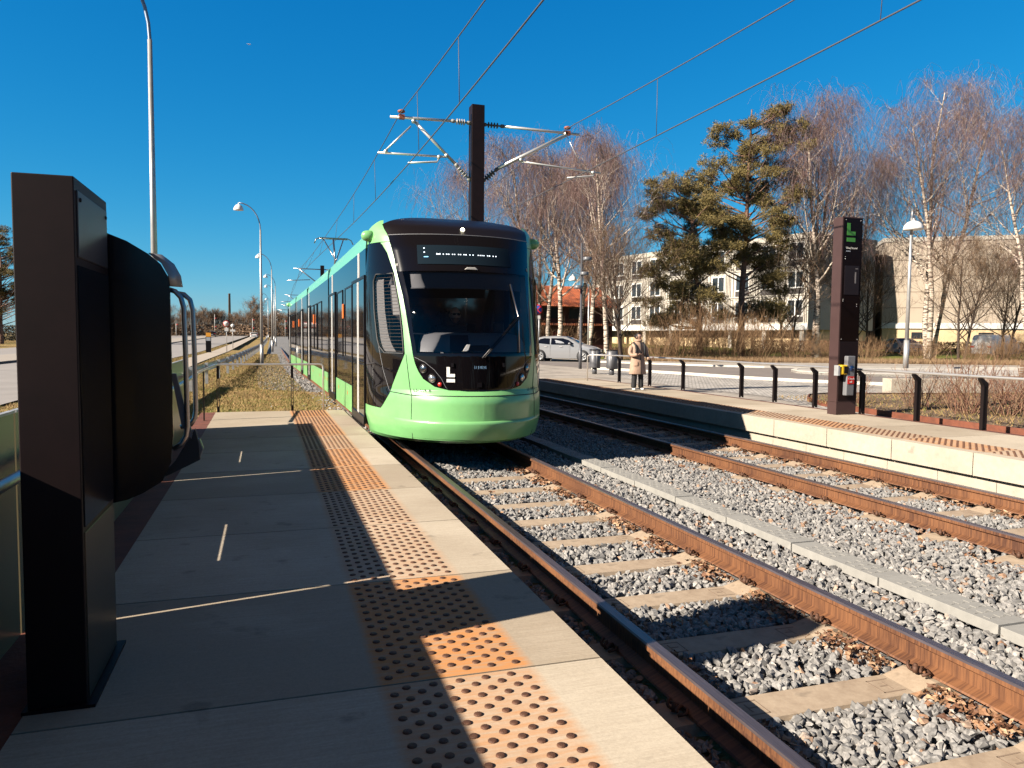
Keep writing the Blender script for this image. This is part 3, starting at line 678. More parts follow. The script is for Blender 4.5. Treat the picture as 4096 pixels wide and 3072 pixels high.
# underside lip of the bumper
P = [[NS(t, .27) for t in zr_(-TEND, TEND, 50)], [NS(t, .22) * 1 + Vector((0, .12, 0)) for t in zr_(-TEND, TEND, 50)]]
mb.grid([[p for p in P[1]], [p for p in P[0]]])
cab = mb.build('cab_shell', M['green'], tram)
# crease : bumper lower lip (slightly proud blade across the front)
mb = MB(); P = []
for z, o in ((.545, .001), (.535, .03), (.50, .034), (.40, .022), (.29, .004)):
    P.append([NS(t, z, o * max(0, 1 - (abs(t) / .95) ** 4)) for t in zr_(-.95, .95, 40)])
mb.grid(P[::-1]); mb.build('bumper_lip', M['green'], tram)
# shut lines
def line_on(name, pts, r=.006, off=.001, mat='black_matte', parent=None):
    mb = MB(); q = []
    for (a, b) in zip(pts[:-1], pts[1:]):
        for i in range(8): q.append(NS(a[0] + (b[0] - a[0]) * i / 8, a[1] + (b[1] - a[1]) * i / 8, off))
    q.append(NS(*pts[-1], off)); mb.tube(q, r, 5); return mb.build(name, M[mat], parent or cab)
line_on('shut_line', [(-1.0, .902), (-.73, .875), (-.4, .882), (-.13, .882), (.3, .882), (.777, .868), (1.0, .9)])
for s in (-1, 1): line_on('shut_line', [(s * .79, 1.43), (s * .736, .885), (s * .748, .27)], .005)
# black mask (below and above the windscreen)
mb = MB()
patch(mb, [.9402, .942, .945, .95, .96, .98, 1.0, 1.03, 1.06, 1.1] + zr_(1.14, 1.41, 8), lambda z: -maskb(z), lambda z: maskb(z), 40, .003)
mask_lo = mb.build('lower_mask', M['black_gloss'], tram)
mb = MB()
patch(mb, zr_(1.41, 1.455, 2), lambda z: -maskb(z), lambda z: maskb(z), 40, .003)
for s in (-1, 1): patch(mb, zr_(1.455, 2.6, 24), (lambda z: -maskb(z)) if s < 0 else (lambda z: L_(z, gzz, gt)), (lambda z: -L_(z, gzz, gt)) if s < 0 else (lambda z: maskb(z)), 4, .003)
patch(mb, zr_(2.6, 3.14, 14), lambda z: -maskb(z), lambda z: maskb(z), 40, .003)
mb.build('windscreen_surround', M['black_gloss'], tram)
mb = MB()
P = []
for k in range(13):
    s_ = k / 12; row = []
    for j in range(41):
        q = -1 + 2 * j / 40; zb = 3.15; tt = q * (maskb(3.15) + (1.09 - maskb(3.15)) * s_); z = zb + s_ * (ztop(tt) - zb); row.append(NS(tt, z, .003))
    P.append(row)
P.append([Vector((p.x, p.y + .35, p.z + .02)) for p in P[-1]]); P.append([Vector((p.x, 2.2, 3.42)) for p in P[-1]])
mb.grid(P); mb.build('roof_fairing', M['black_soft'], tram)
line_on('fairing_joint', [(-.99, 3.145), (-.5, 3.145), (0, 3.145), (.5, 3.145), (.99, 3.145)], .007, .003, 'grey_in', tram)
# windscreen
mb = MB(); patch(mb, zr_(1.455, 2.6, 16), lambda z: -L_(z, gzz, gt), lambda z: L_(z, gzz, gt), 24, .001)
mb.build('windscreen', M['glass'], tram)
# cab side windows
wz = [1.44, 1.455, 1.55, 1.64, 2.035, 2.45, 2.53, 2.575]; wt = [1.08, 1.13, 1.18, 1.205, 1.255, 1.255, 1.24, 1.19]
for s in (-1, 1):
    mb = MB()
    def fa(z): return -TEND
    inner = lambda z: L_(z, [1.44, 1.73, 2.1, 2.57], [.815, .822, .842, .893])
    o_ = lambda z: L_(z, wz, wt)
    zz = zr_(.655, 1.44, 14)
    if s < 0:
        patch(mb, zz, lambda z: -TEND, lambda z: -sideb(z), 16, .003); patch(mb, zr_(1.44, 2.575, 24), lambda z: -TEND, lambda z: -o_(z), 8, .003)
        patch(mb, zr_(1.44, 2.575, 24), lambda z: -inner(z), lambda z: -sideb(z), 2, .003); patch(mb, zr_(2.575, 3.045, 10), lambda z: -TEND, lambda z: -sideb(z), 16, .003)
    else:
        patch(mb, zz, lambda z: sideb(z), lambda z: TEND, 16, .003); patch(mb, zr_(1.44, 2.575, 24), lambda z: o_(z), lambda z: TEND, 8, .003)
        patch(mb, zr_(1.44, 2.575, 24), lambda z: sideb(z), lambda z: inner(z), 2, .003); patch(mb, zr_(2.575, 3.045, 10), lambda z: sideb(z), lambda z: TEND, 16, .003)
    mb.build('cab_side_panel', M['black_gloss'], tram)
    mb = MB(); a, b = (lambda z: -o_(z), lambda z: -inner(z)) if s < 0 else (inner, o_)
    patch(mb, zr_(1.44, 2.575, 20), a, b, 8, .001); gl = mb.build('cab_side_window', M['glass'], tram)
    # window rubber + heating wires
    ring = [(s * o_(z), z) for z in zr_(1.44, 2.575, 12)] + [(s * inner(z), z) for z in zr_(2.575, 1.44, 12)] + [(s * o_(1.44), 1.44)]
    mb = MB(); mb.tube([NS(t, z, .004) for t, z in ring], .012, 5, caps=False); mb.build('window_seal', M['rubber'], gl)
    line_on('shut_line', [(s * 1.205, 1.64), (s * 1.1, 1.2), (s * 1.0, .902)], .004, .005, 'grey_in')
# curtain, blind and slats seen behind the left cab side window
for s in (-1, 1):
    mb = MB(); P = []
    for z in zr_(1.46, 2.5, 16):
        a = L_(z, wz, wt); wdt = .16 + .10 * max(0, (1.75 - z)) ; P.append([NS(s * (a - .01), z, -.04), NS(s * (a - wdt / 2), z, -.055), NS(s * (a - wdt), z, -.04)])
    mb.grid(P); mb.build('window_curtain', pbr('curtain', (.30, .28, .27), .8) if s < 0 else M['grey_in'], tram)
mb = MB()
for i in range(22):
    z = 1.47 + i * .05; a = L_(z, wz, wt) - .02; b = L_(z, [1.44, 1.73, 2.1, 2.57], [.815, .822, .842, .893])
    mb.tube([NS(-(a + (b - a) * k / 6), z, -.012) for k in range(7)], .0022, 4)
w_ = mb.build('heating_wires', pbr('copper_wire', (.28, .20, .14), .5, .3), tram)
mb = MB(); P = [[NS(-t, z, -.08) for t in (1.0, .93, .90)] for z in (1.98, 2.0, 2.2, 2.38, 2.41)]; mb.grid(P); mb.build('side_blind', pbr('blind', (.34, .32, .31), .8), tram)
# interior of the cab
mb = MB()
mb.box(-1.22, 1.22, .45, .50, .35, 3.1)                        # bulkhead
for z_, zq in ((.5, .55), (3.0, 2.95)):
    mb.add([NS(t, zq if z_ < 1 else 3.05, -.06).xy[:] + (z_,) for t in zr_(-1.5, 1.5, 24)] + [(1.22, .5, z_), (-1.22, .5, z_)], [tuple(range(27))])
mb.build('cab_interior', M['black_matte'], tram)
mb = MB()                                                      # window panes seen in the bulkhead
for a, b in ((-.26, -.05), (.22, .42), (.46, .62), (.66, .8)): mb.box(a, b, .44, .449, 1.5, 2.35)
mb.build('bulkhead_window', pbr('bulkhead_pane', (.22, .25, .30), .2), tram)
mb = MB(); P = []                                             # dashboard, a rounded shelf under the windscreen
for (o, z) in ((-.05, 1.47), (-.09, 1.60), (-.16, 1.70), (-.34, 1.735), (-.62, 1.70), (-.62, 1.3)):
    P.append([NS(t, z, o) for t in zr_(-.68, .68, 26)])
mb.grid(P); mb.build('dashboard', pbr('dashboard', (.26, .26, .275), .42), tram)
mb = MB(); P = []
for (o, z) in ((-.052 + .004, 1.475), (-.088, 1.60), (-.155, 1.702)):
    P.append([NS(t, z, o + .006) for t in zr_(-.33, -.12, 8)])
mb.grid(P); mb.build('dashboard_shade', pbr('dash_blue', (.02, .03, .05), .4), tram)
mb = MB(); P = [[NS(t, z, -.05 - .02 * abs(t)) for t in zr_(-.70, .72, 20)] for z in (2.36, 2.5, 2.6)]; mb.grid(P); mb.tube([NS(t, 2.355, -.05) for t in zr_(-.70, .72, 20)], .010, 6); mb.build('sun_blind', pbr('sun_blind', (.13, .13, .145), .6), tram)
mb = MB(); P = [[NS(t, z, -.049 - .02 * abs(t)) for t in (-.69, -.69 + (.50 * (2.6 - z) / .24 + .06))] for z in (2.36, 2.45, 2.59)]; mb.grid(P); mb.build('blind_flap', pbr('blind_flap', (.24, .23, .24), .6), tram)
mb = MB()
for s in (-1, 1): mb.box(s * .98 - .06, s * .98 + .06, -.25, .25, 1.5, 2.6)
mb.build('cab_pillar', pbr('cab_pillar_trim', (.20, .20, .21), .5), tram)
mb = MB(); mb.box(-.27, .21, .17, .27, 1.25, 1.85); mb.box(-.13, .07, .19, .27, 1.85, 2.06); mb.build('driver_seat', M['black_matte'], tram, bevel=.03)
mb = MB(); mb.box(.46, .62, -.42, -.34, 1.70, 1.90); mb.build('cab_monitor', M['black_soft'], tram, bevel=.02)
mb = MB(); o = NS(-.10, 1.50, .0); mb.prism([(-.17, 0), (-.13, .075), (.16, .085), (.22, 0)], -1.33, -1.29, 'y', M=Matrix.Translation((-.06, 0, 1.485))); mb.build('dash_unit', M['black_soft'], tram)
mb = MB(); mb.prism([(-.20, 0), (-.145, .09), (-.10, .09), (-.13, 0)], -1.345, -1.335, 'y', M=Matrix.Translation((-.06, 0, 1.485))); mb.build('paper_card', M['white'], tram)
mb = MB(); mb.box(.76, .80, -.86, -.85, 1.46, 1.56); mb.build('notice', M['white'], tram)
# lamps
def disc_on(name, t, z, r, mat, parent, off=.004, depth=.02, ring=None):
    p = NS(t, z, off); q = NS(t, z, off + 1); n_ = (q - p).normalized(); Mx = Matrix.Translation(p) @ n_.to_track_quat('Z', 'Y').to_matrix().to_4x4()
    mb = MB(); mb.lathe([(r, 0), (r, depth * .6), (r * .8, depth), (r * .0 + .001, depth * 1.15)], 20, M=Mx); o = mb.build(name, mat, parent)
    if ring:
        mb = MB(); mb.lathe([(r * 1.35, -.002), (r * 1.35, .006), (r * 1.02, .012), (r * 1.0, .002)], 20, M=Mx); mb.build('bezel', M['black_soft'], o)
    return o
LENS = pbr('lamp_lens', (.38, .37, .36), .12, .9, col2=(.10, .10, .10), scale=45)
LENS2 = pbr('lamp_lens_clear', (.42, .40, .38), .12, .8, var=.4, scale=50)
for s in (-1, 1):
    P = []
    zs_ = [.985, 1.02, 1.1, 1.2, 1.3, 1.38]
    mb = MB(); oo = [(.455, 1.0), (.56, 1.075), (.645, 1.2), (.69, 1.33), (.69, 1.385), (.60, 1.35), (.48, 1.235), (.40, 1.10), (.37, .985)]
    mb.tube([NS(s * t, z, .004) for t, z in [(.345, .965), (.37, 1.0), (.41, 1.11), (.48, 1.225), (.58, 1.33), (.69, 1.395)]], .0035, 5); mb.build('lamp_panel_line', M['grey_in'], mask_lo)
    disc_on('headlight', s * .594, 1.24, .05, LENS, tram, ring=1); disc_on('headlight', s * .504, 1.11, .05, LENS2, tram, ring=1); disc_on('tail_light', s * .425, 1.033, .030, M['red'], tram)
disc_on('roof_headlight', -.012, 3.24, .030, emis('lamp_glow', (1, .9, .65), 4.0), tram)
for s in (-1, 1):                                               # green camera domes at the roof corners
    mb = MB(); p = NS(s * 1.40, 3.16, 0); Mx = Matrix.Translation(p) @ Matrix.Rotation(s * math.pi / 2 * .95, 4, 'Y')
    mb.lathe([(.085, -.06), (.085, .04), (.072, .09), (.045, .125), (.001, .14)], 18, M=Mx); mb.build('camera_pod', M['green'], tram)
    mb = MB(); mb.tube([NS(s * .83, 2.71, .006), NS(s * .83, 2.67, .006)], .012, 8); mb.build('marker_lamp', M['offwhite'], tram)
# destination display
mb = MB(); P = [[NS(t, z, .012) for t in zr_(-.575, .515, 30)] for z in zr_(2.70, 2.98, 8)]; mb.grid(P); disp = mb.build('destination_display', pbr('display_glass', (.010, .018, .026), .2, spec=.1), tram)
LED = emis('led', (.85, .93, 1.0), .8); mb = MB()
def led(t0, t1, z0, z1): mb.grid([[NS(t0, z0, .016), NS(t1, z0, .016)], [NS(t0, z1, .016), NS(t1, z1, .016)]])
for a, b in ((-.36, -.315), (-.29, -.278), (-.255, -.24), (-.232, -.218), (-.19, -.178), (-.168, -.156), (-.125, -.113), (-.103, -.091), (-.066, -.054), (-.046, -.03), (.0, .012), (.035, .047), (.095, .105), (.118, .128), (.14, .15), (.163, .173), (.205, .215), (.225, .243), (.275, .287), (.31, .323)): led(a, b, 2.838, 2.852)
led(-.36, -.35, 2.85, 2.858); led(-.325, -.315, 2.85, 2.858)
led(-.50, -.485, 2.925, 2.94); led(-.50, -.485, 2.865, 2.88); mb.build('led_text', LED, disp)['kind'] = 'stuff'
mb = MB(); led(-.50, -.45, 2.800, 2.811); mb.build('led_bar', emis('led_blue', (.25, .65, 1.0), .9), disp)
mb = MB(); mb.prism([(-.10, 0), (-.06, .035), (.06, .035), (.10, 0)], -.83, -.80, 'y', M=Matrix.Translation((0, .02, 2.625))); mb.build('camera_housing', M['offwhite'], tram, bevel=.006)
# lettering
def text(s, size, mat, parent, Mx, name='lettering', ext=.001, align='LEFT'):
    cu = bpy.data.curves.new('t', 'FONT'); cu.body = s; cu.size = size; cu.extrude = ext; cu.align_x = align; cu.resolution_u = 2
    o = bpy.data.objects.new('t', cu); COL.objects.link(o); dg = bpy.context.evaluated_depsgraph_get(); me = bpy.data.meshes.new_from_object(o.evaluated_get(dg)); bpy.data.objects.remove(o)
    me.transform(Mx); me.materials.clear(); me.materials.append(mat); r = bpy.data.objects.new(name, me); COL.objects.link(r); r.parent = parent; return r
def on_nose(t, z, off=.005):
    p = NS(t, z, off); du = (NS(t + .01, z, off) - NS(t - .01, z, off)).normalized(); dz = (NS(t, z + .02, off) - NS(t, z - .02, off)).normalized(); n_ = du.cross(dz).normalized()
    return Matrix(((du.x, dz.x, n_.x, p.x), (du.y, dz.y, n_.y, p.y), (du.z, dz.z, n_.z, p.z), (0, 0, 0, 1)))
def run_on_nose(word, t0, z, size, step, mat, parent, name):
    mb = MB()
    for i, ch in enumerate(word):
        if ch == ' ': continue
        o = text(ch, size, mat, None, on_nose(t0 + step * i, z, .004) @ Matrix.Scale(.62, 4, (1, 0, 0)), 'glyph'); me = o.data
        mb.add([v.co[:] for v in me.vertices], [tuple(p.vertices) for p in me.polygons]); bpy.data.objects.remove(o)
    return mb.build(name, mat, parent)
run_on_nose('L3-114 B', -.705, .925, .098, .0235, M['black_matte'], cab, 'fleet_number'); run_on_nose('L3-114 A', .60, .925, .098, .0235, M['black_matte'], cab, 'fleet_number')
run_on_nose('SIEMENS', -.085, 1.248, .054, .0195, pbr('maker_lettering', (.25, .42, .62), .4), mask_lo, 'maker_lettering')
def Lmark(parent, mat, Mx, s, name='line_logo'):
    mb = MB(); mb.prism([(0, 0), (.115 * s, 0), (.115 * s, .043 * s), (.045 * s, .043 * s), (.045 * s, .135 * s), (0, .135 * s)], 0, .003, 'z', M=Mx)
    o = mb.build(name, mat, parent); mb = MB(); mb.prism([(0, -.07 * s), (.115 * s, -.07 * s), (.115 * s, -.025 * s), (0, -.025 * s)], 0, .003, 'z', M=Mx); mb.build('logo_bar', mat, parent)
Lmark(mask_lo, M['white'], on_nose(-.36, 1.135), 1.0)
mb = MB(); mb.prism([(-.03, 0), (.03, 0), (.03, .06), (-.03, .06)], 0, .006, 'z', M=on_nose(-.03, 1.0)); mb.build('coupler_cap', M['black_soft'], mask_lo)
for t in (-.3, .24): mb = MB(); mb.prism([(-.02, 0), (.015, 0), (.015, .055), (-.02, .055)], 0, .02, 'z', M=on_nose(t, 1.27)); mb.build('ultrasonic_cap', M['black_soft'], mask_lo)
# wiper
mb = MB()
A = NS(-.005, 1.39, .03); B = NS(.47, 1.97, .06); mb.tube([A, B], .014, 6); mb.tube([NS(.02, 1.40, .03), NS(.485, 1.95, .06)], .008, 5)
mb.build('wiper_arm', M['black_soft'], tram)
mb = MB(); mb.tube([NS(.455, 1.47, .015), NS(.47, 1.97, .05), NS(.455, 2.44, .015)], .012, 5); mb.build('wiper_blade', M['steel_dark'], tram)
# dark body behind cab skin : floor, bogie skirts
mb = MB(); mb.add([NS(t, .35, -.10).xy[:] + (.30,) for t in zr_(-1.5, 1.5, 24)] + [(1.2, .5, .30), (-1.2, .5, .30)], [tuple(range(27))]); mb.box(-1.0, 1.0, -.2, 6.5, .16, .40); mb.box(-1.27, 1.27, .5, 6.5, .30, .45); mb.build('underframe', M['black_matte'], tram)
mb = MB(); mb.box(-.95, .95, 1.0, 2.6, .06, .3); 
for u in (-.75, .75):
    for v in (1.1, 2.7): mb.lathe([(.30, -.06), (.33, -.05), (.33, .05), (.30, .06)], 24, M=Matrix.Translation((u, v, .30)) @ Matrix.Rotation(math.pi / 2, 4, 'Y'))
mb.build('bogie', M['steel_dark'], tram)

# ---- side sections ; built in their own frame: x across (right positive), y along, parented to the tram
def section(name, ya, yb, doors, wins, skirts, panels_from=None, extra=None, black_end=None, stripw=.045, slope=.1):
    """ya..yb world y; doors list of (y0,y1), wins (y0,y1), skirts (y0,y1)"""
    c = Vector((cx(XC, ya), ya, 0)); d = Vector((cx(XC, yb) - cx(XC, ya), yb - ya, 0)); L = d.length; ang = -math.atan2(d.x, d.y)
    s_ = bpy.data.objects.new(name, None); COL.objects.link(s_); s_.empty_display_size = .1; s_.parent = tram
    Mw = Matrix.Translation(c) @ Matrix.Rotation(ang, 4, 'Z'); s_.matrix_local = (Matrix.Translation(TO) @ Matrix.Rotation(-TH, 4, 'Z')).inverted() @ Mw
    f = lambda y: (y - ya)
    W = 1.325
    # body tube: black sides between z .33 and 3.0
    mb = MB()
    for s in (-1, 1):
        mb.add([(s * W, 0, .80), (s * W, L, .80), (s * W, L, 3.0), (s * W, 0, 3.0)], [(0, 1, 2, 3) if s > 0 else (3, 2, 1, 0)])
        mb.add([(s * W, 0, .45), (s * W, L, .45), (s * W, L, .80), (s * W, 0, .80)], [(0, 1, 2, 3) if s > 0 else (3, 2, 1, 0)])
    mb.box(-W + .03, W - .03, .01, L - .01, .32, .45); mb.box(-W + .01, W - .01, 0, .02, .45, 3.2); mb.box(-W + .01, W - .01, L - .02, L, .45, 3.2)
    mb.build('side_wall', M['side_gloss'], s_)
    mb = MB()
    prof = [(-W, 3.0), (-W + .015, 3.12), (-W + .045, 3.24), (-1.1, 3.36), (0, 3.40), (1.1, 3.36), (W - .045, 3.24), (W - .015, 3.12), (W, 3.0)]
    mb.grid([[(u, y, z) for u, z in prof] for y in (0, L)], smooth=False, flip=False); mb.add([(u, 0, z) for u, z in prof], [tuple(range(len(prof)))]); mb.add([(u, L, z) for u, z in prof], [tuple(range(len(prof)))[::-1]])
    mb.build('roof', M['green_light'], s_, fixn=True)
    for y0, y1 in [(f(a), f(b)) for a, b in skirts]:
        mb = MB(); mb.box(-W - .004, W + .004, y0, y1, .33, .80); mb.build('skirt', M['green'], s_)
        mb = MB()
        for s in (-1, 1):
            for k in (.25, .8): mb.box(s * (W + .004) - .004, s * (W + .004) + .004, y0 + (y1 - y0) * k, y0 + (y1 - y0) * k + .05, .60, .67)
        mb.build('reflector', M['orange'], s_)
    def frame(mb, s, y0, y1, z0, z1, w=.035, o=.010):
        x0 = s * (W - .001); x1 = s * (W + o); xa, xb = min(x0, x1), max(x0, x1)
        mb.box(xa, xb, y0, y0 + w, z0, z1); mb.box(xa, xb, y1 - w, y1, z0, z1); mb.box(xa, xb, y0 + w, y1 - w, z1 - w, z1); mb.box(xa, xb, y0 + w, y1 - w, z0, z0 + w)
    for a, b in doors:
        y0, y1 = f(a), f(b)
        for s in (-1, 1):
            dr = empty('door', parent=s_)
            mb = MB(); x0, x1 = sorted((s * (W + .002), s * (W + .014))); mb.box(x0, x1, y0 + .03, y1 - .03, .34, 2.56); lf = mb.build('door_leaf', M['side_gloss'], dr)
            mb = MB(); frame(mb, s, y0, y1, .33, 2.60, .045, .024); mb.build('door_frame', M['black_soft'], dr)
            ym = (y0 + y1) / 2
            mb = MB(); xx = sorted((s * (W + .012), s * (W + .019)))
            for q in (-.085, .035): mb.box(xx[0], xx[1], ym + q, ym + q + .05, .44, 2.54)
            xx = sorted((s * (W + .0), s * (W + .007)))
            for q in (-.085, .035): mb.box(xx[0], xx[1], ym + q, ym + q + .05, 2.60, 3.0)
            st_ = mb.build('door_stripe', M['white'], dr)
            mb = MB(); xx = sorted((s * (W + .012), s * (W + .03))); mb.box(xx[0], xx[1], y0 + .02, y1 - .02, .28, .44); mb.build('door_sill', M['black_soft'], dr)
    for i, (a, b) in enumerate(wins):
        y0, y1 = f(a), f(b)
        for s in (-1, 1):
            wn = empty('window', parent=s_)
            mb = MB(); frame(mb, s, y0, y1, 1.28, 2.56, .03, .014); mb.build('window_frame', M['black_soft'], wn)
            xx = sorted((s * (W + .002), s * (W + .005))); mb = MB(); mb.box(xx[0], xx[1], y0 + .03, y1 - .03, 1.31, 2.53); mb.build('pane', M['side_gloss'], wn)
    for y in (extra or []):
        for s in (-1, 1):
            xx = sorted((s * (W + .002), s * (W + .035))); mb = MB(); mb.box(xx[0], xx[1], f(y) - .07, f(y) + .07, 2.0, 2.28); mb.build('side_lamp', M['orange'], s_, bevel=.015)
    return s_
section('car_section', 11.60, 17.92, [(11.62, 13.25), (16.35, 17.80)], [(13.36, 14.46), (14.90, 15.93)], [(13.36, 16.3)], extra=[14.68])
section('car_section', 18.20, 25.25, [(24.05, 25.2)], [(19.95, 21.15), (21.5, 22.35), (22.6, 23.75)], [(18.22, 19.3), (19.4, 24.0)], extra=[22.48])
section('car_section', 25.65, 31.65, [(27.6, 28.5)], [(28.7, 29.5), (29.65, 30.4), (30.5, 31.4)], [(25.67, 27.5), (28.55, 31.5)], extra=[29.55])
section('car_section', 31.95, 37.6, [(36.0, 37.2)], [(32.4, 33.3), (33.5, 34.4), (34.5, 35.5)], [(31.97, 35.9)], extra=[33.4])
# bright green gangway faces + bellows
for ya, yb in ((17.92, 18.20), (25.25, 25.65), (31.65, 31.95)):
    mb = MB(); ym = (ya + yb) / 2; m_ = (Matrix.Translation(TO) @ Matrix.Rotation(-TH, 4, 'Z')).inverted()
    n_ = 5
    for k in range(n_):
        y = ya + (yb - ya) * (k + .5) / n_; c = m_ @ Vector((cx(XC, y), y, 1.75)); dk = (yb - ya) / n_ * .42
        mb.box(c.x - 1.26, c.x + 1.26, c.y - dk, c.y + dk, .45, 3.18)
    mb.build('bellows', M['black_matte'], tram)
# rear camera pod of the tram, roof boxes and pantograph
ml = (Matrix.Translation(TO) @ Matrix.Rotation(-TH, 4, 'Z')).inverted()
def tl(X, y, z): return ml @ Vector((cx(X, y), y, z))
mb = MB(); c = tl(XC - 1.30, 37.4, 3.12); mb.lathe([(.10, -.08), (.10, .06), (.06, .13), (.001, .15)], 14, M=Matrix.Translation(c) @ Matrix.Rotation(-math.pi / 2, 4, 'Y')); mb.build('camera_pod', M['green'], tram)
for ya, yb, h in ((12.6, 15.5, 3.52), (18.8, 21.5, 3.5), (26.2, 30, 3.5)):
    mb = MB(); a = tl(XC, ya, 3.36); b = tl(XC, yb, 3.36); mb.box(a.x - .75, a.x + .75, a.y, b.y, 3.36, h); mb.build('roof_box', M['green_light'], tram, bevel=.03)
YP = 30.0
mb = MB(); zt = 5.42
q = lambda x, y, z: ml @ Vector((cx(XC, YP) + x, y, z))
mb.tube([q(-.72, YP, zt - .22), q(-.66, YP, zt - .06), q(-.52, YP, zt), q(.52, YP, zt + .0), q(.66, YP, zt - .06), q(.74, YP, zt - .22)], .022, 7)
mb.tube([q(-.55, YP + .28, zt), q(.55, YP + .28, zt)], .022, 6)
for x in (-.42, .42): mb.tube([q(x, YP, zt), q(x, YP + .28, zt)], .03, 6)
pn = mb.build('contact_bow', M['steel_dark'], tram)
mb = MB(); mb.tube([q(0, YP + .15, zt - .03), q(-.05, YP - 1.3, 4.45), q(0, YP + .7, 3.48)], .035, 7); mb.tube([q(-.38, YP + .14, zt - .02), q(0.0, YP - 1.15, 4.45)], .022, 6); mb.tube([q(.38, YP + .14, zt - .02), q(0.0, YP - 1.15, 4.45)], .022, 6); mb.build('pantograph_arm', M['steel_dark'], tram)
mb = MB(); mb.box(*(lambda c: (c.x - .5, c.x + .5, c.y - .5, c.y + 1.0))(q(0, YP, 0)), 3.40, 3.50); mb.build('pantograph_base', M['steel_dark'], tram)

# ================================================================== NEAR PLATFORM FURNITURE
def node(name, label, cat, loc=(0, 0, 0), rz=0, group=None): return tag(empty(name, loc, rz), label, cat, group)
# totem on the near platform
t = node('info_pillar', 'tall dark metal pillar standing at the back of the near platform, left edge of the photo', 'pillar', (-.67, 3.07, .295))
mb = MB(); mb.box(-.195, 0, 0, .56, 0, 1.945); mb.build('casing', M['darkbrown'], t, bevel=.004)
mb = MB(); mb.box(-.002, .006, .03, .53, 1.66, 1.90); mb.build('top_plate', pbr('plate_grey', (.035, .03, .034), .4), t, bevel=.003)
mb = MB(); mb.box(-.002, .005, .02, .54, .67, 1.63); mb.build('glass_panel', pbr('blue_black_glass', (.006, .008, .014), .15), t)
mb = MB(); mb.box(-.002, .004, .02, .54, .02, .65); mb.build('service_door', pbr('olive_black', (.020, .017, .012), .35), t, bevel=.003)
mb = MB()
for y, z in ((.06, 1.87), (.50, 1.87)): mb.lathe([(.008, 0), (.008, .004), (.004, .006)], 8, M=Matrix.Translation((.006, y, z)) @ Matrix.Rotation(math.pi / 2, 4, 'Y'))
for i, (y, z) in enumerate(((.06, 1.87), (.50, 1.87))):
    mb = MB(); mb.lathe([(.008, 0), (.008, .004), (.004, .006)], 8, M=Matrix.Translation((.006, y, z)) @ Matrix.Rotation(math.pi / 2, 4, 'Y')); mb.build('screw', M['black_matte'], t)
mb = MB(); mb.box(-.21, .03, -.02, .60, 0, .012); mb.build('base_plate', M['darkbrown'], t)
# ticket machine beside it : slim dark housing with rounded front corners, hood, two steel bars and a card reader
t = node('ticket_machine', 'dark glossy ticket machine with rounded corners and steel bars right behind the near pillar', 'ticket machine', (0, 3.66, 0))
out_l = [(-.693, 2.12), (-.60, 2.083), (-.517, 2.032), (-.467, 1.988), (-.438, 1.934), (-.431, 1.878), (-.429, 1.228), (-.44, 1.104), (-.476, 1.02), (-.555, .971), (-.623, .943), (-.693, .93)]
mb = MB(); mb.prism(out_l, 0, .018, 'y'); mb.build('side_panel', pbr('blue_black_panel', (.006, .006, .010), .2), t)
mb = MB(); mb.prism([(x + .004, z) for x, z in [(-.693, 2.10), (-.55, 2.045), (-.48, 1.995), (-.45, 1.93), (-.445, 1.2), (-.46, 1.08), (-.56, .975), (-.693, .95)]], .018, .075, 'y'); mb.build('housing', M['black_matte'], t)
mb = MB(); P = [[(x + dx, y, z + dz) for (x, z) in [(-.517, 2.032), (-.467, 1.992), (-.440, 1.940), (-.433, 1.89)]] for y, dx, dz in ((.0185, .0, .002), (.10, .042, .004))]
mb.grid(P, flip=True); mb.build('hood', pbr('hood_metal', (.20, .20, .20), .45, .6), t, solid=.004)
for k, (yy, pts) in enumerate(((.05, [(-.445, 1.882), (-.415, 1.872), (-.392, 1.845), (-.381, 1.80), (-.377, 1.6), (-.374, 1.26), (-.380, 1.215), (-.400, 1.178), (-.435, 1.158)]), (.11, [(-.42, 1.868), (-.385, 1.862), (-.360, 1.838), (-.349, 1.79), (-.345, 1.6), (-.343, 1.33), (-.348, 1.29), (-.365, 1.262), (-.41, 1.25)]))):
    mb = MB(); mb.tube([(x, yy, z) for x, z in pts], .0115, 10); mb.build('guard_bar', M['steel_dark'], t)
mb = MB(); mb.prism([(-.44, 1.50), (-.42, 1.50), (-.375, 1.30), (-.355, 1.22), (-.36, 1.2), (-.40, 1.26)], .06, .09, 'y'); mb.build('keypad_flap', pbr('warm_grey', (.16, .14, .14), .5), t)
mb = MB(); mb.prism([(-.43, 1.10), (-.345, 1.245), (-.33, 1.18), (-.325, 1.10), (-.375, 1.075), (-.47, 1.03), (-.53, .99)], .07, .10, 'y'); mb.build('lower_skirt', M['black_matte'], t)
t2 = node('card_reader', 'small grey card reader box with pale green label on the front of the ticket machine', 'card reader', (-.335, 3.77, 1.15))
mb = MB(); mb.prism([(-.022, .040), (.004, .045), (.022, -.005), (.006, -.048), (-.014, -.035)], -.02, .02, 'y'); mb.build('reader_body', pbr('reader_grey', (.14, .13, .13), .5), t2, bevel=.003)
mb = MB(); mb.prism([(.006, .040), (.0085, .043), (.0245, -.002), (.021, -.002)], -.015, .015, 'y'); mb.build('reader_label', pbr('pale_green_label', (.45, .52, .22), .5), t2)
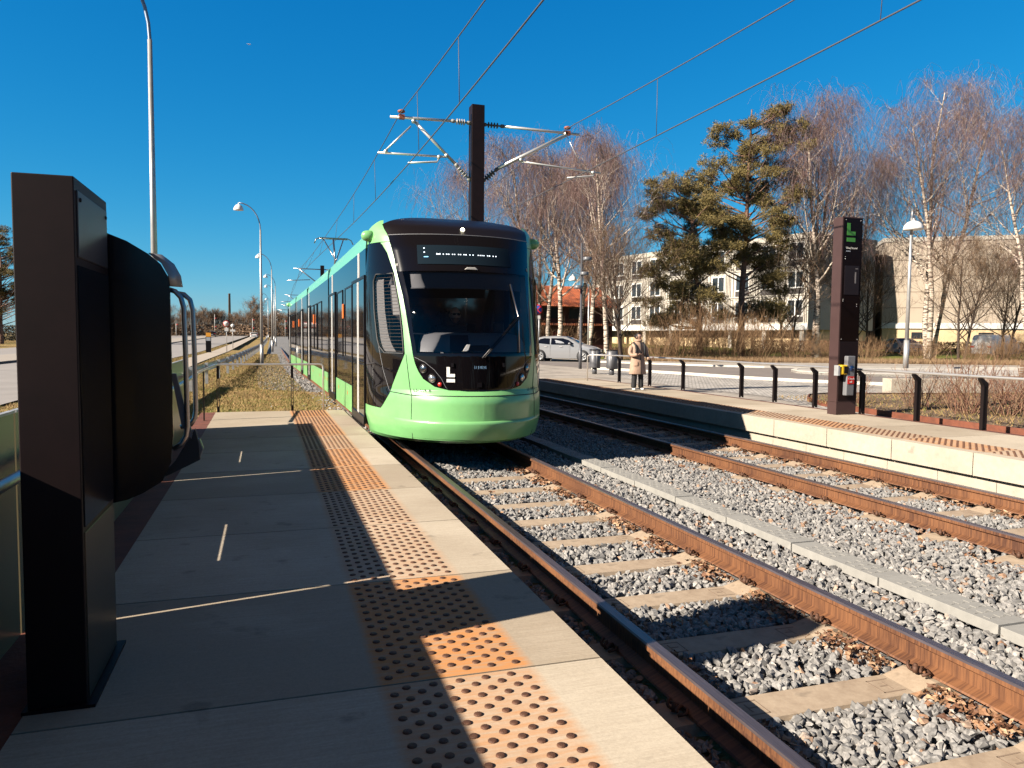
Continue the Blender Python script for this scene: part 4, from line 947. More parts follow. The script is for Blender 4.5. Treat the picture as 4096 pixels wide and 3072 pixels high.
# back wall of the platform : solid olive panels with slits, top rail and pipe handrail
OL = pbr('olive_panel', (.20, .165, .095), .32, col2=(.15, .125, .07), scale=.8)
XW = -1.115
ys_ = [-3.51, .201, 3.913, 7.625, 11.85]
t = node('platform_wall', 'low olive green panel wall with steel pipe along the back of the near platform', 'barrier', (0, 0, 0))
def wallbox(mb, ya, yb, za, zb, th=.006):
    n = max(1, int((yb - ya) / 1.2)); 
    for i in range(n):
        a = ya + (yb - ya) * i / n; b = ya + (yb - ya) * (i + 1) / n; xa, xb = cx(XW, a), cx(XW, b)
        mb.add([(xa - th, a, za), (xa + th, a, za), (xb + th, b, za), (xb - th, b, za), (xa - th, a, zb), (xa + th, a, zb), (xb + th, b, zb), (xb - th, b, zb)], [(3, 2, 1, 0), (4, 5, 6, 7), (0, 1, 5, 4), (1, 2, 6, 5), (2, 3, 7, 6), (3, 0, 4, 7)])
for i in range(4):
    ya, yb = ys_[i] + .011, ys_[i + 1] - .011; mb = MB(); sl_ = {2: (4.70, 5.63), 3: (8.47, 9.26)}.get(i)
    wallbox(mb, ya, yb, .25, .759)
    if sl_: wallbox(mb, ya, sl_[0], .759, .772); wallbox(mb, sl_[1], yb, .759, .772)
    else: wallbox(mb, ya, yb, .759, .772)
    wallbox(mb, ya, yb, .772, 1.318); mb.build('panel', OL, t)
    mb = MB(); wallbox(mb, ya, yb, 1.318, 1.330, .012); mb.build('top_trim', M['galv'], t)
mb = MB(); mb.tube([(cx(-1.0, y), y, 1.085) for y in range(-3, 13)], .024, 10); mb.build('handrail', M['steel'], t)
# railing across the end of the platform
t = node('end_railing', 'thin steel tube railing closing the far end of the near platform beside the tram', 'railing', (0, 14.33, .295))
mb = MB(); mb.tube([(-1.10, -2.2, .80), (-.97, -.15, .845), (-.93, -.02, .85), (-.86, 0, .852), (.80, 0, .852), (.86, 0, .845), (.885, 0, .82), (.893, 0, .77), (.895, 0, 0)], .019, 10); mb.build('handrail', M['steel'], t)
for x in (-.93, .337):
    mb = MB(); mb.box(x - .022, x - .010, -.02, .02, -.02, .83); mb.box(x + .010, x + .022, -.02, .02, -.02, .83); mb.box(x - .01, x + .01, -.012, .012, -.02, .10); mb.box(x - .01, x + .01, -.012, .012, .6, .83); mb.build('post', M['postblack'], t)
mb = MB(); mb.box(-1.07, -1.05, -1.35, -1.31, -.02, .80); mb.build('post', M['postblack'], t)

# ================================================================== FAR PLATFORM
t = node('info_pillar', 'tall brown stop pillar with green L sign and screen on the far platform', 'pillar', (9.934, 11.4, .295))
Hh = 3.635
mb = MB(); mb.box(0, .442, 0, .235, .0, .235); mb.build('plinth', M['brown'], t)
mb = MB(); mb.box(0, .45, 0, .235, .24, Hh); mb.build('casing', M['brown'], t)
mb = MB(); mb.box(.025, .445, -.006, .0, 1.36, Hh - .02); fr = mb.build('front_glass', pbr('black_front', (.008, .004, .004), .2, spec=.12), t)
mb = MB(); mb.box(.03, .43, -.005, .0, .26, 1.35); mb.build('lower_door', M['darkbrown'], t)
def face_M(x, z, y=-.008): return Matrix(((1, 0, 0, x), (0, 0, -1, y), (0, 1, 0, z), (0, 0, 0, 1)))
GS = pbr('green_sign', (.055, .24, .035), .5)
Lmark(fr, GS, face_M(.095, 3.30), 1.65, 'line_logo')
text('Ishøj Strand', .052, M['white'], fr, face_M(.09, 3.055), 'stop_name'); mb = MB(); mb.box(.09, .19, -.0085, -.006, 3.005, 3.022); mb.build('stop_subtitle', M['galv'], fr)
mb = MB(); mb.box(.075, .40, -.012, -.006, 2.22, 2.75); sc_ = mb.build('screen', pbr('screen_glass', (.020, .015, .018), .25, spec=.15), t)
text('1', .30, pbr('screen_digit', (.20, .18, .18), .6), sc_, face_M(.24, 2.43, -.014), 'digit'); mb = MB(); mb.box(.31, .37, -.0135, -.012, 2.69, 2.705); mb.build('screen_mark', pbr('screen_text', (.18, .16, .16), .6), sc_)
for i, (x, z) in enumerate(((.07, 3.58), (.40, 3.58), (.08, 2.91), (.08, 2.87), (.06, 2.13), (.06, 2.10), (.37, 2.05), (.37, 2.01), (.05, 1.40), (.41, 1.40))):
    mb = MB(); mb.lathe([(.008, 0), (.007, .005), (.002, .006)], 8, M=Matrix.Translation((x, -.006, z)) @ Matrix.Rotation(math.pi / 2, 4, 'X')); mb.build('screw', M['steel'], fr)
t2 = node('check_in_reader', 'dark card reader with blue disc, yellow tag and red sign on the brown far pillar', 'card reader', (10.125, 11.33, .66))
mb = MB(); mb.prism([(-.085, 0), (.085, 0), (.105, .73), (-.07, .73)], -.05, .05, 'y'); mb.build('reader_body', M['grey_in'], t2, bevel=.015)
mb = MB(); mb.lathe([(.055, 0), (.05, .012), (.001, .014)], 18, M=Matrix.Translation((.02, -.05, .50)) @ Matrix.Rotation(math.pi / 2, 4, 'X')); mb.build('touch_disc', pbr('blue_disc', (.01, .03, .10), .3), t2)
mb = MB(); mb.box(-.06, .08, -.058, -.050, .215, .355); rd = mb.build('sign', M['red'], t2)
text('Check', .052, M['white'], rd, face_M(-.052, .295, -.060), 'sign_text'); text('ud', .052, M['white'], rd, face_M(-.022, .238, -.060), 'sign_text')
t2 = node('validator', 'small yellow ticket validator with black front fixed on the far brown pillar', 'validator', (9.99, 11.32, 1.05))
mb = MB(); mb.box(-.07, .065, -.045, .07, 0, .175); mb.build('body', M['yellow'], t2, bevel=.015)
mb = MB(); mb.box(-.02, .072, -.052, -.044, .02, .15); mb.build('front', M['black_soft'], t2, bevel=.01)
mb = MB(); mb.box(-.15, -.11, -.05, .06, -.02, .17); mb.build('clear_guard', M['galv'], t2)
# railing along the back of the far platform (one long railing with posts)
t = node('platform_railing', 'long steel handrail on black angled posts along the back of the far platform', 'railing', (0, 0, 0))
def rx(y): return float(np.interp(y, [0, 8.2, 22.3], [10.62, 10.46, 9.95])) if y < 22.3 else 9.95
py_ = [6.2, 7.6, 8.887, 10.161, 11.40, 12.772, 14.10, 15.365, 16.812, 19.8, 21.348]
RXS = [(10.60, 3.0), (10.52, 6.2), (10.49, 8.0), (10.50, 10.161), (10.49, 11.4), (10.545, 12.772), (10.57, 14.1), (10.58, 15.37), (10.60, 16.8), (10.45, 18.9), (10.27, 21.35), (10.15, 22.2)]
def rxx(y): return float(np.interp(y, [b for a, b in RXS], [a for a, b in RXS])) - .04
HR = .295 + .84
mb = MB(); mb.tube([(rxx(y), y, HR) for y in np.linspace(3.2, 21.4, 26)] + [(9.75, 22.3, HR), (9.69, 22.36, HR - .03), (9.68, 22.38, HR - .08), (9.68, 22.38, .295)], .022, 10); mb.build('handrail', M['steel'], t)
def post_mesh(): 
    mb = MB(); mb.box(-.045, -.03, -.028, .028, 0, .72); mb.box(.03, .045, -.028, .028, 0, .72); mb.box(-.03, .03, -.020, .020, .03, .70)
    mb.prism([(-.045, .70), (.045, .66), (.045, .735), (-.075, .815), (-.12, .815), (-.12, .79)], -.028, .028, 'y'); return mb
pm = None
for y in [4.8, 6.2, 7.6, 8.887, 10.161, 11.42, 12.772, 14.10, 15.365, 17.938, 19.6, 21.348]:
    if pm is None: pm = post_mesh().build('post', M['postblack'], t); o = pm
    else: o = pm.copy(); COL.objects.link(o); o.parent = t
    o.location = (rxx(y) + .085, y, .297)
# litter bins
def make_bin():
    t = empty('litter_bin'); G = pbr('bin_grey', (.115, .115, .125), .45, .3)
    mb = MB(); mb.lathe([(.10, 0), (.10, .28)], 20); mb.build('foot', G, t)
    mb = MB(); mb.lathe([(.21, .26), (.215, .28), (.215, .95), (.20, .96), (.20, .5)], 24); mb.build('barrel', G, t)
    mb = MB(); P = [[(.235 * math.cos(a), .235 * math.sin(a), z) for a in zr_(-2.2, .4, 12)] for z in (.24, .97)]; mb.grid(P); mb.build('shroud', G, t, solid=.01)
    mb = MB(); mb.lathe([(.235, .97), (.235, .995), (.21, 1.01), (.15, 1.01), (.15, .99)], 24); mb.build('rim', M['black_soft'], t); return t
b0 = make_bin(); b0.location = (12.90, 27.4, .2); tag(b0, 'grey cylindrical litter bin just behind the woman, the right one of the pair', 'litter bin', 'grey litter bins')
b1 = copy_tree(b0); b1.location = (12.60, 27.9 + .5, .2); b1.rotation_euler = (0, 0, .5); tag(b1, 'grey cylindrical litter bin behind the railing, the left one of the pair', 'litter bin', 'grey litter bins')
# street lamps ---------------------------------------------------------
def dome(mb, c, r=.30, h=.34):
    x, y, z = c; mb.lathe([(r, 0), (r * .99, .03), (r * .93, .12), (r * .78, .22), (r * .55, .30), (r * .30, h), (r * .12, h + .03), (r * .10, h + .10), (.02, h + .11)], 20, (x, y, z))
POLE = pbr('lamp_pole', (.36, .35, .34), .45, .55, var=.12, scale=5)
POLE_B = pbr('lamp_arm', (.16, .19, .24), .45, .5)
WH = pbr('lamp_white', (.82, .80, .77), .35)
def street_lamp(h, arm=1.35, r0=.085, r1=.05, rise=1.5):
    t = empty('street_lamp')
    mb = MB(); mb.tube([(0, 0, 0), (0, 0, 1.2)], r0 * 1.15, 12); mb.tube([(0, 0, 1.2), (0, 0, h - rise)], [r0, r1], 12); mb.build('pole', POLE, t)
    pts = [(0, 0, h - rise - .3), (0, 0, h - rise)]
    for k in range(1, 9):
        a = k / 8 * math.pi / 2; pts.append((-(arm) * (1 - math.cos(a)), 0, h - rise + rise * math.sin(a)))
    mb = MB(); mb.tube(pts, .036, 8); mb.build('arm', POLE_B, t)
    mb = MB(); dome(mb, (-arm - .02, 0, h - .46)); mb.build('lamp_head', WH, t); return t
lp = street_lamp(9.95, 1.25, .10, .05, 1.6)
LL = [('first full street lamp beyond the platform, its white dome highest against the sky', -.64, 50.0, -.13), ('second dome street lamp along the guardrail, just right of the tallest one', .0, 81, -.05), ('third dome street lamp along the guardrail', .46, 110, .1), ('fourth dome street lamp, smaller, in the receding row by the track', .30, 136, .3),
      ('fifth dome street lamp, leaning lowest left in the receding row', -.8, 168, .55), ('sixth small dome street lamp in the receding row', -.1, 196, .8), ('seventh tiny street lamp, nearly at the treetops', 1.6, 268, 1.3), ('eighth and farthest street lamp of the receding row', 2.9, 324, 1.5)]
lp1 = street_lamp(9.6, 1.1, .075, .045, 1.7); lp1.location = (-2.35, 17.5, -.15); tag(lp1, 'tall grey street lamp pole rising behind the ticket machine past the top edge', 'street lamp', 'street lamps along the track')
for i, (lab, x, y, z) in enumerate(LL):
    o = lp if i == 0 else copy_tree(lp); o.location = (x, y, z); tag(o, lab, 'street lamp', 'street lamps along the track')
# right hand lamps
t = node('street_lamp', 'slim white street lamp with half dome head right of the brown pillar', 'street lamp', (30.5, 30.2, .2))
mb = MB(); mb.tube([(0, 0, 0), (0, 0, 1.5)], .13, 12); mb.tube([(0, 0, 1.5), (0, 0, 7.6)], [.10, .055], 12); mb.build('pole', POLE, t)
mb = MB(); mb.tube([(0, 0, 7.5), (.02, 0, 7.9), (.1, .1, 8.05)], .03, 6); mb.build('arm', POLE, t)
mb = MB(); mb.lathe([(.47, 0), (.465, .07), (.43, .19), (.35, .31), (.24, .39), (.10, .435), (.04, .45), (.03, .55), (.01, .56)], 22, (.0, -.12, 7.0)); mb.build('lamp_head', WH, t)
t = node('spotlight_mast', 'grey mast with three round spotlight heads beside the grey hatchback', 'light mast', (13.96, 33.15, .2))
mb = MB(); mb.tube([(0, 0, 0), (0, 0, 1.0), (0, 0, 1.01), (0, 0, 5.95)], [.075, .075, .06, .05], 12); mb.build('mast', pbr('mast_grey', (.10, .10, .11), .45, .3), t)
for z, dx in ((5.12, .22), (4.42, .08), (3.78, -.22)):
    mb = MB(); mb.lathe([(.20, 0), (.21, .02), (.21, .13), (.17, .16), (.001, .16)], 18, (dx, -.16, z)); mb.build('spotlight', pbr('spot_grey', (.13, .13, .14), .4), t)
t = node('street_lamp', 'white dome street lamp hanging on a curved arm between the birch trunks', 'street lamp', (22.3, 51.5, .4))
mb = MB(); mb.tube([(0, 0, 0), (0, 0, 4.6)], .06, 8); mb.build('pole', POLE, t)
mb = MB(); mb.tube([(-1.25 * (1 - math.cos(a)), 0, 4.6 + 1.45 * math.sin(a)) for a in zr_(0, 1.57, 8)], .035, 6); mb.build('arm', POLE_B, t)
mb = MB(); dome(mb, (-1.3, 0, 5.45), .30, .36); mb.build('lamp_head', WH, t)
# catenary mast ----------------------------------------------------------
YM = 17.6; XM = 4.67
t = node('catenary_mast', 'tall dark square catenary mast with bracket arms on both sides behind the tram', 'catenary mast', (0, YM, 0))
mb = MB(); mb.box(XM - .155, XM + .155, -.155, .155, -.4, 7.13); mb.build('mast', M['darkbrown'], t, bevel=.01)
mb = MB(); 
for s in (-1,):
    for za, zb in ((5.7, 6.9), (4.2, 5.6)): mb = MB(); mb.box(XM - .165, XM - .155, -.13, -.06, za, zb); mb.build('slot_rail', M['black_soft'], t)
def insul(name, a, b, mat, par, n=4, r=.055):
    a = Vector(a); b = Vector(b); d = (b - a); Mx = Matrix.Translation(a) @ d.to_track_quat('Z', 'Y').to_matrix().to_4x4(); L = d.length
    prof = [(.03, 0), (.045, .02), (.045, .08), (.022, .1)]
    for k in range(n): z0 = .12 + k * (L - .24) / n; prof += [(.022, z0), (r * 1.3, z0 + .015), (r * 1.3, z0 + .025), (.022, z0 + .045)]
    prof += [(.022, L - .1), (.045, L - .08), (.045, L - .01), (.03, L)]
    mb = MB(); mb.lathe(prof, 12, M=Mx); return mb.build(name, mat, par)
AL = M['alu']
def arm(s, e):
    a = empty('cantilever', parent=t)
    for nm, pts, r in e['tubes']: mb = MB(); mb.tube([(x, 0 + dy, z) for x, dy, z in pts], r, 8); mb.build(nm, AL, a)
    for p, q in e['ins']: insul('insulator', p, q, pbr('insulator', (.36, .33, .30), .45) if s < 0 else pbr('insulator_dark', (.10, .085, .08), .45), a)
    x, z = e['cl']; mb = MB(); mb.box(x - .06, x + .07, -.05, .05, z - .14, z - .04); mb.lathe([(.05, 0), (.085, .02), (.085, .05), (.05, .07), (.001, .08)], 10, (x, 0, z)); mb.build('messenger_clamp', pbr('rust_clamp', (.28, .08, .04), .6), a)
    for x, z in e['jt']: mb = MB(); mb.lathe([(.045, -.05), (.045, .05)], 8, M=Matrix.Translation((x, 0, z)) @ Matrix.Rotation(math.pi / 2, 4, 'X')); mb.build('joint', AL, a)
arm(-1, dict(tubes=[('top_tube', [(2.62, 0, 6.69), (4.05, 0, 6.73)], .033), ('strut', [(3.17, 0, 6.65), (4.15, 0, 5.75)], .035), ('registration_tube', [(2.34, 0, 5.86), (3.94, 0, 5.89)], .025), ('hanger', [(2.52, 0, 5.93), (3.10, 0, 6.52)], .02), ('steady_arm', [(3.02, -.1, 5.66), (3.72, 0, 5.76), (3.78, 0, 5.88)], .022)],
            ins=[((4.05, 0, 6.73), (4.52, 0, 6.72)), ((4.15, 0, 5.75), (4.52, 0, 5.38))], cl=(2.88, 6.80), jt=[(3.16, 6.64), (2.52, 5.90), (3.94, 5.92), (3.76, 5.87)]))
arm(1, dict(tubes=[('top_tube', [(5.35, 0, 6.72), (7.30, 0, 6.70)], .033), ('strut', [(5.2, 0, 5.72), (6.95, 0, 6.66)], .045), ('registration_tube', [(5.78, 0, 5.93), (7.88, 0, 5.80)], .022), ('steady_arm', [(6.95, -.1, 5.60), (7.68, 0, 5.72), (7.72, 0, 5.80)], .022), ('wire_hanger', [(6.98, 0, 6.62), (7.42, 0, 5.84)], .008)],
            ins=[((4.82, 0, 6.72), (5.35, 0, 6.72)), ((4.82, 0, 5.38), (5.2, 0, 5.72))], cl=(6.98, 6.80), jt=[(6.93, 6.68), (5.78, 5.96), (7.68, 5.80)]))
# wires
WI = pbr('wire', (.07, .07, .08), .6)
def wire(label, fz, X, r, y0=-30, y1=140, n=200, seg=None, drops=None, name='contact_wire'):
    t = tag(empty(name, (0, 0, 0)), label, 'overhead wire', 'overhead wires')
    mb = MB(); mb.tube([(X(y), y, fz(y)) for y in np.linspace(y0, y1, n)], r, 5); mb.build('cable', WI, t)
    for y, zt_, xt in (drops or []):
        mb = MB(); mb.tube([(X(y), y, fz(y)), (xt(y), y, zt_(y))], .007, 4); mb.build('dropper', WI, t)
cz = lambda y: 5.42
def mzf(y):  # messenger sagging between masts 42 m apart
    p = ((y - YM) % 42) / 42; return 6.78 - .55 * 4 * p * (1 - p) 
def Xc1(y): return cx(2.78, y) + .26 * math.cos((y - YM) / 42 * math.pi) * 1.0 + .0
def Xm1(y): return cx(2.9, y) + .10
def Xc2(y): return cx(6.86, y) + .20 * math.cos((y - YM) / 42 * math.pi)
def Xm2(y): return cx(7.0, y) + .05
wire('contact wire over the near track, running down to the left bracket arm', lambda y: 5.47, Xc1, .012)
wire('catenary wire with droppers above the near track', mzf, Xm1, .011, drops=[(y, lambda y: 5.47, Xc1) for y in (2.5, 7.5, 12.2, 15.6, 21.5, 26, 31, 37, 43, 49, 54)], name='catenary_wire')
wire('contact wire over the empty track, passing right of the mast', lambda y: 5.50, Xc2, .012)
wire('catenary wire with droppers above the empty track on the right', mzf, Xm2, .011, drops=[(y, lambda y: 5.50, Xc2) for y in (2.5, 7.5, 13.0, 22, 27, 32, 37, 43, 49)], name='catenary_wire')
# far masts
fm = node('catenary_mast', 'distant dark catenary mast seen just behind the tram pantograph', 'catenary mast', (cx(4.6, 59.6), 59.6, -.3), group='distant catenary masts')
mb = MB(); mb.box(-.14, .14, -.14, .14, 0, 7.3); mb.build('mast', M['darkbrown'], fm)
for s in (-1, 1):
    mb = MB(); mb.tube([(0, 0, 7.0), (s * 2.1, 0, 7.02)], .035, 6); mb.build('top_tube', M['steel_dark'], fm)
    mb = MB(); mb.tube([(0, 0, 5.7), (s * 1.7, 0, 6.98)], .04, 6); mb.build('strut', M['steel_dark'], fm)
    mb = MB(); mb.tube([(s * .9, 0, 6.2), (s * 2.6, 0, 6.1)], .028, 6); mb.build('registration_tube', M['steel_dark'], fm)
for y, lab in ((101.6, 'second distant catenary mast, small beyond the tram roof'), (143.6, 'third distant catenary mast far down the line'), (185.6, 'fourth and farthest catenary mast down the line')):
    o = copy_tree(fm); o.location = (cx(4.6, y), y, -.3 + max(0, y - 85) * .0085); tag(o, lab)

# ================================================================== LEFT SIDE OBJECTS
t = node('guardrail', 'galvanised crash barrier on close posts between tan path and grass strip', 'guardrail')
GX = [(-2.9, 12), (-2.75, 20), (-2.3, 30), (-2.0, 37), (-1.85, 48), (-1.7, 60), (-1.55, 75), (-1.1, 110), (-.9, 150), (-1.3, 190)]
def gxf(y): return float(np.interp(y, [b for a, b in GX], [a for a, b in GX]))
def gzf(y): return -.14 + max(0, y - 85) * .0085
mb = MB(); P = []
ww = [(.0, .0), (.05, .03), (.05, .09), (.0, .13), (-.0, .17), (.05, .21), (.05, .27), (.0, .31)]
for y in list(np.linspace(12, 80, 60)) + list(np.linspace(84, 190, 30)): P.append([(gxf(y) - .10 - a, y, gzf(y) + .44 + z) for a, z in ww])
mb.grid(P, smooth=True); mb.build('beam', M['galv'], t, solid=.004)
gp = None
for k in range(44):
    y = 14.2 + 3.9 * k if k < 12 else 14.2 + 3.9 * k
    if gp is None: mb = MB(); mb.box(-.07, .04, -.05, -.042, 0, .78); mb.box(-.07, .04, .042, .05, 0, .78); mb.box(-.07, -.062, -.042, .042, 0, .78); gp = mb.build('post', M['galv'], t); o = gp
    else: o = gp.copy(); COL.objects.link(o); o.parent = t
    o.location = (gxf(y), y, gzf(y))
def round_sign(label, loc, z, r, rim, face_, h, extra=None, rz=0.0, cat='road sign'):
    t = node('road_sign', label, cat, loc, rz)
    mb = MB(); mb.tube([(0, 0, 0), (0, 0, h)], .04, 8); mb.build('pole', POLE, t)
    Mx = Matrix.Translation((0, -.05, z)) @ Matrix.Rotation(math.pi / 2, 4, 'X')
    mb = MB(); mb.lathe([(r, 0), (r, .02), (r * .8, .022)], 26, M=Mx); d = mb.build('disc', rim, t)
    mb = MB(); mb.lathe([(r * .78, .02), (r * .78, .026), (.001, .027)], 26, M=Mx); mb.build('disc_face', face_, d)
    return t, d
BZ = pbr('sign_black', (.02, .02, .02), .6); RED = M['red']; WHT = M['white']
t_, d = round_sign('round red rimmed road sign with a black figure row and plate below', (-4.55, 84, -.1), 4.05 - 1.15, .33, RED, WHT, 3.2)
def ftxt(s, size, par, x, z, y=-.082, m=BZ, nm='lettering'): text(s, size, m, par, face_M(x, z, y), nm)
ftxt('3,5m', .22, d, -.24, 2.83)
mb = MB(); mb.box(-.19, .19, -.06, -.04, 2.12, 2.46); mb.build('plate', WHT, t_)
t_, d = round_sign('round white road sign with a small plate behind the red rimmed one', (-4.6, 98, .0), 2.75, .28, BZ, WHT, 3.1); mb = MB(); mb.box(-.30, .30, -.06, -.04, 2.05, 2.3); mb.build('plate', WHT, t_)
t_, d = round_sign('grey round end of limit sign on the far side of the left road', (-16.9, 92, -.0), 3.15, .34, M['galv'], pbr('sign_grey', (.55, .52, .48), .6), 3.3)
mb = MB(); mb.box(-.33, .33, -.06, -.04, 2.35, 2.62); mb.build('plate', M['galv'], t_)
mb = MB(); mb.obox(Vector((0, -.085, 3.15)), .5, .012, .05, 0, M=Matrix.Translation((0, -.085, 3.15)) @ Matrix.Rotation(-.8, 4, 'Y')); mb.build('slash', BZ, d)
t = node('ticket_post', 'black post with orange top standing on the verge beside the tan path', 'post', (-6.05, 80.5, -.1))
mb = MB(); mb.box(-.25, .25, -.12, .12, 0, 1.55); mb.build('body', M['black_soft'], t); mb = MB(); mb.box(-.23, .23, -.1, .1, 1.55, 1.95); mb.build('lamp_box', pbr('orange_box', (.85, .36, .03), .5), t)
mb = MB(); mb.box(-.2, .2, -.13, -.12, 1.15, 1.5); mb.build('panel', pbr('panel_grey', (.40, .42, .45), .4), t)
# cars ------------------------------------------------------------------
def make_wheel(par, x, y, r, mat_r, w=.2):
    wh = empty('wheel', (x, y, r), parent=par); Mx = Matrix.Rotation(math.pi / 2, 4, 'X'); s = 1 if y > 0 else -1
    mb = MB(); mb.lathe([(r * .64, -w / 2), (r * .92, -w / 2), (r, -w / 2 + .03), (r, w / 2 - .03), (r * .92, w / 2), (r * .64, w / 2)], 26, M=Mx); mb.build('tyre', M['rubber'], wh)
    mb = MB(); yy = -s * 0
    for k in range(5):
        a = k * 2 * math.pi / 5; 
        for da in (-.22, .22):
            c, sn = math.cos(a + da * .9), math.sin(a + da * .9)
            p0 = Vector((.05 * math.cos(a), s * (w / 2 - .015), .05 * math.sin(a))); p1 = Vector((r * .62 * c, s * (w / 2 - .01), r * .62 * sn)); mb.tube([p0, p1], [.035, .03], 4, smooth=False)
    mb.lathe([(r * .67, w / 2 - .02), (r * .67, w / 2 + .002), (r * .60, w / 2 + .002), (r * .60, w / 2 - .05)], 26, M=Mx @ Matrix.Scale(-s, 4, (0, 0, 1)))
    mb.build('rim', mat_r, wh)
def car(name, label, loc, rz, paint, L=4.49, W=1.79, prof=None, glassp=None, wheels=(.82, 3.52), wr=.33, group=None, lights=True, plate=True, wheelmat=None, cat='car'):
    """x forward (front at x=L), y lateral"""
    t = node(name, label, cat, loc, rz, group)
    sill = .20
    ny = 9
    def half(z, zb, zt): return W / 2 * (1 - .17 * max(0, (z - zb) / max(.01, zt - zb)) ** 1.3)
    zbelt = glassp['belt']
    top = sorted(prof)
    xs = sorted(set([round(L * i / 44, 3) for i in range(45)] + [p[0] for p in prof]))
    def ztop_(x): return float(np.interp(x, [p[0] for p in top], [p[1] for p in top]))
    zm = max(p[1] for p in prof)
    P = []
    for x in xs:
        zt = ztop_(x); e = 1 - .16 * max(0, (abs(x - L / 2) / (L / 2)) - .72) ** 1.5 / .28 ** 1.5
        zb_ = sill + (.10 if x < .15 or x > L - .15 else 0); row = []
        def hw(z): return half(z, zbelt, zm) * e if z > zbelt else W / 2 * e * (.965 + .035 * math.sin(min(1, (z - sill) / (zbelt - sill)) * math.pi))
        zs_ = [zb_ + (zt - .07 - zb_) * k / 7 for k in range(8)]
        side = [(hw(z), z) for z in zs_]; crn = [(hw(zt) * .93, zt - .02), (hw(zt) * .6, zt + .005), (0, zt + .015)]
        half_ = side + crn; row = [(x, -a, z) for a, z in half_] + [(x, a, z) for a, z in half_[-2::-1]]; P.append(row)
    mb = MB(); mb.grid(P, smooth=True); mb.add(P[0], [tuple(range(len(P[0])))[::-1]]); mb.add(P[-1], [tuple(range(len(P[-1])))])
    body = mb.build('body', paint, t, fixn=True)
    mb = MB()
    for x in wheels:
        for s in (-1, 1): mb.lathe([(wr * 1.16, 0), (wr * 1.16, .012)], 24, M=Matrix.Translation((x, s * (W / 2 - .004) - (.006 if s > 0 else .006), wr + .01)) @ Matrix.Rotation(math.pi / 2, 4, 'X'))
    for i, x in enumerate(wheels):
        for s in (-1, 1):
            mb = MB(); mb.lathe([(wr * 1.15, 0), (wr * 1.15, .014)], 24, M=Matrix.Translation((x, s * (W / 2 + .001) + .007, wr + .01)) @ Matrix.Rotation(math.pi / 2, 4, 'X')); mb.build('wheel_arch', M['black_matte'], t)
            make_wheel(t, x, s * (W / 2 - .085), wr, wheelmat or M['alu'])
    # side windows
    for pts in glassp['side']:
        for s in (-1, 1):
            mb = MB(); v = [(x, s * (half(z, zbelt, zm) * (1 - .16 * max(0, (abs(x - L / 2) / (L / 2)) - .72) ** 1.5 / .28 ** 1.5) + .006), z) for x, z in pts]; mb.add(v, [tuple(range(len(v)))[::(1 if s < 0 else -1)]]); mb.build('side_window', M['black_gloss'], t)
    for nm, (xa, xb) in glassp['ends'].items():
        mb = MB(); Pw = []
        for k in range(7):
            x = xa + (xb - xa) * k / 6; z = ztop_(x) + .012; hw_ = half(z, zbelt, zm) * .86; Pw.append([(x + (.015 if xb > L / 2 else -.015), -hw_, z - .012), (x + (.02 if xb > L / 2 else -.02), -hw_ * .5, z + .008), (x + (.02 if xb > L / 2 else -.02), 0, z + .012), (x + (.02 if xb > L / 2 else -.02), hw_ * .5, z + .008), (x + (.015 if xb > L / 2 else -.015), hw_, z - .012)])
        mb.grid(Pw); mb.build(nm, M['black_gloss'], t, fixn=True)
    if glassp.get('doors'):
        for x in glassp['doors']:
            for s in (-1, 1): mb = MB(); mb.tube([(x, s * (W / 2 * .975 + .004), .30), (x, s * (W / 2 + .004), .6), (x, s * (W / 2 * .985), zbelt)], .005, 4); mb.build('door_gap', M['black_matte'], t)
    for x in glassp.get('handles', ()):
        for s in (-1, 1): mb = MB(); mb.obox(Vector((x, s * (W / 2 + .012), zbelt - .09)), .17, .03, .03); mb.build('door_handle', M['steel'], t)
    for s in (-1, 1):
        if 'mirror' in glassp: x, z = glassp['mirror']; mb = MB(); mb.lathe([(.03, -.10), (.085, -.05), (.09, .04), (.05, .10)], 12, M=Matrix.Translation((x, s * (W / 2 + .10), z)) @ Matrix.Rotation(math.pi / 2, 4, 'X') @ Matrix.Scale(.75, 4, (0, 1, 0))); mb.build('mirror', paint, t)
    if lights:
        for s in (-1, 1):
            mb = MB(); mb.add([(L * .985 - .10 + .02, s * W * .47, .66), (L - .02 + .02, s * W * .30, .60), (L - .05 + .02, s * W * .30, .70), (L * .9, s * W * .495, .80), (L * .89, s * W * .50, .76)], [(0, 1, 2, 3, 4)]); mb.build('headlight', LENS2, t, solid=.01)
            mb = MB(); mb.box(-.012, .03, *sorted((s * W * .30, s * W * .46)), .82, .98); mb.build('tail_light', M['red'], t)
        mb = MB(); mb.prism([(-W * .28, .60), (W * .28, .60), (W * .20, .36), (-W * .20, .36)], L - .03, L + .012, 'x'); mb.build('grille', M['black_soft'], t)
    if plate: 
        mb = MB(); mb.box(L + .0, L + .024, -.26, .26, .42, .53); mb.build('number_plate', M['white'], t)
        mb = MB(); mb.box(-.03, .0, -.26, .26, .62, .73); mb.build('number_plate', M['white'], t)
    return t
GREYP = pbr('grey_car_paint', (.30, .30, .31), .3, .2, coat=.6)
hp = [(0, .55), (.05, .95), (.18, 1.16), (.5, 1.42), (1.0, 1.53), (1.9, 1.56), (2.5, 1.50), (3.0, 1.28), (3.38, 1.06), (3.7, 1.0), (4.1, .90), (4.38, .76), (4.46, .60), (4.49, .42)]
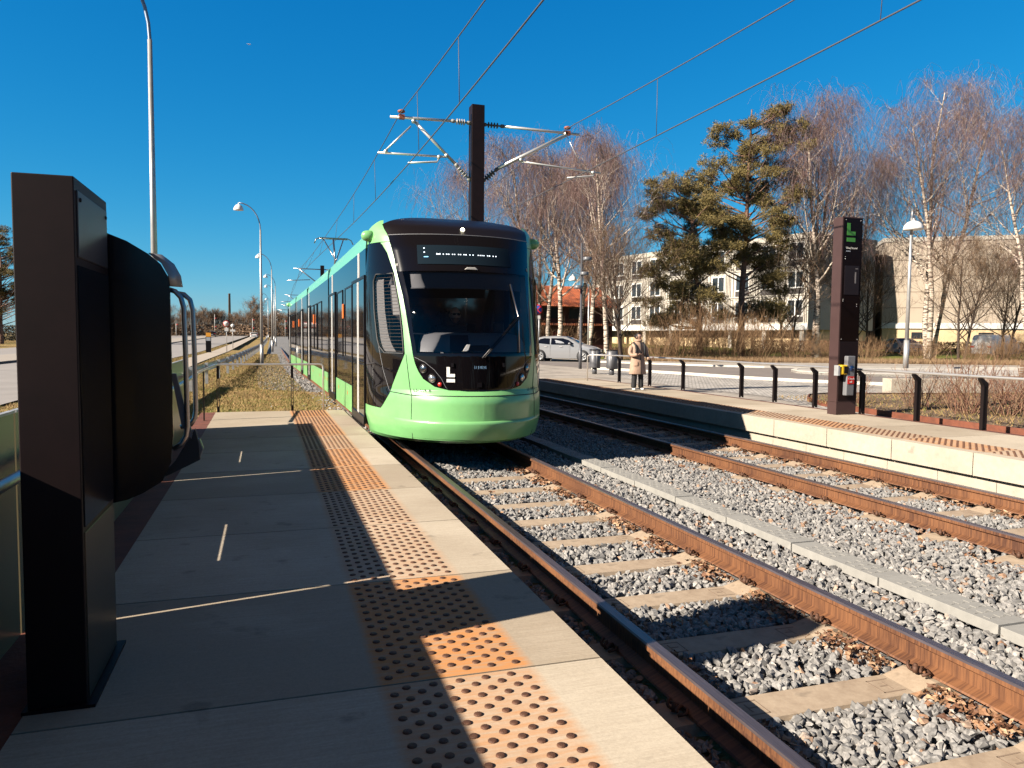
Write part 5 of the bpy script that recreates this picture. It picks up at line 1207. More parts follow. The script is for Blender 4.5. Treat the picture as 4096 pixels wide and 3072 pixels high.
car('parked_car', 'grey five door hatchback driving on the side road behind the tram cab', (15.55, 44.9, .22), -.62, GREYP, prof=hp, glassp=dict(belt=1.0, side=[[(.62, 1.10), (1.45, 1.04), (1.45, 1.40), (1.1, 1.42), (.8, 1.36)], [(1.52, 1.04), (2.62, 1.02), (3.0, 1.08), (2.6, 1.32), (2.25, 1.42), (1.52, 1.42)]], ends=dict(windscreen=(2.42, 3.34), rear_window=(.16, .5)), doors=(1.48, 2.72), handles=(1.2, 2.15), mirror=(2.72, 1.10)), wheelmat=pbr('light_alloy', (.7, .69, .67), .3, .6))
vp = [(0, .5), (.03, 1.0), (.10, 1.75), (.25, 1.93), (.8, 1.97), (3.6, 1.97), (4.0, 1.86), (4.45, 1.35), (4.6, 1.22), (5.1, 1.08), (5.25, .85), (5.29, .5)]
car('parked_van', 'white delivery van parked by the beige wall at the right edge', (59.3, 50.6, .30), .24, pbr('van_white', (1.0, .97, .93), .35, coat=.4), L=5.29, W=1.9, prof=vp, glassp=dict(belt=1.15, side=[[(3.55, 1.22), (4.45, 1.22), (4.05, 1.72), (3.55, 1.75)]], ends=dict(windscreen=(3.98, 4.5)), doors=(2.0, 3.45), handles=(3.3,), mirror=(4.4, 1.35)), wheels=(.95, 4.2), wr=.34, cat='van')
sv = [(0, .5), (.05, .95), (.2, 1.05), (.9, 1.42), (2.2, 1.46), (2.8, 1.22), (3.3, 1.0), (4.0, .9), (4.2, .7), (4.25, .42)]
svg = dict(belt=.95, side=[[(.75, 1.02), (1.6, 1.0), (1.6, 1.34), (1.1, 1.32)], [(1.68, 1.0), (2.9, 1.0), (2.3, 1.33), (1.68, 1.36)]], ends=dict(windscreen=(2.3, 3.2), rear_window=(.25, .8)), doors=(1.64,), mirror=(2.75, 1.05))
car('parked_car', 'silver small car parked beside the white van behind bare shrubs', (55.9, 57.0, .45), -1.9, pbr('silver_paint', (.45, .45, .45), .3, .5), L=4.25, prof=sv, glassp=svg, wheels=(.8, 3.3), wr=.30)
car('moving_car', 'black car driving away on the left road under the traffic lights', (-15.2, 214, 1.0), R_(93), pbr('black_car', (.012, .010, .012), .3), L=4.25, prof=sv, glassp=svg, wheels=(.8, 3.3), wr=.30, lights=True)
car('moving_car', 'white car near the far end of the guardrail', (-4.3, 196, .82), R_(92), pbr('white_car', (.6, .58, .55), .35), L=4.25, prof=sv, glassp=svg, wheels=(.8, 3.3), wr=.30, group=None)
# traffic lights ---------------------------------------------------------
def traffic_light(label, loc, h, heads):
    t = node('traffic_light', label, 'traffic light', loc, group='traffic lights at the far junction'); mb = MB(); mb.tube([(0, 0, 0), (0, 0, h)], .07, 8); mb.build('pole', M['offwhite'], t)
    for z in heads:
        mb = MB(); mb.box(.08, .40, -.12, .1, z - .45, z + .45); hd = mb.build('signal_head', M['black_matte'], t)
        mb = MB(); mb.lathe([(.10, 0), (.10, .02), (.001, .03)], 12, M=Matrix.Translation((.24, -.12, z + .28)) @ Matrix.Rotation(math.pi / 2, 4, 'X')); mb.build('red_lamp', emis('red_glow', (1, .05, .03), .6) if 'rg' not in globals() else rg, hd)
for lab, x, y, h, hd in (('traffic light with a short white post left of the black car', -24.0, 215, 3.4, (2.9,)), ('tall white traffic light post between the road halves', -23.0, 220, 5.0, (2.5, 4.3)), ('tall traffic light with two red heads above the black car', -15.7, 232, 6.4, (2.6, 5.0)), ('traffic light with two red heads right of the round road sign', -5.3, 226, 5.2, (2.3, 4.6)), ('traffic light beside the track in the distance', 3.6, 230, 5.0, (2.4, 4.4)), ('last traffic light right next to the tram side', 5.0, 238, 4.8, (4.0,))):
    traffic_light(lab, (x, y, 1.05), h, hd)
t = node('chimney', 'tall thin dark factory chimney on the horizon', 'chimney', (-37.6, 748, 1.5)); mb = MB(); mb.lathe([(1.3, 0), (.95, 37.2), (1.05, 37.4), (1.05, 38.2), (.8, 38.2)], 18); mb.build('shaft', pbr('chimney_dark', (.07, .055, .045), .9, var=.3, scale=.2), t)
t = node('distant_building', 'low white building far behind the street lamps', 'building', (0.3, 300, 1.6)); mb = MB(); mb.box(-6, 1.5, 0, 12, 0, 7.0); mb.build('wall', M['offwhite'], t); mb = MB(); mb.box(-6.2, 1.7, -.2, 12.2, 7, 7.4); mb.build('roof', M['galv'], t)
t = node('aircraft', 'tiny airliner high in the blue sky', 'aircraft', (-20.7, 868, 310), .4)
mb = MB(); mb.tube([(-2.2, 0, 0), (-1.8, 0, .1), (2, 0, .1), (2.6, 0, .2)], [.05, .25, .25, .05], 8); mb.build('fuselage', M['white'], t); mb = MB(); mb.prism([(-.3, 0), (.5, 0), (.9, 2.6), (.6, 2.6)], .05, .12); mb.prism([(-.3, 0), (.5, 0), (.9, -2.6), (.6, -2.6)], .05, .12); mb.build('wing', M['galv'], t)
# ================================================================== PLAZA THINGS
t = node('planter', 'long planting bed edged with rusty steel behind the right part of the far platform', 'planter')
PL = [(11.30, 3), (11.26, 9.0), (11.26, 10.6), (11.42, 12.2), (11.75, 14.0), (12.3, 15.1), (13.0, 15.9), (14.0, 16.25), (15.6, 15.7), (19.1, 14.8), (26, 13), (26, 3)]
mb = MB()
inn = offs(PL + [PL[0]], -.02)
for a, b, c, d in zip(PL[:-2], PL[1:-1], inn[:-1], inn[1:]):
    mb.add([(a[0], a[1], .19), (b[0], b[1], .19), (b[0], b[1], .305), (a[0], a[1], .305), (c[0], c[1], .305), (d[0], d[1], .305)], [(0, 1, 2, 3), (3, 2, 5, 4)])
mb.build('steel_edge', M['corten'], t, solid=.008); poly('soil', PL, .285, M['soil'], parent=t)
strip('grey_strip', [(10.62, 2), (10.6, 9), (10.6, 12.5)], -.55, .206, pbr('grey_strip_slab', (.36, .33, .31), .8, var=.1, scale=2))
t = node('concrete_bench', 'long pale concrete block wall behind the planting bed', 'concrete wall', (15.75, 16.05, .2), -.265)
mb = MB(); mb.box(0, 5.2, 0, .45, 0, .46); mb.box(5.22, 12, 0, .45, 0, .46); 
mb = MB(); mb.box(0, 12, 0, .45, 0, .46); mb.build('block', M['conc_face'], t, bevel=.012)
t = node('wooden_bench', 'slatted wooden bench behind the concrete wall at the right edge', 'bench', (20.9, 16.4, .2), -.27)
for k in range(9): mb = MB(); mb.box(-.1, 3.4, 0, .03, .30 + k * .072, .355 + k * .072); mb.build('slat', M['wood'], t)
for x in (0.05, 1.45, 3.2): mb = MB(); mb.box(x, x + .07, -.03, .05, 0, .95); mb.build('post', M['postblack'], t)
for k in range(5): mb = MB(); mb.box(-.1, 3.4, .08 + k * .09, .15 + k * .09, .42, .45); mb.build('seat_slat', M['wood'], t)
t = node('road_sign', 'round blue no stopping sign with red cross right beside the tram side', 'road sign', (16.75, 47.2, .2), -.3)
mb = MB(); mb.tube([(.12, 0, 0), (.12, 0, 3.75)], .03, 8); mb.build('pole', M['galv'], t)
Mx = Matrix.Translation((0, -.05, 3.3)) @ Matrix.Rotation(math.pi / 2, 4, 'X'); mb = MB(); mb.lathe([(.35, 0), (.35, .02)], 26, M=Mx); d = mb.build('disc', M['red'], t); mb = MB(); mb.lathe([(.28, .02), (.28, .025)], 26, M=Mx); mb.build('disc_face', pbr('sign_blue', (.02, .09, .42), .4), d)
for a in (.785, -.785): mb = MB(); mb.obox(None, .56, .012, .055, M=Matrix.Translation((0, -.08, 3.3)) @ Matrix.Rotation(a, 4, 'Y')); mb.build('cross_bar', M['red'], d)
mb = MB(); mb.box(-.2, .2, -.06, -.04, 2.7, 2.92); mb.build('plate', M['offwhite'], t)

# ================================================================== BUILDINGS
M['panel_white'] = pbr('facade_panel', (.52, .47, .40), .8, var=.12, scale=.5)
M['panel_dark'] = pbr('facade_dark', (.05, .04, .035), .6)
M['yellow_wall'] = pbr('yellow_render', (.72, .52, .30), .85, var=.06, scale=.4)
M['winglass'] = pbr('window_glass', (.03, .035, .04), .1)
# apartment block 1
ax, ay, bx_, by_ = 42.0, 95.1, 50.66, 62.5
dv = Vector((bx_ - ax, by_ - ay, 0)); LB = dv.length; angB = math.atan2(dv.y, dv.x)
t = node('apartment_block', 'pale three storey apartment block on a yellow ground floor behind the pines', 'building', (ax, ay, 0), angB)
# local x along facade (0..LB from far to near), facade faces local -y side? facade normal towards camera
nrm_cam = -1
mb = MB(); mb.box(0, LB, 0, 11, 2.7, 11.75); mb.build('wall', M['panel_white'], t)
mb = MB(); mb.box(-.1, LB + .1, -.12, 11.1, 11.75, 12.3); mb.build('parapet', pbr('parapet', (.50, .45, .38), .8, var=.15, scale=1), t)
mb = MB(); mb.box(-.05, LB + .05, -.10, 0, 2.66, 3.25); mb.build('edge_beam', M['white'], t)
mb = MB(); mb.box(.4, LB - .4, 1.4, 10.5, .2, 2.7); mb.build('ground_floor', M['yellow_wall'], t)
mb = MB(); mb.box(.5, LB - .5, 1.33, 1.4, 1.9, 2.6); mb.build('strip_window', M['panel_dark'], t)
for k in range(8): x = .5 + k * (LB - 1.5) / 7; mb = MB(); mb.box(x, x + .5, .1, .6, .2, 2.68); mb.build('column', M['panel_white'], t)
ribs = MB(); fl = [3.35, 6.2, 9.05]
x = .3; bays = []
while x < LB - 2.4: bays.append(x); x += 3.38
for f0 in fl:
    for bi, x in enumerate(bays):
        w0, w1 = x + .55, x + 2.45
        wn = empty('window', (0, 0, 0), parent=t)
        mb = MB(); 
        for (a, b, c, d) in ((w0, w0 + .12, f0 + .75, f0 + 2.3), (w1 - .12, w1, f0 + .75, f0 + 2.3), (w0, w1, f0 + 2.3, f0 + 2.42), (w0, w1, f0 + .66, f0 + .78), (w0 + .9, w0 + 1.02, f0 + .78, f0 + 2.3)): mb.box(a, b, -.09, -.001, c, d)
        mb.build('frame', M['white'], wn)
        mb = MB(); mb.box(w0 + .12, w1 - .12, -.045, -.002, f0 + .78, f0 + 2.3); mb.build('pane', M['winglass'], wn)
        mb = MB(); mb.box(w0, w1, -.04, -.002, f0 + .1, f0 + .64); mb.build('spandrel', M['panel_dark'], wn)
        for k in range(4):
            xx = x + 2.62 + k * .20
            if xx < LB - .1: ribs.box(xx, xx + .05, -.05, -.002, f0 + .05, f0 + 2.62)
        ribs.box(x + .22, x + .27, -.05, -.002, f0 + .05, f0 + 2.62)
ribs.build('facade_ribs', M['panel_dark'], t)['kind'] = 'stuff'
mb = MB()
for f0 in fl[1:]: mb.box(0, LB, -.02, -.002, f0 - .12, f0 - .06)
mb.build('floor_joint', M['panel_dark'], t)
# block 2 : blank beige gable with horizontal joints
t = node('apartment_block', 'large blank beige wall building on a yellow base at the right edge', 'building', (63.4, 66.3, 0), math.atan2(58.0 - 66.3, 75.6 - 63.4))
mb = MB(); mb.box(0, 34, 0, 12, 3.6, 12.3); mb.build('wall', pbr('beige_gable', (.47, .385, .30), .85, var=.06, scale=.3), t)
mb = MB(); mb.box(-.1, 34.1, -.08, 12.1, 12.3, 12.75); mb.build('parapet', M['panel_white'], t)
mb = MB(); mb.box(0, 34, -.05, .0, 3.0, 3.6); mb.build('white_band', M['white'], t)
mb = MB(); mb.box(.1, 33.9, .12, 11.9, .3, 3.6); mb.build('ground_floor', M['yellow_wall'], t)
mb = MB()
for z in (5.2, 6.9, 8.6, 10.3): mb.box(0, 34, -.015, -.001, z, z + .06)
mb.build('wall_joint', pbr('joint_brown', (.20, .15, .11), .9), t)
for k in range(5):
    wn = empty('window', parent=t); mb = MB(); mb.box(3 + k * 6.4, 4.4 + k * 6.4, .08, .119, 1.9, 2.6); mb.build('pane', M['winglass'], wn)
t = node('stair_tower', 'dark brown brick tower part between the pale block and the beige wall', 'building', (55.5, 72.5, 0), -.6)
mb = MB(); mb.box(0, 9.5, 0, 8, .4, 11.2); mb.build('wall', pbr('dark_brick', (.14, .075, .05), .9, var=.15, scale=2), t); mb = MB(); mb.box(-.1, 9.6, -.1, 8.1, 11.2, 11.5); mb.build('roof_edge', M['panel_dark'], t)
# red roofed house
t = node('house', 'dark red timber house with bright orange tiled roof behind the birches', 'building', (15.0, 66.4, .3), .085)
mb = MB(); mb.box(0, 17, 0, 7, 0, 4.4); mb.build('wall', pbr('dark_red_timber', (.12, .03, .022), .85, var=.25, scale=1.5), t)
def tile_mat():
    m, tt, b = mat_('roof_tiles'); N = tt.nodes; L = tt.links; tc = N.new('ShaderNodeTexCoord'); wv = N.new('ShaderNodeTexWave'); wv.bands_direction = 'X'; wv.inputs['Scale'].default_value = 1.6
    w2 = N.new('ShaderNodeTexWave'); w2.bands_direction = 'Y'; w2.wave_profile = 'SAW'; w2.inputs['Scale'].default_value = 1.1; L.new(tc.outputs['Object'], wv.inputs[0]); L.new(tc.outputs['Object'], w2.inputs[0])
    n = N.new('ShaderNodeTexNoise'); n.inputs['Scale'].default_value = 1.5; n.inputs['Detail'].default_value = 6; L.new(tc.outputs['Object'], n.inputs['Vector'])
    r = N.new('ShaderNodeValToRGB'); r.color_ramp.elements[0].position = .35; r.color_ramp.elements[0].color = (.20, .045, .016, 1); r.color_ramp.elements[1].position = .6; r.color_ramp.elements[1].color = (.50, .12, .035, 1); L.new(n.outputs['Fac'], r.inputs[0]); L.new(r.outputs[0], b.inputs['Base Color'])
    ad = N.new('ShaderNodeMath'); ad.operation = 'ADD'; L.new(wv.outputs['Fac'], ad.inputs[0]); L.new(w2.outputs['Fac'], ad.inputs[1]); bp = N.new('ShaderNodeBump'); bp.inputs['Distance'].default_value = .12; L.new(ad.outputs[0], bp.inputs['Height']); L.new(bp.outputs[0], b.inputs['Normal']); b.inputs['Roughness'].default_value = .8; return m
mb = MB(); mb.add([(-.5, -.7, 4.35), (17.5, -.7, 4.35), (17.5, 3.6, 6.55), (-.5, 3.6, 6.55), (-.5, 7.7, 4.35), (17.5, 7.7, 4.35)], [(0, 1, 2, 3), (3, 2, 5, 4), (0, 3, 4), (1, 5, 2)]); mb.build('roof', tile_mat(), t, solid=.08)
mb = MB(); mb.box(0, 17, -.4, -.05, 2.55, 2.75); mb.build('tile_course', tile_mat(), t)
for x, z in ((6.5, 3.2), (9.5, 3.2), (12.2, 3.2), (7.5, 1.0), (13.0, 1.0)):
    wn = empty('window', parent=t); mb = MB(); mb.box(x, x + 1.5, -.03, -.001, z, z + 1.0); mb.build('pane', M['winglass'], wn); mb = MB(); mb.box(x - .08, x, -.05, -.001, z - .05, z + 1.05); mb.box(x + 1.5, x + 1.58, -.05, -.001, z - .05, z + 1.05); mb.build('frame', pbr('frame_red', (.10, .03, .02), .7), wn)
mb = MB(); mb.box(10.4, 12.0, -.06, -.002, 0, 1.9); mb.build('door', pbr('bright_red_door', (.42, .03, .02), .6), t)
# hedge behind the parked cars
def leafball(name, pts, size, mat, seed, parent=None):
    g = np.random.default_rng(seed); n = len(pts); a = g.normal(size=(n, 3)); a /= np.linalg.norm(a, axis=1)[:, None]; b = np.cross(a, g.normal(size=(n, 3))); b /= np.linalg.norm(b, axis=1)[:, None]
    s_ = size[:, None]; V = np.stack([pts - a * s_ * 1.2, pts + b * s_ * .5, pts + a * s_ * 1.2, pts - b * s_ * .5], 1).reshape(-1, 3)
    return np_mesh(name, V, np.arange(4 * n).reshape(-1, 4), mat, np.repeat(g.random(n), 4), parent=parent)
M['hedge'] = attr_mat('beech_hedge', [(0, (.08, .03, .015)), (.6, (.22, .09, .04)), (1, (.34, .17, .08))], .9)
g = np.random.default_rng(5); n = 9000; u = g.random(n)
hx = 44 + 26 * u; hy = 62.5 - 13 * u; pts = np.stack([hx + g.normal(0, .25, n), hy + g.normal(0, .35, n), .5 + 1.1 * g.random(n)], 1)
tag(leafball('hedge', pts, g.uniform(.06, .12, n), M['hedge'], 6), 'long low brown beech hedge behind the parked cars', 'hedge')

# ================================================================== TREES
class Skel:
    def __init__(s): s.V = []; s.F = []; s.T = []; s.n = 0
    def tube(s, pts, rs, k, tone):
        pts = np.asarray(pts, float); m = len(pts); t = np.gradient(pts, axis=0); t /= np.linalg.norm(t, axis=1)[:, None] + 1e-9
        ref = np.array([.31, .95, .05]); a = np.cross(t, ref); a /= np.linalg.norm(a, axis=1)[:, None] + 1e-9; b = np.cross(t, a)
        th = np.arange(k) * 2 * np.pi / k; rs = np.asarray(rs)[:, None, None]
        V = pts[:, None] + rs * (a[:, None] * np.cos(th)[None, :, None] + b[:, None] * np.sin(th)[None, :, None])
        i = np.arange(m - 1)[:, None] * k; j = np.arange(k)[None]; j2 = (j + 1) % k
        F = np.stack([i + j, i + j2, i + k + j2, i + k + j], -1).reshape(-1, 4) + s.n
        s.V.append(V.reshape(-1, 3)); s.F.append(F); s.T.append(np.full(m * k, tone)); s.n += m * k
    def mesh(s, name, mat, parent=None): return np_mesh(name, np.concatenate(s.V), np.concatenate(s.F), mat, np.concatenate(s.T), True, parent)
def curve(p, d, L, n, g, wob, up=0.0, droop=0.0):
    pts = [np.array(p, float)]; d = np.array(d, float); d /= np.linalg.norm(d)
    for i in range(n):
        d = d + g.normal(0, wob, 3) + np.array([0, 0, up - droop * (i + 1) / n]); d /= np.linalg.norm(d); pts.append(pts[-1] + d * L / n)
    return np.array(pts), d
def strands(pos, L, r, g, droop, dirs, nseg=3):
    """many thin twigs as 3 sided prisms, vectorised"""
    n = len(pos); d = dirs / np.linalg.norm(dirs, axis=1)[:, None]; P = [pos]
    for i in range(nseg):
        d = d + g.normal(0, .16, (n, 3)); d[:, 2] -= droop * (.5 + i * .5); d /= np.linalg.norm(d, axis=1)[:, None]; P.append(P[-1] + d * (L / nseg)[:, None])
    P = np.stack(P, 1); a = g.normal(size=(n, 3)); a /= np.linalg.norm(a, axis=1)[:, None]; b = np.cross(a, np.array([0, 0, 1.])) ; b /= np.linalg.norm(b, axis=1)[:, None] + 1e-6; a = np.cross(b, np.array([0, 0, 1.]))
    rr = np.linspace(1, .45, nseg + 1)[None, :, None, None] * r[:, None, None, None]
    th = np.arange(3) * 2 * np.pi / 3; off = a[:, None, None] * np.cos(th)[None, None, :, None] + b[:, None, None] * np.sin(th)[None, None, :, None] + 0
    V = P[:, :, None] + rr * off; k = 3; m = nseg + 1
    i = (np.arange(n) * m * k)[:, None, None] + (np.arange(nseg) * k)[None, :, None]; j = np.arange(k)[None, None]; j2 = (j + 1) % k
    F = np.stack([i + j, i + j2, i + k + j2, i + k + j], -1).reshape(-1, 4)
    return V.reshape(-1, 3), F, np.repeat(g.random(n), m * k)
def bark_birch():
    m, t, b = mat_('birch_bark'); N = t.nodes; L = t.links; tc = N.new('ShaderNodeTexCoord'); mp = N.new('ShaderNodeMapping'); mp.inputs['Scale'].default_value = (1.2, 1.2, 7); L.new(tc.outputs['Object'], mp.inputs[0])
    n = N.new('ShaderNodeTexNoise'); n.inputs['Scale'].default_value = 1.5; n.inputs['Detail'].default_value = 5; L.new(mp.outputs[0], n.inputs['Vector'])
    a = N.new('ShaderNodeAttribute'); a.attribute_name = 'tone'; ad = N.new('ShaderNodeMath'); ad.operation = 'ADD'; L.new(n.outputs['Fac'], ad.inputs[0]); L.new(a.outputs['Fac'], ad.inputs[1])
    r = N.new('ShaderNodeValToRGB'); e = r.color_ramp.elements; e[0].position = .42; e[0].color = (.04, .028, .022, 1); e[1].position = .52; e[1].color = (.44, .36, .29, 1); q = e.new(.9); q.color = (.46, .39, .32, 1); q = e.new(1.0); q.color = (.15, .085, .06, 1)
    L.new(ad.outputs[0], r.inputs[0]); L.new(r.outputs[0], b.inputs['Base Color']); b.inputs['Roughness'].default_value = .8; return m
M['birch'] = bark_birch()
M['bark_brown'] = attr_mat('brown_bark', [(0, (.06, .04, .03)), (.5, (.12, .08, .055)), (1, (.20, .14, .10))], .95, nz=.4, nzs=6)
M['bark_pine'] = attr_mat('pine_bark', [(0, (.10, .06, .045)), (.5, (.20, .11, .075)), (1, (.26, .15, .09))], .95, nz=.4, nzs=5)
M['twig'] = attr_mat('birch_twig', [(0, (.09, .048, .042)), (.5, (.19, .11, .098)), (1, (.29, .185, .165))], .9, nz=.1)
M['twig_brown'] = attr_mat('brown_twig', [(0, (.10, .058, .033)), (.5, (.20, .12, .068)), (1, (.34, .22, .13))], .9, nz=.1)
def birch(seed, H, spread, ntw=3200, mtrunk='birch', mtw='twig', stems=1, lean=(0, 0), droop=.75, twl=(.8, 2.9), limb_from=.28, dens=19, up=.10, base=None, r0=None, twr=.011):
    g = np.random.default_rng(seed); sk = Skel(); tips = []; r0 = r0 or H * .0125
    def branch(p, d, L, r, lev):
        n = 7 if lev < 2 else 4
        pts, dd = curve(p, d, L, n, g, .10 if lev else .05, up if lev else .03); rs = r * (1 - .82 * np.linspace(0, 1, n + 1))
        sk.tube(pts, rs, 7 if lev == 0 else (5 if lev == 1 else 3), 0.0 if r > .020 else .42)
        tips.append((pts, lev))
        if lev >= 3: return
        cnt = [dens, 7, 4][lev]
        for q in range(cnt):
            f = (limb_from + (1 - limb_from) * (q + g.random()) / cnt) if lev == 0 else .2 + .8 * (q + g.random()) / cnt
            i = min(int(f * n), n - 1); pp = pts[i] + (pts[i + 1] - pts[i]) * (f * n - i); axis = pts[min(i + 1, n)] - pts[i]; axis /= np.linalg.norm(axis)
            az = g.uniform(0, 2 * np.pi); side = np.array([math.cos(az), math.sin(az), 0]); side -= axis * side.dot(axis); side /= np.linalg.norm(side) + 1e-6
            ang = g.uniform(.6, 1.15) if lev == 0 else g.uniform(.4, .9)
            nd = axis * math.cos(ang) + side * math.sin(ang)
            if lev == 0:
                Lb = spread * 1.3 * (1.05 - .95 * abs((f - limb_from) / (1 - limb_from) - .25)) * g.uniform(.7, 1.15); rb = r * (1 - .8 * f) * .5
            else: Lb = L * g.uniform(.35, .6); rb = r * (1 - .7 * f) * .55
            branch(pp, nd, Lb, max(rb, .008), lev + 1)
    for s_ in range(stems):
        a = s_ * 2.4 + 1; ln = np.array([lean[0] + (.12 * math.cos(a) if stems > 1 else 0), lean[1] + (.12 * math.sin(a) if stems > 1 else 0), 1.0])
        H = H * .87 if s_ == 0 and mtrunk == 'birch' else H
        branch(np.array([.25 * math.cos(a) * (stems > 1), .25 * math.sin(a) * (stems > 1), 0]), ln, H * (1 if s_ == 0 else g.uniform(.8, .95)), r0 * (1 if stems == 1 else .8), 0)
    pool = [t_ for t_ in tips if t_[1] >= 1 and (mtrunk != 'birch' or t_[0][-1][2] > H * .36)]; w_ = np.array([1.0 if t_[1] == 1 else 1.3 for t_ in pool]); w_ /= w_.sum(); idx = g.choice(len(pool), ntw, p=w_)
    pos = []; dirs = []
    for i in idx:
        pts, lev = pool[i]; f = g.uniform(.25, 1.0) * (len(pts) - 1.001); k = int(f); p = pts[k] + (pts[k + 1] - pts[k]) * (f - k); dd = pts[k + 1] - pts[k]; dd /= np.linalg.norm(dd); pos.append(p); dirs.append(dd * .8 + g.normal(0, .45, 3))
    pos = np.array(pos); dirs = np.array(dirs)
    V, F_, T = strands(pos, g.uniform(*twl, ntw), g.uniform(.6, 1.1, ntw) * twr, g, droop, dirs, 4 if mtrunk == 'birch' else 3)
    t = empty('birch_tree' if mtrunk == 'birch' else 'bare_tree'); sk.mesh('trunk', M[mtrunk], t); np_mesh('crown', V, F_, M[mtw], T, True, t)
    return t
NB = {}
def put(proto, label, x, y, z, s=1.0, rz=0.0, group=None, cat='tree', sz=None):
    o = proto if not proto.get('used') else copy_tree(proto)
    if o is proto: proto['used'] = 1
    if 'used' in o: o['used'] = 1
    o.location = (x, y, z); o.scale = (s, s, sz or s); o.rotation_euler = (0, 0, rz); return tag(o, label, cat, group)
GB = 'bare birches behind the side road'
bA = birch(1, 18.4, 4.6, 2500); bB = birch(2, 17.5, 4.4, 2400, lean=(.12, .02)); bC = birch(3, 22.4, 5.0, 7200, stems=2); bD = birch(4, 23.6, 5.2, 7400, stems=3)
put(bA, 'birch with white trunk nearest the tram cab, its crown behind the catenary mast', 19.7, 57.5, .3, 1.0, .3, GB)
put(bB, 'slim leaning birch crossing the orange roof left of the hanging dome lamp', 21.2, 55.0, .3, 1.0, .1, GB)
put(bA, 'birch behind the orange roof ridge, left of the leaning birch', 21.7, 60.5, .3, .93, 2.3, GB)
put(bB, 'dark stemmed birch left of the leaning trunk in front of the house', 21.4, 57.2, .3, .9, 3.6, GB)
put(bA, 'birch right behind the three headed spotlight mast', 24.4, 58.3, .3, .97, 4.1, GB)
put(bB, 'birch with thick pale trunk at the left corner of the pale apartment block', 23.4, 54.0, .25, .98, 5.3, GB)
put(bA, 'birch standing in the lawn just left of the woman', 22.3, 48.2, .2, .88, 1.4, GB)
put(bC, 'tall birch between the large pine and the brown pillar', 40.6, 49.0, .3, .97, .9, GB)
put(bD, 'tallest birch with several white stems behind the right white lamp', 47.0, 44.4, .3, .98, .4, GB)
put(bA, 'birch close behind the brown pillar on its right', 48.3, 54.2, .3, .97, 3.3, GB)
put(bC, 'birch leaning in at the right edge of the photo', 48.6, 37.6, .3, .80, 2.6, GB)
put(bB, 'birch between the beige wall and the pale block, partly hidden by the brown pillar', 43.8, 52.5, .3, 1.0, 2.0, GB)
put(bA, 'birch farthest left, its crown rising behind the tram roof', 16.0, 62.0, .3, .95, 5.6, GB)
put(bC, 'birch at the far right behind the white van', 60.5, 43.5, .4, .85, 4.4, GB)
# small brown trees & thickets
sm = birch(11, 8.0, 3.2, 3800, 'bark_brown', 'twig_brown', stems=2, droop=.12, twl=(.5, 1.1), limb_from=.2, dens=22, r0=.14, twr=.010)
GS_ = 'small bare brown trees'
put(sm, 'dark twisted small tree right behind the woman', 22.6, 46.3, .2, 1.0, .4, GS_)
put(sm, 'small bare tree in front of the beige wall, left of the white van', 46.0, 40.8, .25, .92, 2.4, GS_)
put(sm, 'small bare tree with yellowish trunk right of the brown pillar', 47.6, 51.6, .3, 1.05, 1.2, GS_)
put(sm, 'thin bare tree in front of the white van', 50.5, 41.2, .3, .95, 4.0, GS_)
put(sm, 'small bare tree between the large pine and the tall birch', 38.2, 49.5, .3, 1.0, 5.0, GS_)
put(sm, 'small bare tree in front of the house wall under the birches', 19.6, 60.2, .3, .8, 3.2, GS_)
put(sm, 'small bare tree left of the leaning birch by the house', 17.6, 58.5, .3, .72, 1.9, GS_)
def shrub(seed, n, R, H, mat, name='bare_shrub', r=.010, droop=.05, parts=None, wide=.5):
    g = np.random.default_rng(seed); a = g.uniform(0, 2 * np.pi, n); rad = R * np.sqrt(g.random(n)) * .55; pos = np.stack([rad * np.cos(a), rad * np.sin(a), np.zeros(n)], 1)
    d = np.stack([np.cos(a) * wide * g.random(n) + g.normal(0, .22, n), np.sin(a) * wide * g.random(n) + g.normal(0, .22, n), np.ones(n)], 1); Ls = H * g.uniform(.6, 1.1, n)
    V1, F1, T1 = strands(pos, Ls, g.uniform(.7, 1.4, n) * r * 1.3, g, droop, d, 4)
    P = V1.reshape(n, 5, 3, 3).mean(2); m = n * 5; ii = g.integers(0, n, m); f = g.uniform(1, 3.99, m); k = f.astype(int); p2 = P[ii, k] + (P[ii, k + 1] - P[ii, k]) * (f - k)[:, None]
    V2, F2, T2 = strands(p2, H * g.uniform(.15, .34, m), g.uniform(.5, .9, m) * r, g, droop, g.normal(0, .7, (m, 3)) + np.array([0, 0, .7]), 2)
    o = np_mesh(name, np.concatenate([V1, V2]), np.concatenate([F1, F2 + len(V1)]), mat, np.concatenate([T1, T2]), True); return o
M['twig_warm'] = attr_mat('warm_twig', [(0, (.13, .065, .03)), (.5, (.28, .155, .075)), (1, (.44, .28, .15))], .9, nz=.1)
s1 = shrub(31, 200, 2.8, 4.2, M['twig_warm'], r=.012); s2 = shrub(32, 150, 2.4, 3.0, M['twig_warm'], r=.011, wide=.8)
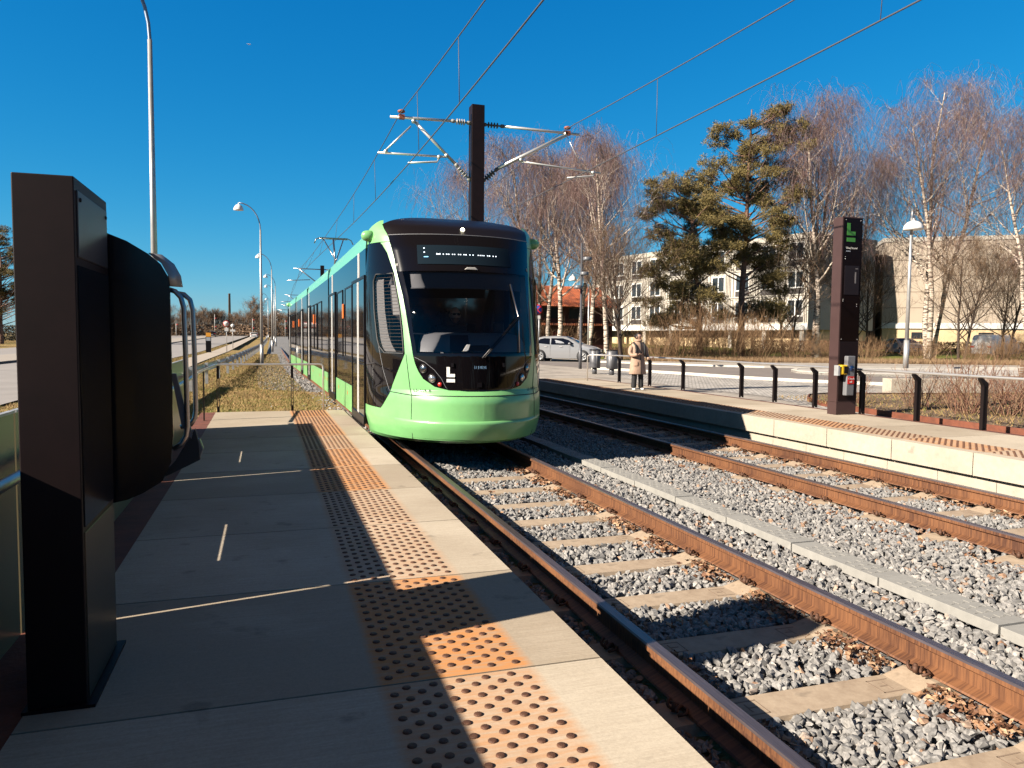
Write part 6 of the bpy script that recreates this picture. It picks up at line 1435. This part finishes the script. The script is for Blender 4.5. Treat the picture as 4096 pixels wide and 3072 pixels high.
SH = [(s1, 'broad bare brown shrub under the left pine', 26.6, 45.6, .95), (s2, 'low bare shrub right of the woman at the lawn edge', 24.8, 45.2, .8), (s1, 'bare shrub between the two pine trunks', 29.5, 45.5, .92), (s1, 'bare thicket under the large pine', 32.3, 45.0, .78), (s2, 'bare thicket right of the large pine trunk', 34.6, 43.9, .8), (s1, 'bare shrub left of the tall birch foot', 37.0, 43.2, .42), (s2, 'tangled bare shrub at the foot of the tall birch', 39.3, 42.0, .6),
      (s2, 'bare shrub right behind the brown pillar', 42.5, 40.6, .6), (s2, 'bare shrub in front of the silver car', 45.0, 38.8, .5), (s1, 'bare thicket in front of the beige wall base', 47.2, 38.2, .5), (s2, 'bare shrub in front of the white van', 49.2, 36.8, .45), (s2, 'bare shrub at the right edge under the leaning birch', 51.2, 35.0, .45), (s1, 'bare brown bush left of the house door', 18.0, 57.0, .8), (s2, 'bare bush in front of the house right of the leaning birch', 23.0, 58.0, .9), (s2, 'low bush in front of the yellow wall left of the woman', 25.5, 52.0, .55)]
for i, (p, lab, x, y, s) in enumerate(SH):
    o = p if not p.get('used') else p.copy()
    if o is not p: COL.objects.link(o)
    p['used'] = 1; o['used'] = 1; o.location = (x, y, .22); o.scale = (s, s, s); o.rotation_euler = (0, 0, i * 1.3); tag(o, lab, 'shrub', 'bare shrubs along the side road')
M['weed'] = attr_mat('weed_blades', [(0, (.12, .065, .03)), (.6, (.26, .16, .085)), (1, (.36, .25, .14))], 1.0, nz=.15)
tag(tufts('dry_weeds', 26000, (23, 54), (-1.5, 3.5), lambda x, y: .2, (.08, .42), M['weed'], wid=.012, seed=14, curve=False, lean=.25), kind='stuff', cat='weeds', label='strip of dry weeds and dead leaves along the back of the side road')
wo = bpy.data.objects['dry_weeds']; me = wo.data; co = np.empty(len(me.vertices) * 3, dtype=np.float32); me.vertices.foreach_get('co', co); co = co.reshape(-1, 3)
bl = np.interp(co[:, 0], [23, 25.4, 29, 36, 48, 60], [45.6, 44.0, 43.0, 40.6, 35.0, 28]); co[:, 1] = bl + co[:, 1]; me.vertices.foreach_set('co', co.ravel()); me.update()
# plants in the planting bed : upright reddish brown dead stems
p1_ = shrub(41, 36, .35, .85, attr_mat('dead_stem', [(0, (.14, .05, .03)), (.6, (.26, .13, .08)), (1, (.40, .26, .15))], .9), 'dead_plant', r=.0045, wide=.35)
pos_ = [(12.3, 13.6, .9, 'first dry perennial from the left behind the brown pillar'), (12.9, 12.4, 1.1, 'dry perennial just right of the brown pillar'), (13.9, 12.7, .7, 'small dry plant at the back of the bed behind the railing'), (12.5, 10.9, .85, 'dry plant before the second railing post right of the pillar'), (13.0, 11.3, 1.45, 'tall reddish dead plant beside the railing post right of the pillar'), (13.2, 10.6, 1.25, 'tall dead plant right of the railing post'),
        (14.3, 11.2, 1.1, 'dead plant in the middle of the bed in front of the concrete wall'), (15.0, 11.6, 1.0, 'dead plant close to the concrete wall in the middle'), (13.8, 9.3, 1.5, 'bushy dead plant left of the last railing post'), (14.7, 9.8, 1.35, 'dead plant right of the last railing post'), (14.1, 8.6, 1.25, 'dead plant near the right photo edge, front row'), (16.3, 11.3, .9, 'dead plant near the concrete wall at the right'), (15.5, 9.9, 1.15, 'dead plant near the right photo edge, back row'), (16.2, 13.2, .8, 'low dead plant before the bench')]
for i, (x, y, s, lab) in enumerate(pos_):
    o = p1_ if i == 0 else p1_.copy()
    if i: COL.objects.link(o)
    o.location = (x, y, .29); o.scale = (s * 1.15, s * 1.15, s); o.rotation_euler = (0, 0, i * 2.1); tag(o, lab, 'plant', 'dead perennials in the planting bed')
tag(tufts('bed_litter', 16000, (11.4, 21), (6, 15.4), lambda x, y: .295, (.02, .09), M['blade'], wid=.006, seed=15, curve=False, lean=.9), kind='stuff', cat='weeds', label='dry grass and dead leaf litter covering the planting bed')
# pines ---------------------------------------------------------------------
M['needle'] = attr_mat('pine_needles', [(0, (.06, .05, .012)), (.5, (.17, .125, .036)), (1, (.30, .22, .07))], .85, nz=.15)
def pine(seed, H, clumps, rtr, lean=(0, 0), lower=()):
    """clumps: list of (height, lateral x, lateral y, radius)"""
    g = np.random.default_rng(seed); sk = Skel(); pts, _ = curve((0, 0, 0), (lean[0], lean[1], 1), H, 14, g, .035, .02)
    sk.tube(pts, rtr * (1 - .85 * np.linspace(0, 1, 15)), 9, .5); cent = []
    for (h, lx, ly, r) in clumps:
        hh = max(.18 * H, h - abs(lx) * .35 - abs(ly) * .35 - .3); f = min(hh / H, .97) * 14; k = int(f); p0 = pts[k] + (pts[k + 1] - pts[k]) * (f - k)
        p1 = np.array([pts[min(k, 14)][0] + lx, pts[min(k, 14)][1] + ly, h]); mid = (p0 + p1) / 2 + g.normal(0, .12, 3); mid[2] -= .15
        rb = .03 + .02 * r; sk.tube([p0, mid, p1], [rb * 1.6, rb, rb * .4], 5, .45); cent.append((p1, r))
        for q in range(4): pe = p1 + g.normal(0, .45, 3) * r; sk.tube([mid * .4 + p1 * .6, (p1 + pe) / 2 + g.normal(0, .05, 3), pe], [rb * .5, rb * .35, .01], 3, .3)
    P = []; A = []
    for c, r in cent:
        m = int(36 * r ** 1.5) + 6
        for q in range(m):
            v = g.normal(size=3); v /= np.linalg.norm(v); cc = c + v * np.array([1, 1, .55]) * r * g.uniform(.35, 1.25)
            nn_ = int(g.uniform(40, 62)); u = g.normal(size=(nn_, 3)); u[:, 2] += .35; u /= np.linalg.norm(u, axis=1)[:, None]; P.append(cc + u * np.array([1, 1, .75]) * g.uniform(.03, .32, (nn_, 1))); A.append(u)
    P = np.concatenate(P); A = np.concatenate(A); n = len(P); s_ = g.uniform(.05, .11, n)[:, None]; b = np.cross(A, g.normal(size=(n, 3))); b /= np.linalg.norm(b, axis=1)[:, None]
    V = np.stack([P - A * s_ * .6 - b * s_ * .13, P - A * s_ * .6 + b * s_ * .13, P + A * s_ + b * s_ * .18, P + A * s_ - b * s_ * .18], 1).reshape(-1, 3)
    t = empty('pine_tree'); sk.mesh('trunk', M['bark_pine'], t); np_mesh('crown', V, np.arange(4 * n).reshape(-1, 4), M['needle'], np.repeat(g.random(n), 4), False, t); return t
def clump_set(seed, prof, dens):
    g = np.random.default_rng(seed); out_ = []
    for (h0, h1, xa, xb) in prof:
        n = int((h1 - h0) * (xb - xa) * dens) + 1
        for _ in range(n): x = g.uniform(xa, xb); out_.append((g.uniform(h0, h1), x, g.uniform(-1, 1) * (xb - xa) * .38, g.uniform(.55, 1.15)))
    return out_
# left pine : crown about 5-13 m ; large pine : 6-19 m. lateral = along local x (turned to face the road)
rotp = -.30
pA = pine(51, 12.3, clump_set(1, [(11.0, 12.8, -3.4, 0.4), (9.4, 11.2, -3.9, 2.2), (7.6, 9.4, -3.6, 2.6), (5.8, 7.6, -3.4, 2.8), (3.8, 5.6, -3.8, 1.2), (2.4, 3.8, -3.4, 1.5)], 1.1), .24, lean=(-.02, 0))
pA.rotation_euler = (0, 0, rotp); pA.location = (29.8, 48.4, .25); tag(pA, 'left pine tree with orange brown trunk and rounded crown in front of the pale block', 'tree', 'pine trees')
pB = pine(52, 18.6, clump_set(2, [(17.2, 19.0, 1.0, 3.2), (15.5, 17.3, -2.7, -1.2), (15.4, 17.6, -.6, 3.9), (13.6, 15.5, -3.3, 4.0), (11.8, 13.7, -4.9, 3.6), (10.2, 11.9, -4.6, 3.6), (8.6, 10.3, -2.6, 3.4), (7.0, 8.8, -2.8, 3.4), (5.0, 6.6, 1.2, 4.2), (3.0, 4.6, -2.0, 2.8)], 1.0), .30, lean=(.015, 0))
pB.rotation_euler = (0, 0, rotp); pB.location = (34.6, 50.2, .25); tag(pB, 'largest pine tree with tall ragged crown against the sky', 'tree', 'pine trees')
# left side trees ----------------------------------------------------------------
pC = pine(53, 15.0, clump_set(3, [(12.5, 15.6, -3.4, 3.4), (9.5, 12.5, -5.2, 5.2), (6.5, 9.5, -5.6, 5.6), (4.0, 6.5, -5.4, 5.4)], .8), .32); pC.location = (-35.2, 119, -.1); tag(pC, 'dark evergreen tree behind the near pillar at the left photo edge', 'tree')
pD = copy_tree(pC); pD.location = (-33.5, 225, 1.0); pD.scale = (.72, .72, .62); tag(pD, 'dark evergreen tree across the road, seen right of the steel bars', 'tree')
fb = birch(61, 9.0, 3.4, 1500, 'bark_brown', 'twig_brown', droop=.12, twl=(.8, 1.8), limb_from=.2, dens=20, twr=.03, r0=.16)
big = copy_tree(fb); big.location = (-5.9, 250, 1.3); big.scale = (1.25, 1.25, 1.1); tag(big, 'pale wide bare tree rising above the distant tree line', 'tree')
g = np.random.default_rng(77); k_ = 0
spots = []
for i in range(46):
    a = -.20 + (.24) * (i + g.uniform(-.4, .4)) / 46; d = g.uniform(238, 300); spots.append((d * math.sin(a + .02), d * math.cos(a)))
for i, (x, y) in enumerate(spots):
    o = fb if i == 0 else copy_tree(fb); s = g.uniform(.55, .85); o.location = (x, y, 1.2); o.scale = (s * 1.2, s * 1.2, s); o.rotation_euler = (0, 0, g.uniform(0, 6)); tag(o, 'bare brown tree in the distant tree line beyond the junction', 'tree', 'distant bare tree line')
for i, (x, y, s) in enumerate([(-42, 175, .8), (-47, 150, .9), (-36, 150, .7), (-40, 200, .9), (-52, 122, .9), (-45, 100, .8), (-34, 262, 1.0), (-47, 240, 1.0)]):
    o = copy_tree(fb); o.location = (x, y, .6); o.scale = (s * 1.2, s * 1.2, s); o.rotation_euler = (0, 0, i * 1.1); tag(o, 'bare brown roadside tree on the far side of the left road', 'tree', 'bare trees along the left road')
n = 16000; g = np.random.default_rng(18); a_ = g.uniform(-.22, .07, n); d_ = g.uniform(245, 300, n); ptsu = np.stack([d_ * np.sin(a_), d_ * np.cos(a_), 1.2 + 3.6 * g.random(n) ** 1.3], 1)
tag(leafball('undergrowth', ptsu, g.uniform(.2, .5, n), M['twig_brown'], 19), 'brown undergrowth filling the distant tree line', 'undergrowth', kind='stuff')
n = 14000; g = np.random.default_rng(8); u = g.random(n); pts = np.stack([-36 - 8 * g.random(n) , 100 + 130 * u, .3 + u * 1.0 + 2.2 * g.random(n) ** 1.4], 1)
tag(leafball('roadside_hedge', pts, g.uniform(.10, .22, n), attr_mat('dark_hedge', [(0, (.025, .022, .012)), (1, (.10, .08, .04))], .9), 9), 'dark hedge under the trees beyond the left road', 'hedge')

# ================================================================== PEOPLE
def skin_body(name, joints, edges, radii, mat, parent=None, sub=2, root=0):
    me = bpy.data.meshes.new(name); me.from_pydata([tuple(j) for j in joints], edges, []); o = bpy.data.objects.new(name, me); COL.objects.link(o)
    if parent: o.parent = parent
    md = o.modifiers.new('skin', 'SKIN'); md.use_smooth_shade = True
    for i, v in enumerate(me.skin_vertices[0].data): v.radius = radii[i] if hasattr(radii[i], '__len__') else (radii[i], radii[i]); v.use_root = (i == root)
    s = o.modifiers.new('sub', 'SUBSURF'); s.levels = sub; s.render_levels = sub
    me.materials.append(mat); return o
def head_mesh(name, c, s, mat, parent, yaw=0, M0=None):
    """head: ovoid with brow, nose, lips, chin ; faces -y"""
    P = []; nu, nv = 20, 24
    for i in range(nu + 1):
        th = math.pi * i / nu; row = []
        for j in range(nv):
            ph = 2 * math.pi * j / nv; x = math.sin(th) * math.sin(ph); y = -math.sin(th) * math.cos(ph); z = math.cos(th)
            w_ = .076 * (1 - .20 * max(0, -z) ** 1.5); d = .094; hgt = .112
            px, py_, pz = x * w_, y * d, z * hgt
            if y < 0:
                f = math.exp(-((x / .16) ** 2)); py_ -= .020 * f * math.exp(-(((z + .12) / .16) ** 2)); py_ -= .006 * math.exp(-((x / .3) ** 2)) * math.exp(-(((z + .50) / .10) ** 2)); py_ -= .008 * math.exp(-((x / .3) ** 2)) * math.exp(-(((z + .85) / .14) ** 2))
                py_ += .010 * math.exp(-(((abs(x) - .38) / .16) ** 2)) * math.exp(-(((z - .06) / .12) ** 2)); py_ -= .005 * math.exp(-(((z - .22) / .10) ** 2)) * math.exp(-((x / .6) ** 2))
            row.append((px, py_, pz))
        row.append(row[0]); P.append(row)
    mb = MB(); Mx = Matrix.Translation(c) @ Matrix.Rotation(yaw, 4, 'Z') @ Matrix.Scale(s, 4)
    mb.grid([[Mx @ Vector(p) for p in r] for r in P], flip=True)
    for sx in (-1, 1): mb.lathe([(.001, -.008), (.014, -.006), (.020, .004), (.012, .010), (.001, .008)], 8, M=Mx @ Matrix.Translation((sx * .077, .008, -.005)) @ Matrix.Rotation(sx * math.pi / 2, 4, 'Y') @ Matrix.Scale(1.5, 4, (1, 0, 0)))
    o = mb.build(name, mat, parent); return o, Mx
def hand(name, wrist, fwd, palm_n, mat, parent, curl=.5, s=1.0, side=1):
    wrist = Vector(wrist); f = Vector(fwd).normalized(); nrm = Vector(palm_n); nrm = (nrm - f * nrm.dot(f)).normalized(); lat = f.cross(nrm) * side
    J = [wrist, wrist + f * .045 * s, wrist + f * .085 * s]; R = [(.020 * s, .015 * s), (.026 * s, .012 * s), (.030 * s, .012 * s)]; E_ = [(0, 1), (1, 2)]
    L_f = [.070, .078, .073, .058]
    for k in range(4):
        off = (k - 1.5) * .019 * s; b = len(J); p = wrist + f * .085 * s + lat * off; d = f.copy(); J.append(p + f * .006); R.append(.0085 * s); E_.append((2, b)); a = 0
        for q in range(3): a += curl * .5; dd = f * math.cos(a) + nrm * math.sin(a); p = (J[-1] + dd * L_f[k] / 3 * s); J.append(p); R.append((.0085 - .0012 * q) * s); E_.append((len(J) - 2, len(J) - 1))
    b = len(J); J += [wrist + f * .03 * s + lat * -.03 * s, wrist + f * .055 * s + lat * -.048 * s + nrm * .012, wrist + f * .085 * s + lat * -.05 * s + nrm * .026]; R += [.011 * s, .010 * s, .008 * s]; E_ += [(1, b), (b, b + 1), (b + 1, b + 2)]
    return skin_body(name, J, E_, R, mat, parent, 1, 1)
# woman waiting on the far platform
wm = node('person', 'woman in beige coat and black trousers looking at her phone on the far platform', 'person', (9.28, 18.1, .297), .02)
WS = 1.50 / 1.66
e = empty('figure', parent=None); bpy.data.objects.remove(e)
wm.scale = (WS, WS, WS)
# faces -y (to the camera) ; right hand = -x side
def torso_ring(z, a, b, cx_=0, cy_=0, n=26, wr=.0, seed=0):
    g = random.Random(seed + int(z * 100)); return [(cx_ + a * math.cos(2 * math.pi * k / n) * (1 + g.uniform(-wr, wr)), cy_ + b * math.sin(2 * math.pi * k / n) * (1 + g.uniform(-wr, wr)), z) for k in range(n + 1)]
mb = MB(); rings = [(.48, .262, .185), (.50, .268, .19), (.62, .252, .178), (.75, .238, .17), (.86, .222, .162), (.92, .208, .155), (.96, .200, .15), (1.02, .202, .152), (1.12, .210, .155), (1.22, .218, .152), (1.30, .222, .142), (1.36, .20, .125), (1.40, .14, .10), (1.44, .085, .08), (1.49, .088, .085), (1.50, .075, .07)]
P = []
for z, a, b in rings:
    r = torso_ring(z, a, b, wr=.012, seed=3); r[-1] = r[0]; P.append(r)
mb.grid(P, flip=False)
for s in (-1, 1): pass
body_c = mb.build('coat', M['coat'], wm)
# sleeves as skinned limbs
skin_body('sleeve', [(-.19, .0, 1.33), (-.245, .01, 1.20), (-.265, .0, 1.07), (-.235, -.10, 1.02), (-.15, -.19, 1.045), (-.115, -.215, 1.055)], [(0, 1), (1, 2), (2, 3), (3, 4), (4, 5)], [.075, .078, .070, .062, .056, .045], M['coat'], wm)
skin_body('sleeve', [(.19, .0, 1.33), (.25, .0, 1.20), (.28, -.02, 1.06), (.285, -.06, .98), (.28, -.14, .93), (.28, -.17, .92)], [(0, 1), (1, 2), (2, 3), (3, 4), (4, 5)], [.075, .076, .068, .060, .054, .044], M['coat'], wm)
mb = MB(); P = []
for k, (z, a, b, dy) in enumerate(((1.42, .100, .088, .0), (1.45, .125, .115, -.005), (1.50, .120, .125, .01), (1.47, .092, .10, .005))): r = torso_ring(z, a, b, 0, dy); r[-1] = r[0]; P.append(r)
mb.grid(P); mb.build('hood_collar', M['coat'], wm)
mb = MB(); mb.box(-.008, .008, -.200, -.150, .50, 1.40); 
mb = MB(); mb.tube([(.01, -.192, .49), (.01, -.185, .62), (.01, -.176, .75), (.01, -.160, .95), (.01, -.160, 1.12), (.01, -.155, 1.25), (.01, -.13, 1.37), (.01, -.10, 1.43)], .008, 5); mb.build('zip', M['black_matte'], wm)
for s in (-1, 1): mb = MB(); mb.tube([(s * .12 + .02, -.165, .85), (s * .13 + .02, -.17, .74), (s * .20, -.13, .72)], .006, 5); mb.build('pocket_seam', pbr('seam', (.24, .15, .10), .9), wm)
for s in (-1, 1):
    skin_body('trouser_leg', [(s * .085, 0, .60), (s * .105, -.005, .42), (s * .115, .0, .22), (s * .120, .01, .05)], [(0, 1), (1, 2), (2, 3)], [.088, .086, .080, .084], M['trousers'], wm)
    skin_body('shoe', [(s * .120, .06, .038), (s * .128, -.03, .040), (s * .15, -.14, .030)], [(0, 1), (1, 2)], [(.038, .034), (.045, .036), (.036, .024)], M['white'], wm)
    mb = MB(); mb.tube([(s * .145, .12, 1.36), (s * .15, -.02, 1.40), (s * .145, -.125, 1.33), (s * .135, -.165, 1.20), (s * .15, -.155, 1.06), (s * .19, -.08, 1.0)], [.025, .03, .032, .032, .026, .02], 6); mb.build('backpack_strap', M['trousers'], wm)
skin_body('backpack', [(0, .17, .95), (0, .20, 1.12), (0, .18, 1.30)], [(0, 1), (1, 2)], [(.19, .10), (.20, .12), (.16, .09)], M['trousers'], wm)
neck = skin_body('neck', [(0, .005, 1.40), (.0, -.005, 1.50)], [(0, 1)], [.055, .052], M['skin'], wm, 1)
hd, HM = head_mesh('head', (.0, -.022, 1.565), 1.02, M['skin'], wm, yaw=.42)
mb = MB()    # hair drawn back into a knot
P = []
for i in range(13):
    th = math.pi * .62 * i / 12; row = []
    for j in range(21):
        ph = math.pi * (-.5 - .42) + 2 * math.pi * (.92 - .0) * j / 20 - math.pi * 0
        ph = math.pi * (.40 + 1.20 * j / 20); x = math.sin(th) * math.sin(ph); y = -math.sin(th) * math.cos(ph); z = math.cos(th); row.append(HM @ Vector((x * .085, y * .103 + .004, z * .122)))
    P.append(row)
mb.grid(P, flip=True)
P = []
mb.grid([[HM @ Vector((math.sin(th) * math.sin(ph) * .084, -math.sin(th) * math.cos(ph) * .104 + .006, math.cos(th) * .123)) for ph in zr_(0, 2 * math.pi, 20)] for th in zr_(.01, math.pi * .27, 6)], flip=True)
mb.lathe([(.001, -.045), (.035, -.03), (.045, 0), (.035, .03), (.001, .045)], 12, M=HM @ Matrix.Translation((0, .115, .02))); mb.build('hair', M['hair'], wm)
mb = MB()
for s in (-1, 1): mb.lathe([(.009, -.004), (.009, .004), (.001, .006)], 8, M=HM @ Matrix.Translation((s * .030, -.082, .004)) @ Matrix.Rotation(math.pi / 2, 4, 'X'))
for s in (-1, 1): mb = MB(); mb.tube([HM @ Vector((s * (.017), -.090, .022)), HM @ Vector((s * .032, -.088, .027)), HM @ Vector((s * .046, -.080, .022))], .003, 4); mb.lathe([(.009, -.004), (.009, .004), (.001, .006)], 8, M=HM @ Matrix.Translation((s * .030, -.081, .004)) @ Matrix.Rotation(math.pi / 2, 4, 'X')); mb.build('eye', M['hair'], wm)
mb = MB(); mb.tube([HM @ Vector((-.022, -.0905, -.055)), HM @ Vector((0, -.096, -.056)), HM @ Vector((.022, -.0905, -.055))], .004, 4); mb.build('mouth', pbr('lips', (.30, .09, .08), .5), wm)
hand('hand', (-.115, -.22, 1.055), (.75, -.55, .10), (.1, .3, .95), M['skin'], wm, .55, 1.0, -1)
hand('hand', (.28, -.175, .92), (.55, -.8, .15), (.2, .3, .9), M['skin'], wm, .8, 1.0, 1)
ph_ = tag(empty('mobile_phone'), 'dark mobile phone held in the right hand of the woman', 'phone'); ph_.location = wm.location + Vector((-.02 * WS, -.30 * WS, 1.105 * WS)); ph_.rotation_euler = (.35, 0, .4)
mb = MB(); mb.box(-.075, .075, -.036, .036, -.004, .004); mb.build('case', M['black_soft'], ph_, bevel=.003)
# tram driver
dm = Matrix.Translation(TO) @ Matrix.Rotation(-TH, 4, 'Z'); dp = dm @ Vector((-.03, .0, .55))
dr = node('person', 'tram driver with sunglasses in dark clothes sitting behind the windscreen', 'person', dp, -TH)
skin_body('body', [(0, .10, .62), (0, .08, .85), (0, .05, 1.10), (0, .05, 1.24), (.20, .04, 1.16), (.27, -.02, .95), (.20, -.20, .82), (-.20, .04, 1.16), (-.27, -.02, .95), (-.20, -.20, .82), (.11, -.28, .60), (.12, -.36, .15), (.12, -.42, .04), (-.11, -.28, .60), (-.12, -.36, .15), (-.12, -.42, .04)],
          [(0, 1), (1, 2), (2, 3), (2, 4), (4, 5), (5, 6), (2, 7), (7, 8), (8, 9), (0, 10), (10, 11), (11, 12), (0, 13), (13, 14), (14, 15)], [(.18, .13), (.17, .12), (.17, .11), .06, .075, .052, .042, .075, .052, .042, .085, .055, .05, .085, .055, .05], pbr('dark_uniform', (.02, .02, .025), .8), dr)
hd2, HM2 = head_mesh('head', (0, .02, 1.46), 1.05, pbr('driver_skin', (.50, .30, .22), .5), dr)
mb = MB(); P = []
for s in (-1, 1): mb.lathe([(.026, 0), (.024, .004), (.001, .006)], 12, M=HM2 @ Matrix.Translation((s * .031, -.094, .008)) @ Matrix.Rotation(math.pi / 2, 4, 'X') @ Matrix.Scale(.75, 4, (0, 1, 0)))
mb.tube([HM2 @ Vector((-.078, 0, .012)), HM2 @ Vector((-.066, -.07, .014)), HM2 @ Vector((-.03, -.098, .016)), HM2 @ Vector((.03, -.098, .016)), HM2 @ Vector((.066, -.07, .014)), HM2 @ Vector((.078, 0, .012))], .004, 5); mb.build('sunglasses', M['black_gloss'], dr)
mb = MB(); P = []
for i in range(7):
    th = math.pi * (.62 + .33 * i / 6); P.append([HM2 @ Vector((math.sin(th) * math.sin(ph) * .074, -math.sin(th) * math.cos(ph) * .100 - .008, math.cos(th) * .118)) for ph in zr_(-1.2, 1.2, 12)])
mb.grid(P, flip=True); mb.build('beard', pbr('beard', (.16, .08, .05), .9), dr)
for s in (-1, 1): hand('hand', (s * .19, -.23, .81), (-s * .3, -.9, .0), (0, 0, -1), M['skin'], dr, .7, 1.0, s)
for o in bpy.data.objects:
    if 'used' in o: del o['used']
# unseen trees added behind the viewer : they darken what the windscreen mirrors
g = np.random.default_rng(91); n = 26000; xb_ = g.uniform(-70, 95, n); hb = 9 + 3.5 * np.sin(xb_ * .23) + 2 * np.sin(xb_ * .61)
ptb = np.stack([xb_, -46 + g.normal(0, 2.5, n), -.2 + hb * g.random(n) ** .8], 1)
tag(leafball('unseen_woods', ptb, g.uniform(.35, .8, n), M['hedge'], 92), 'unseen brown belt of trees added behind the viewer to darken windscreen reflections', 'trees', kind='stuff')
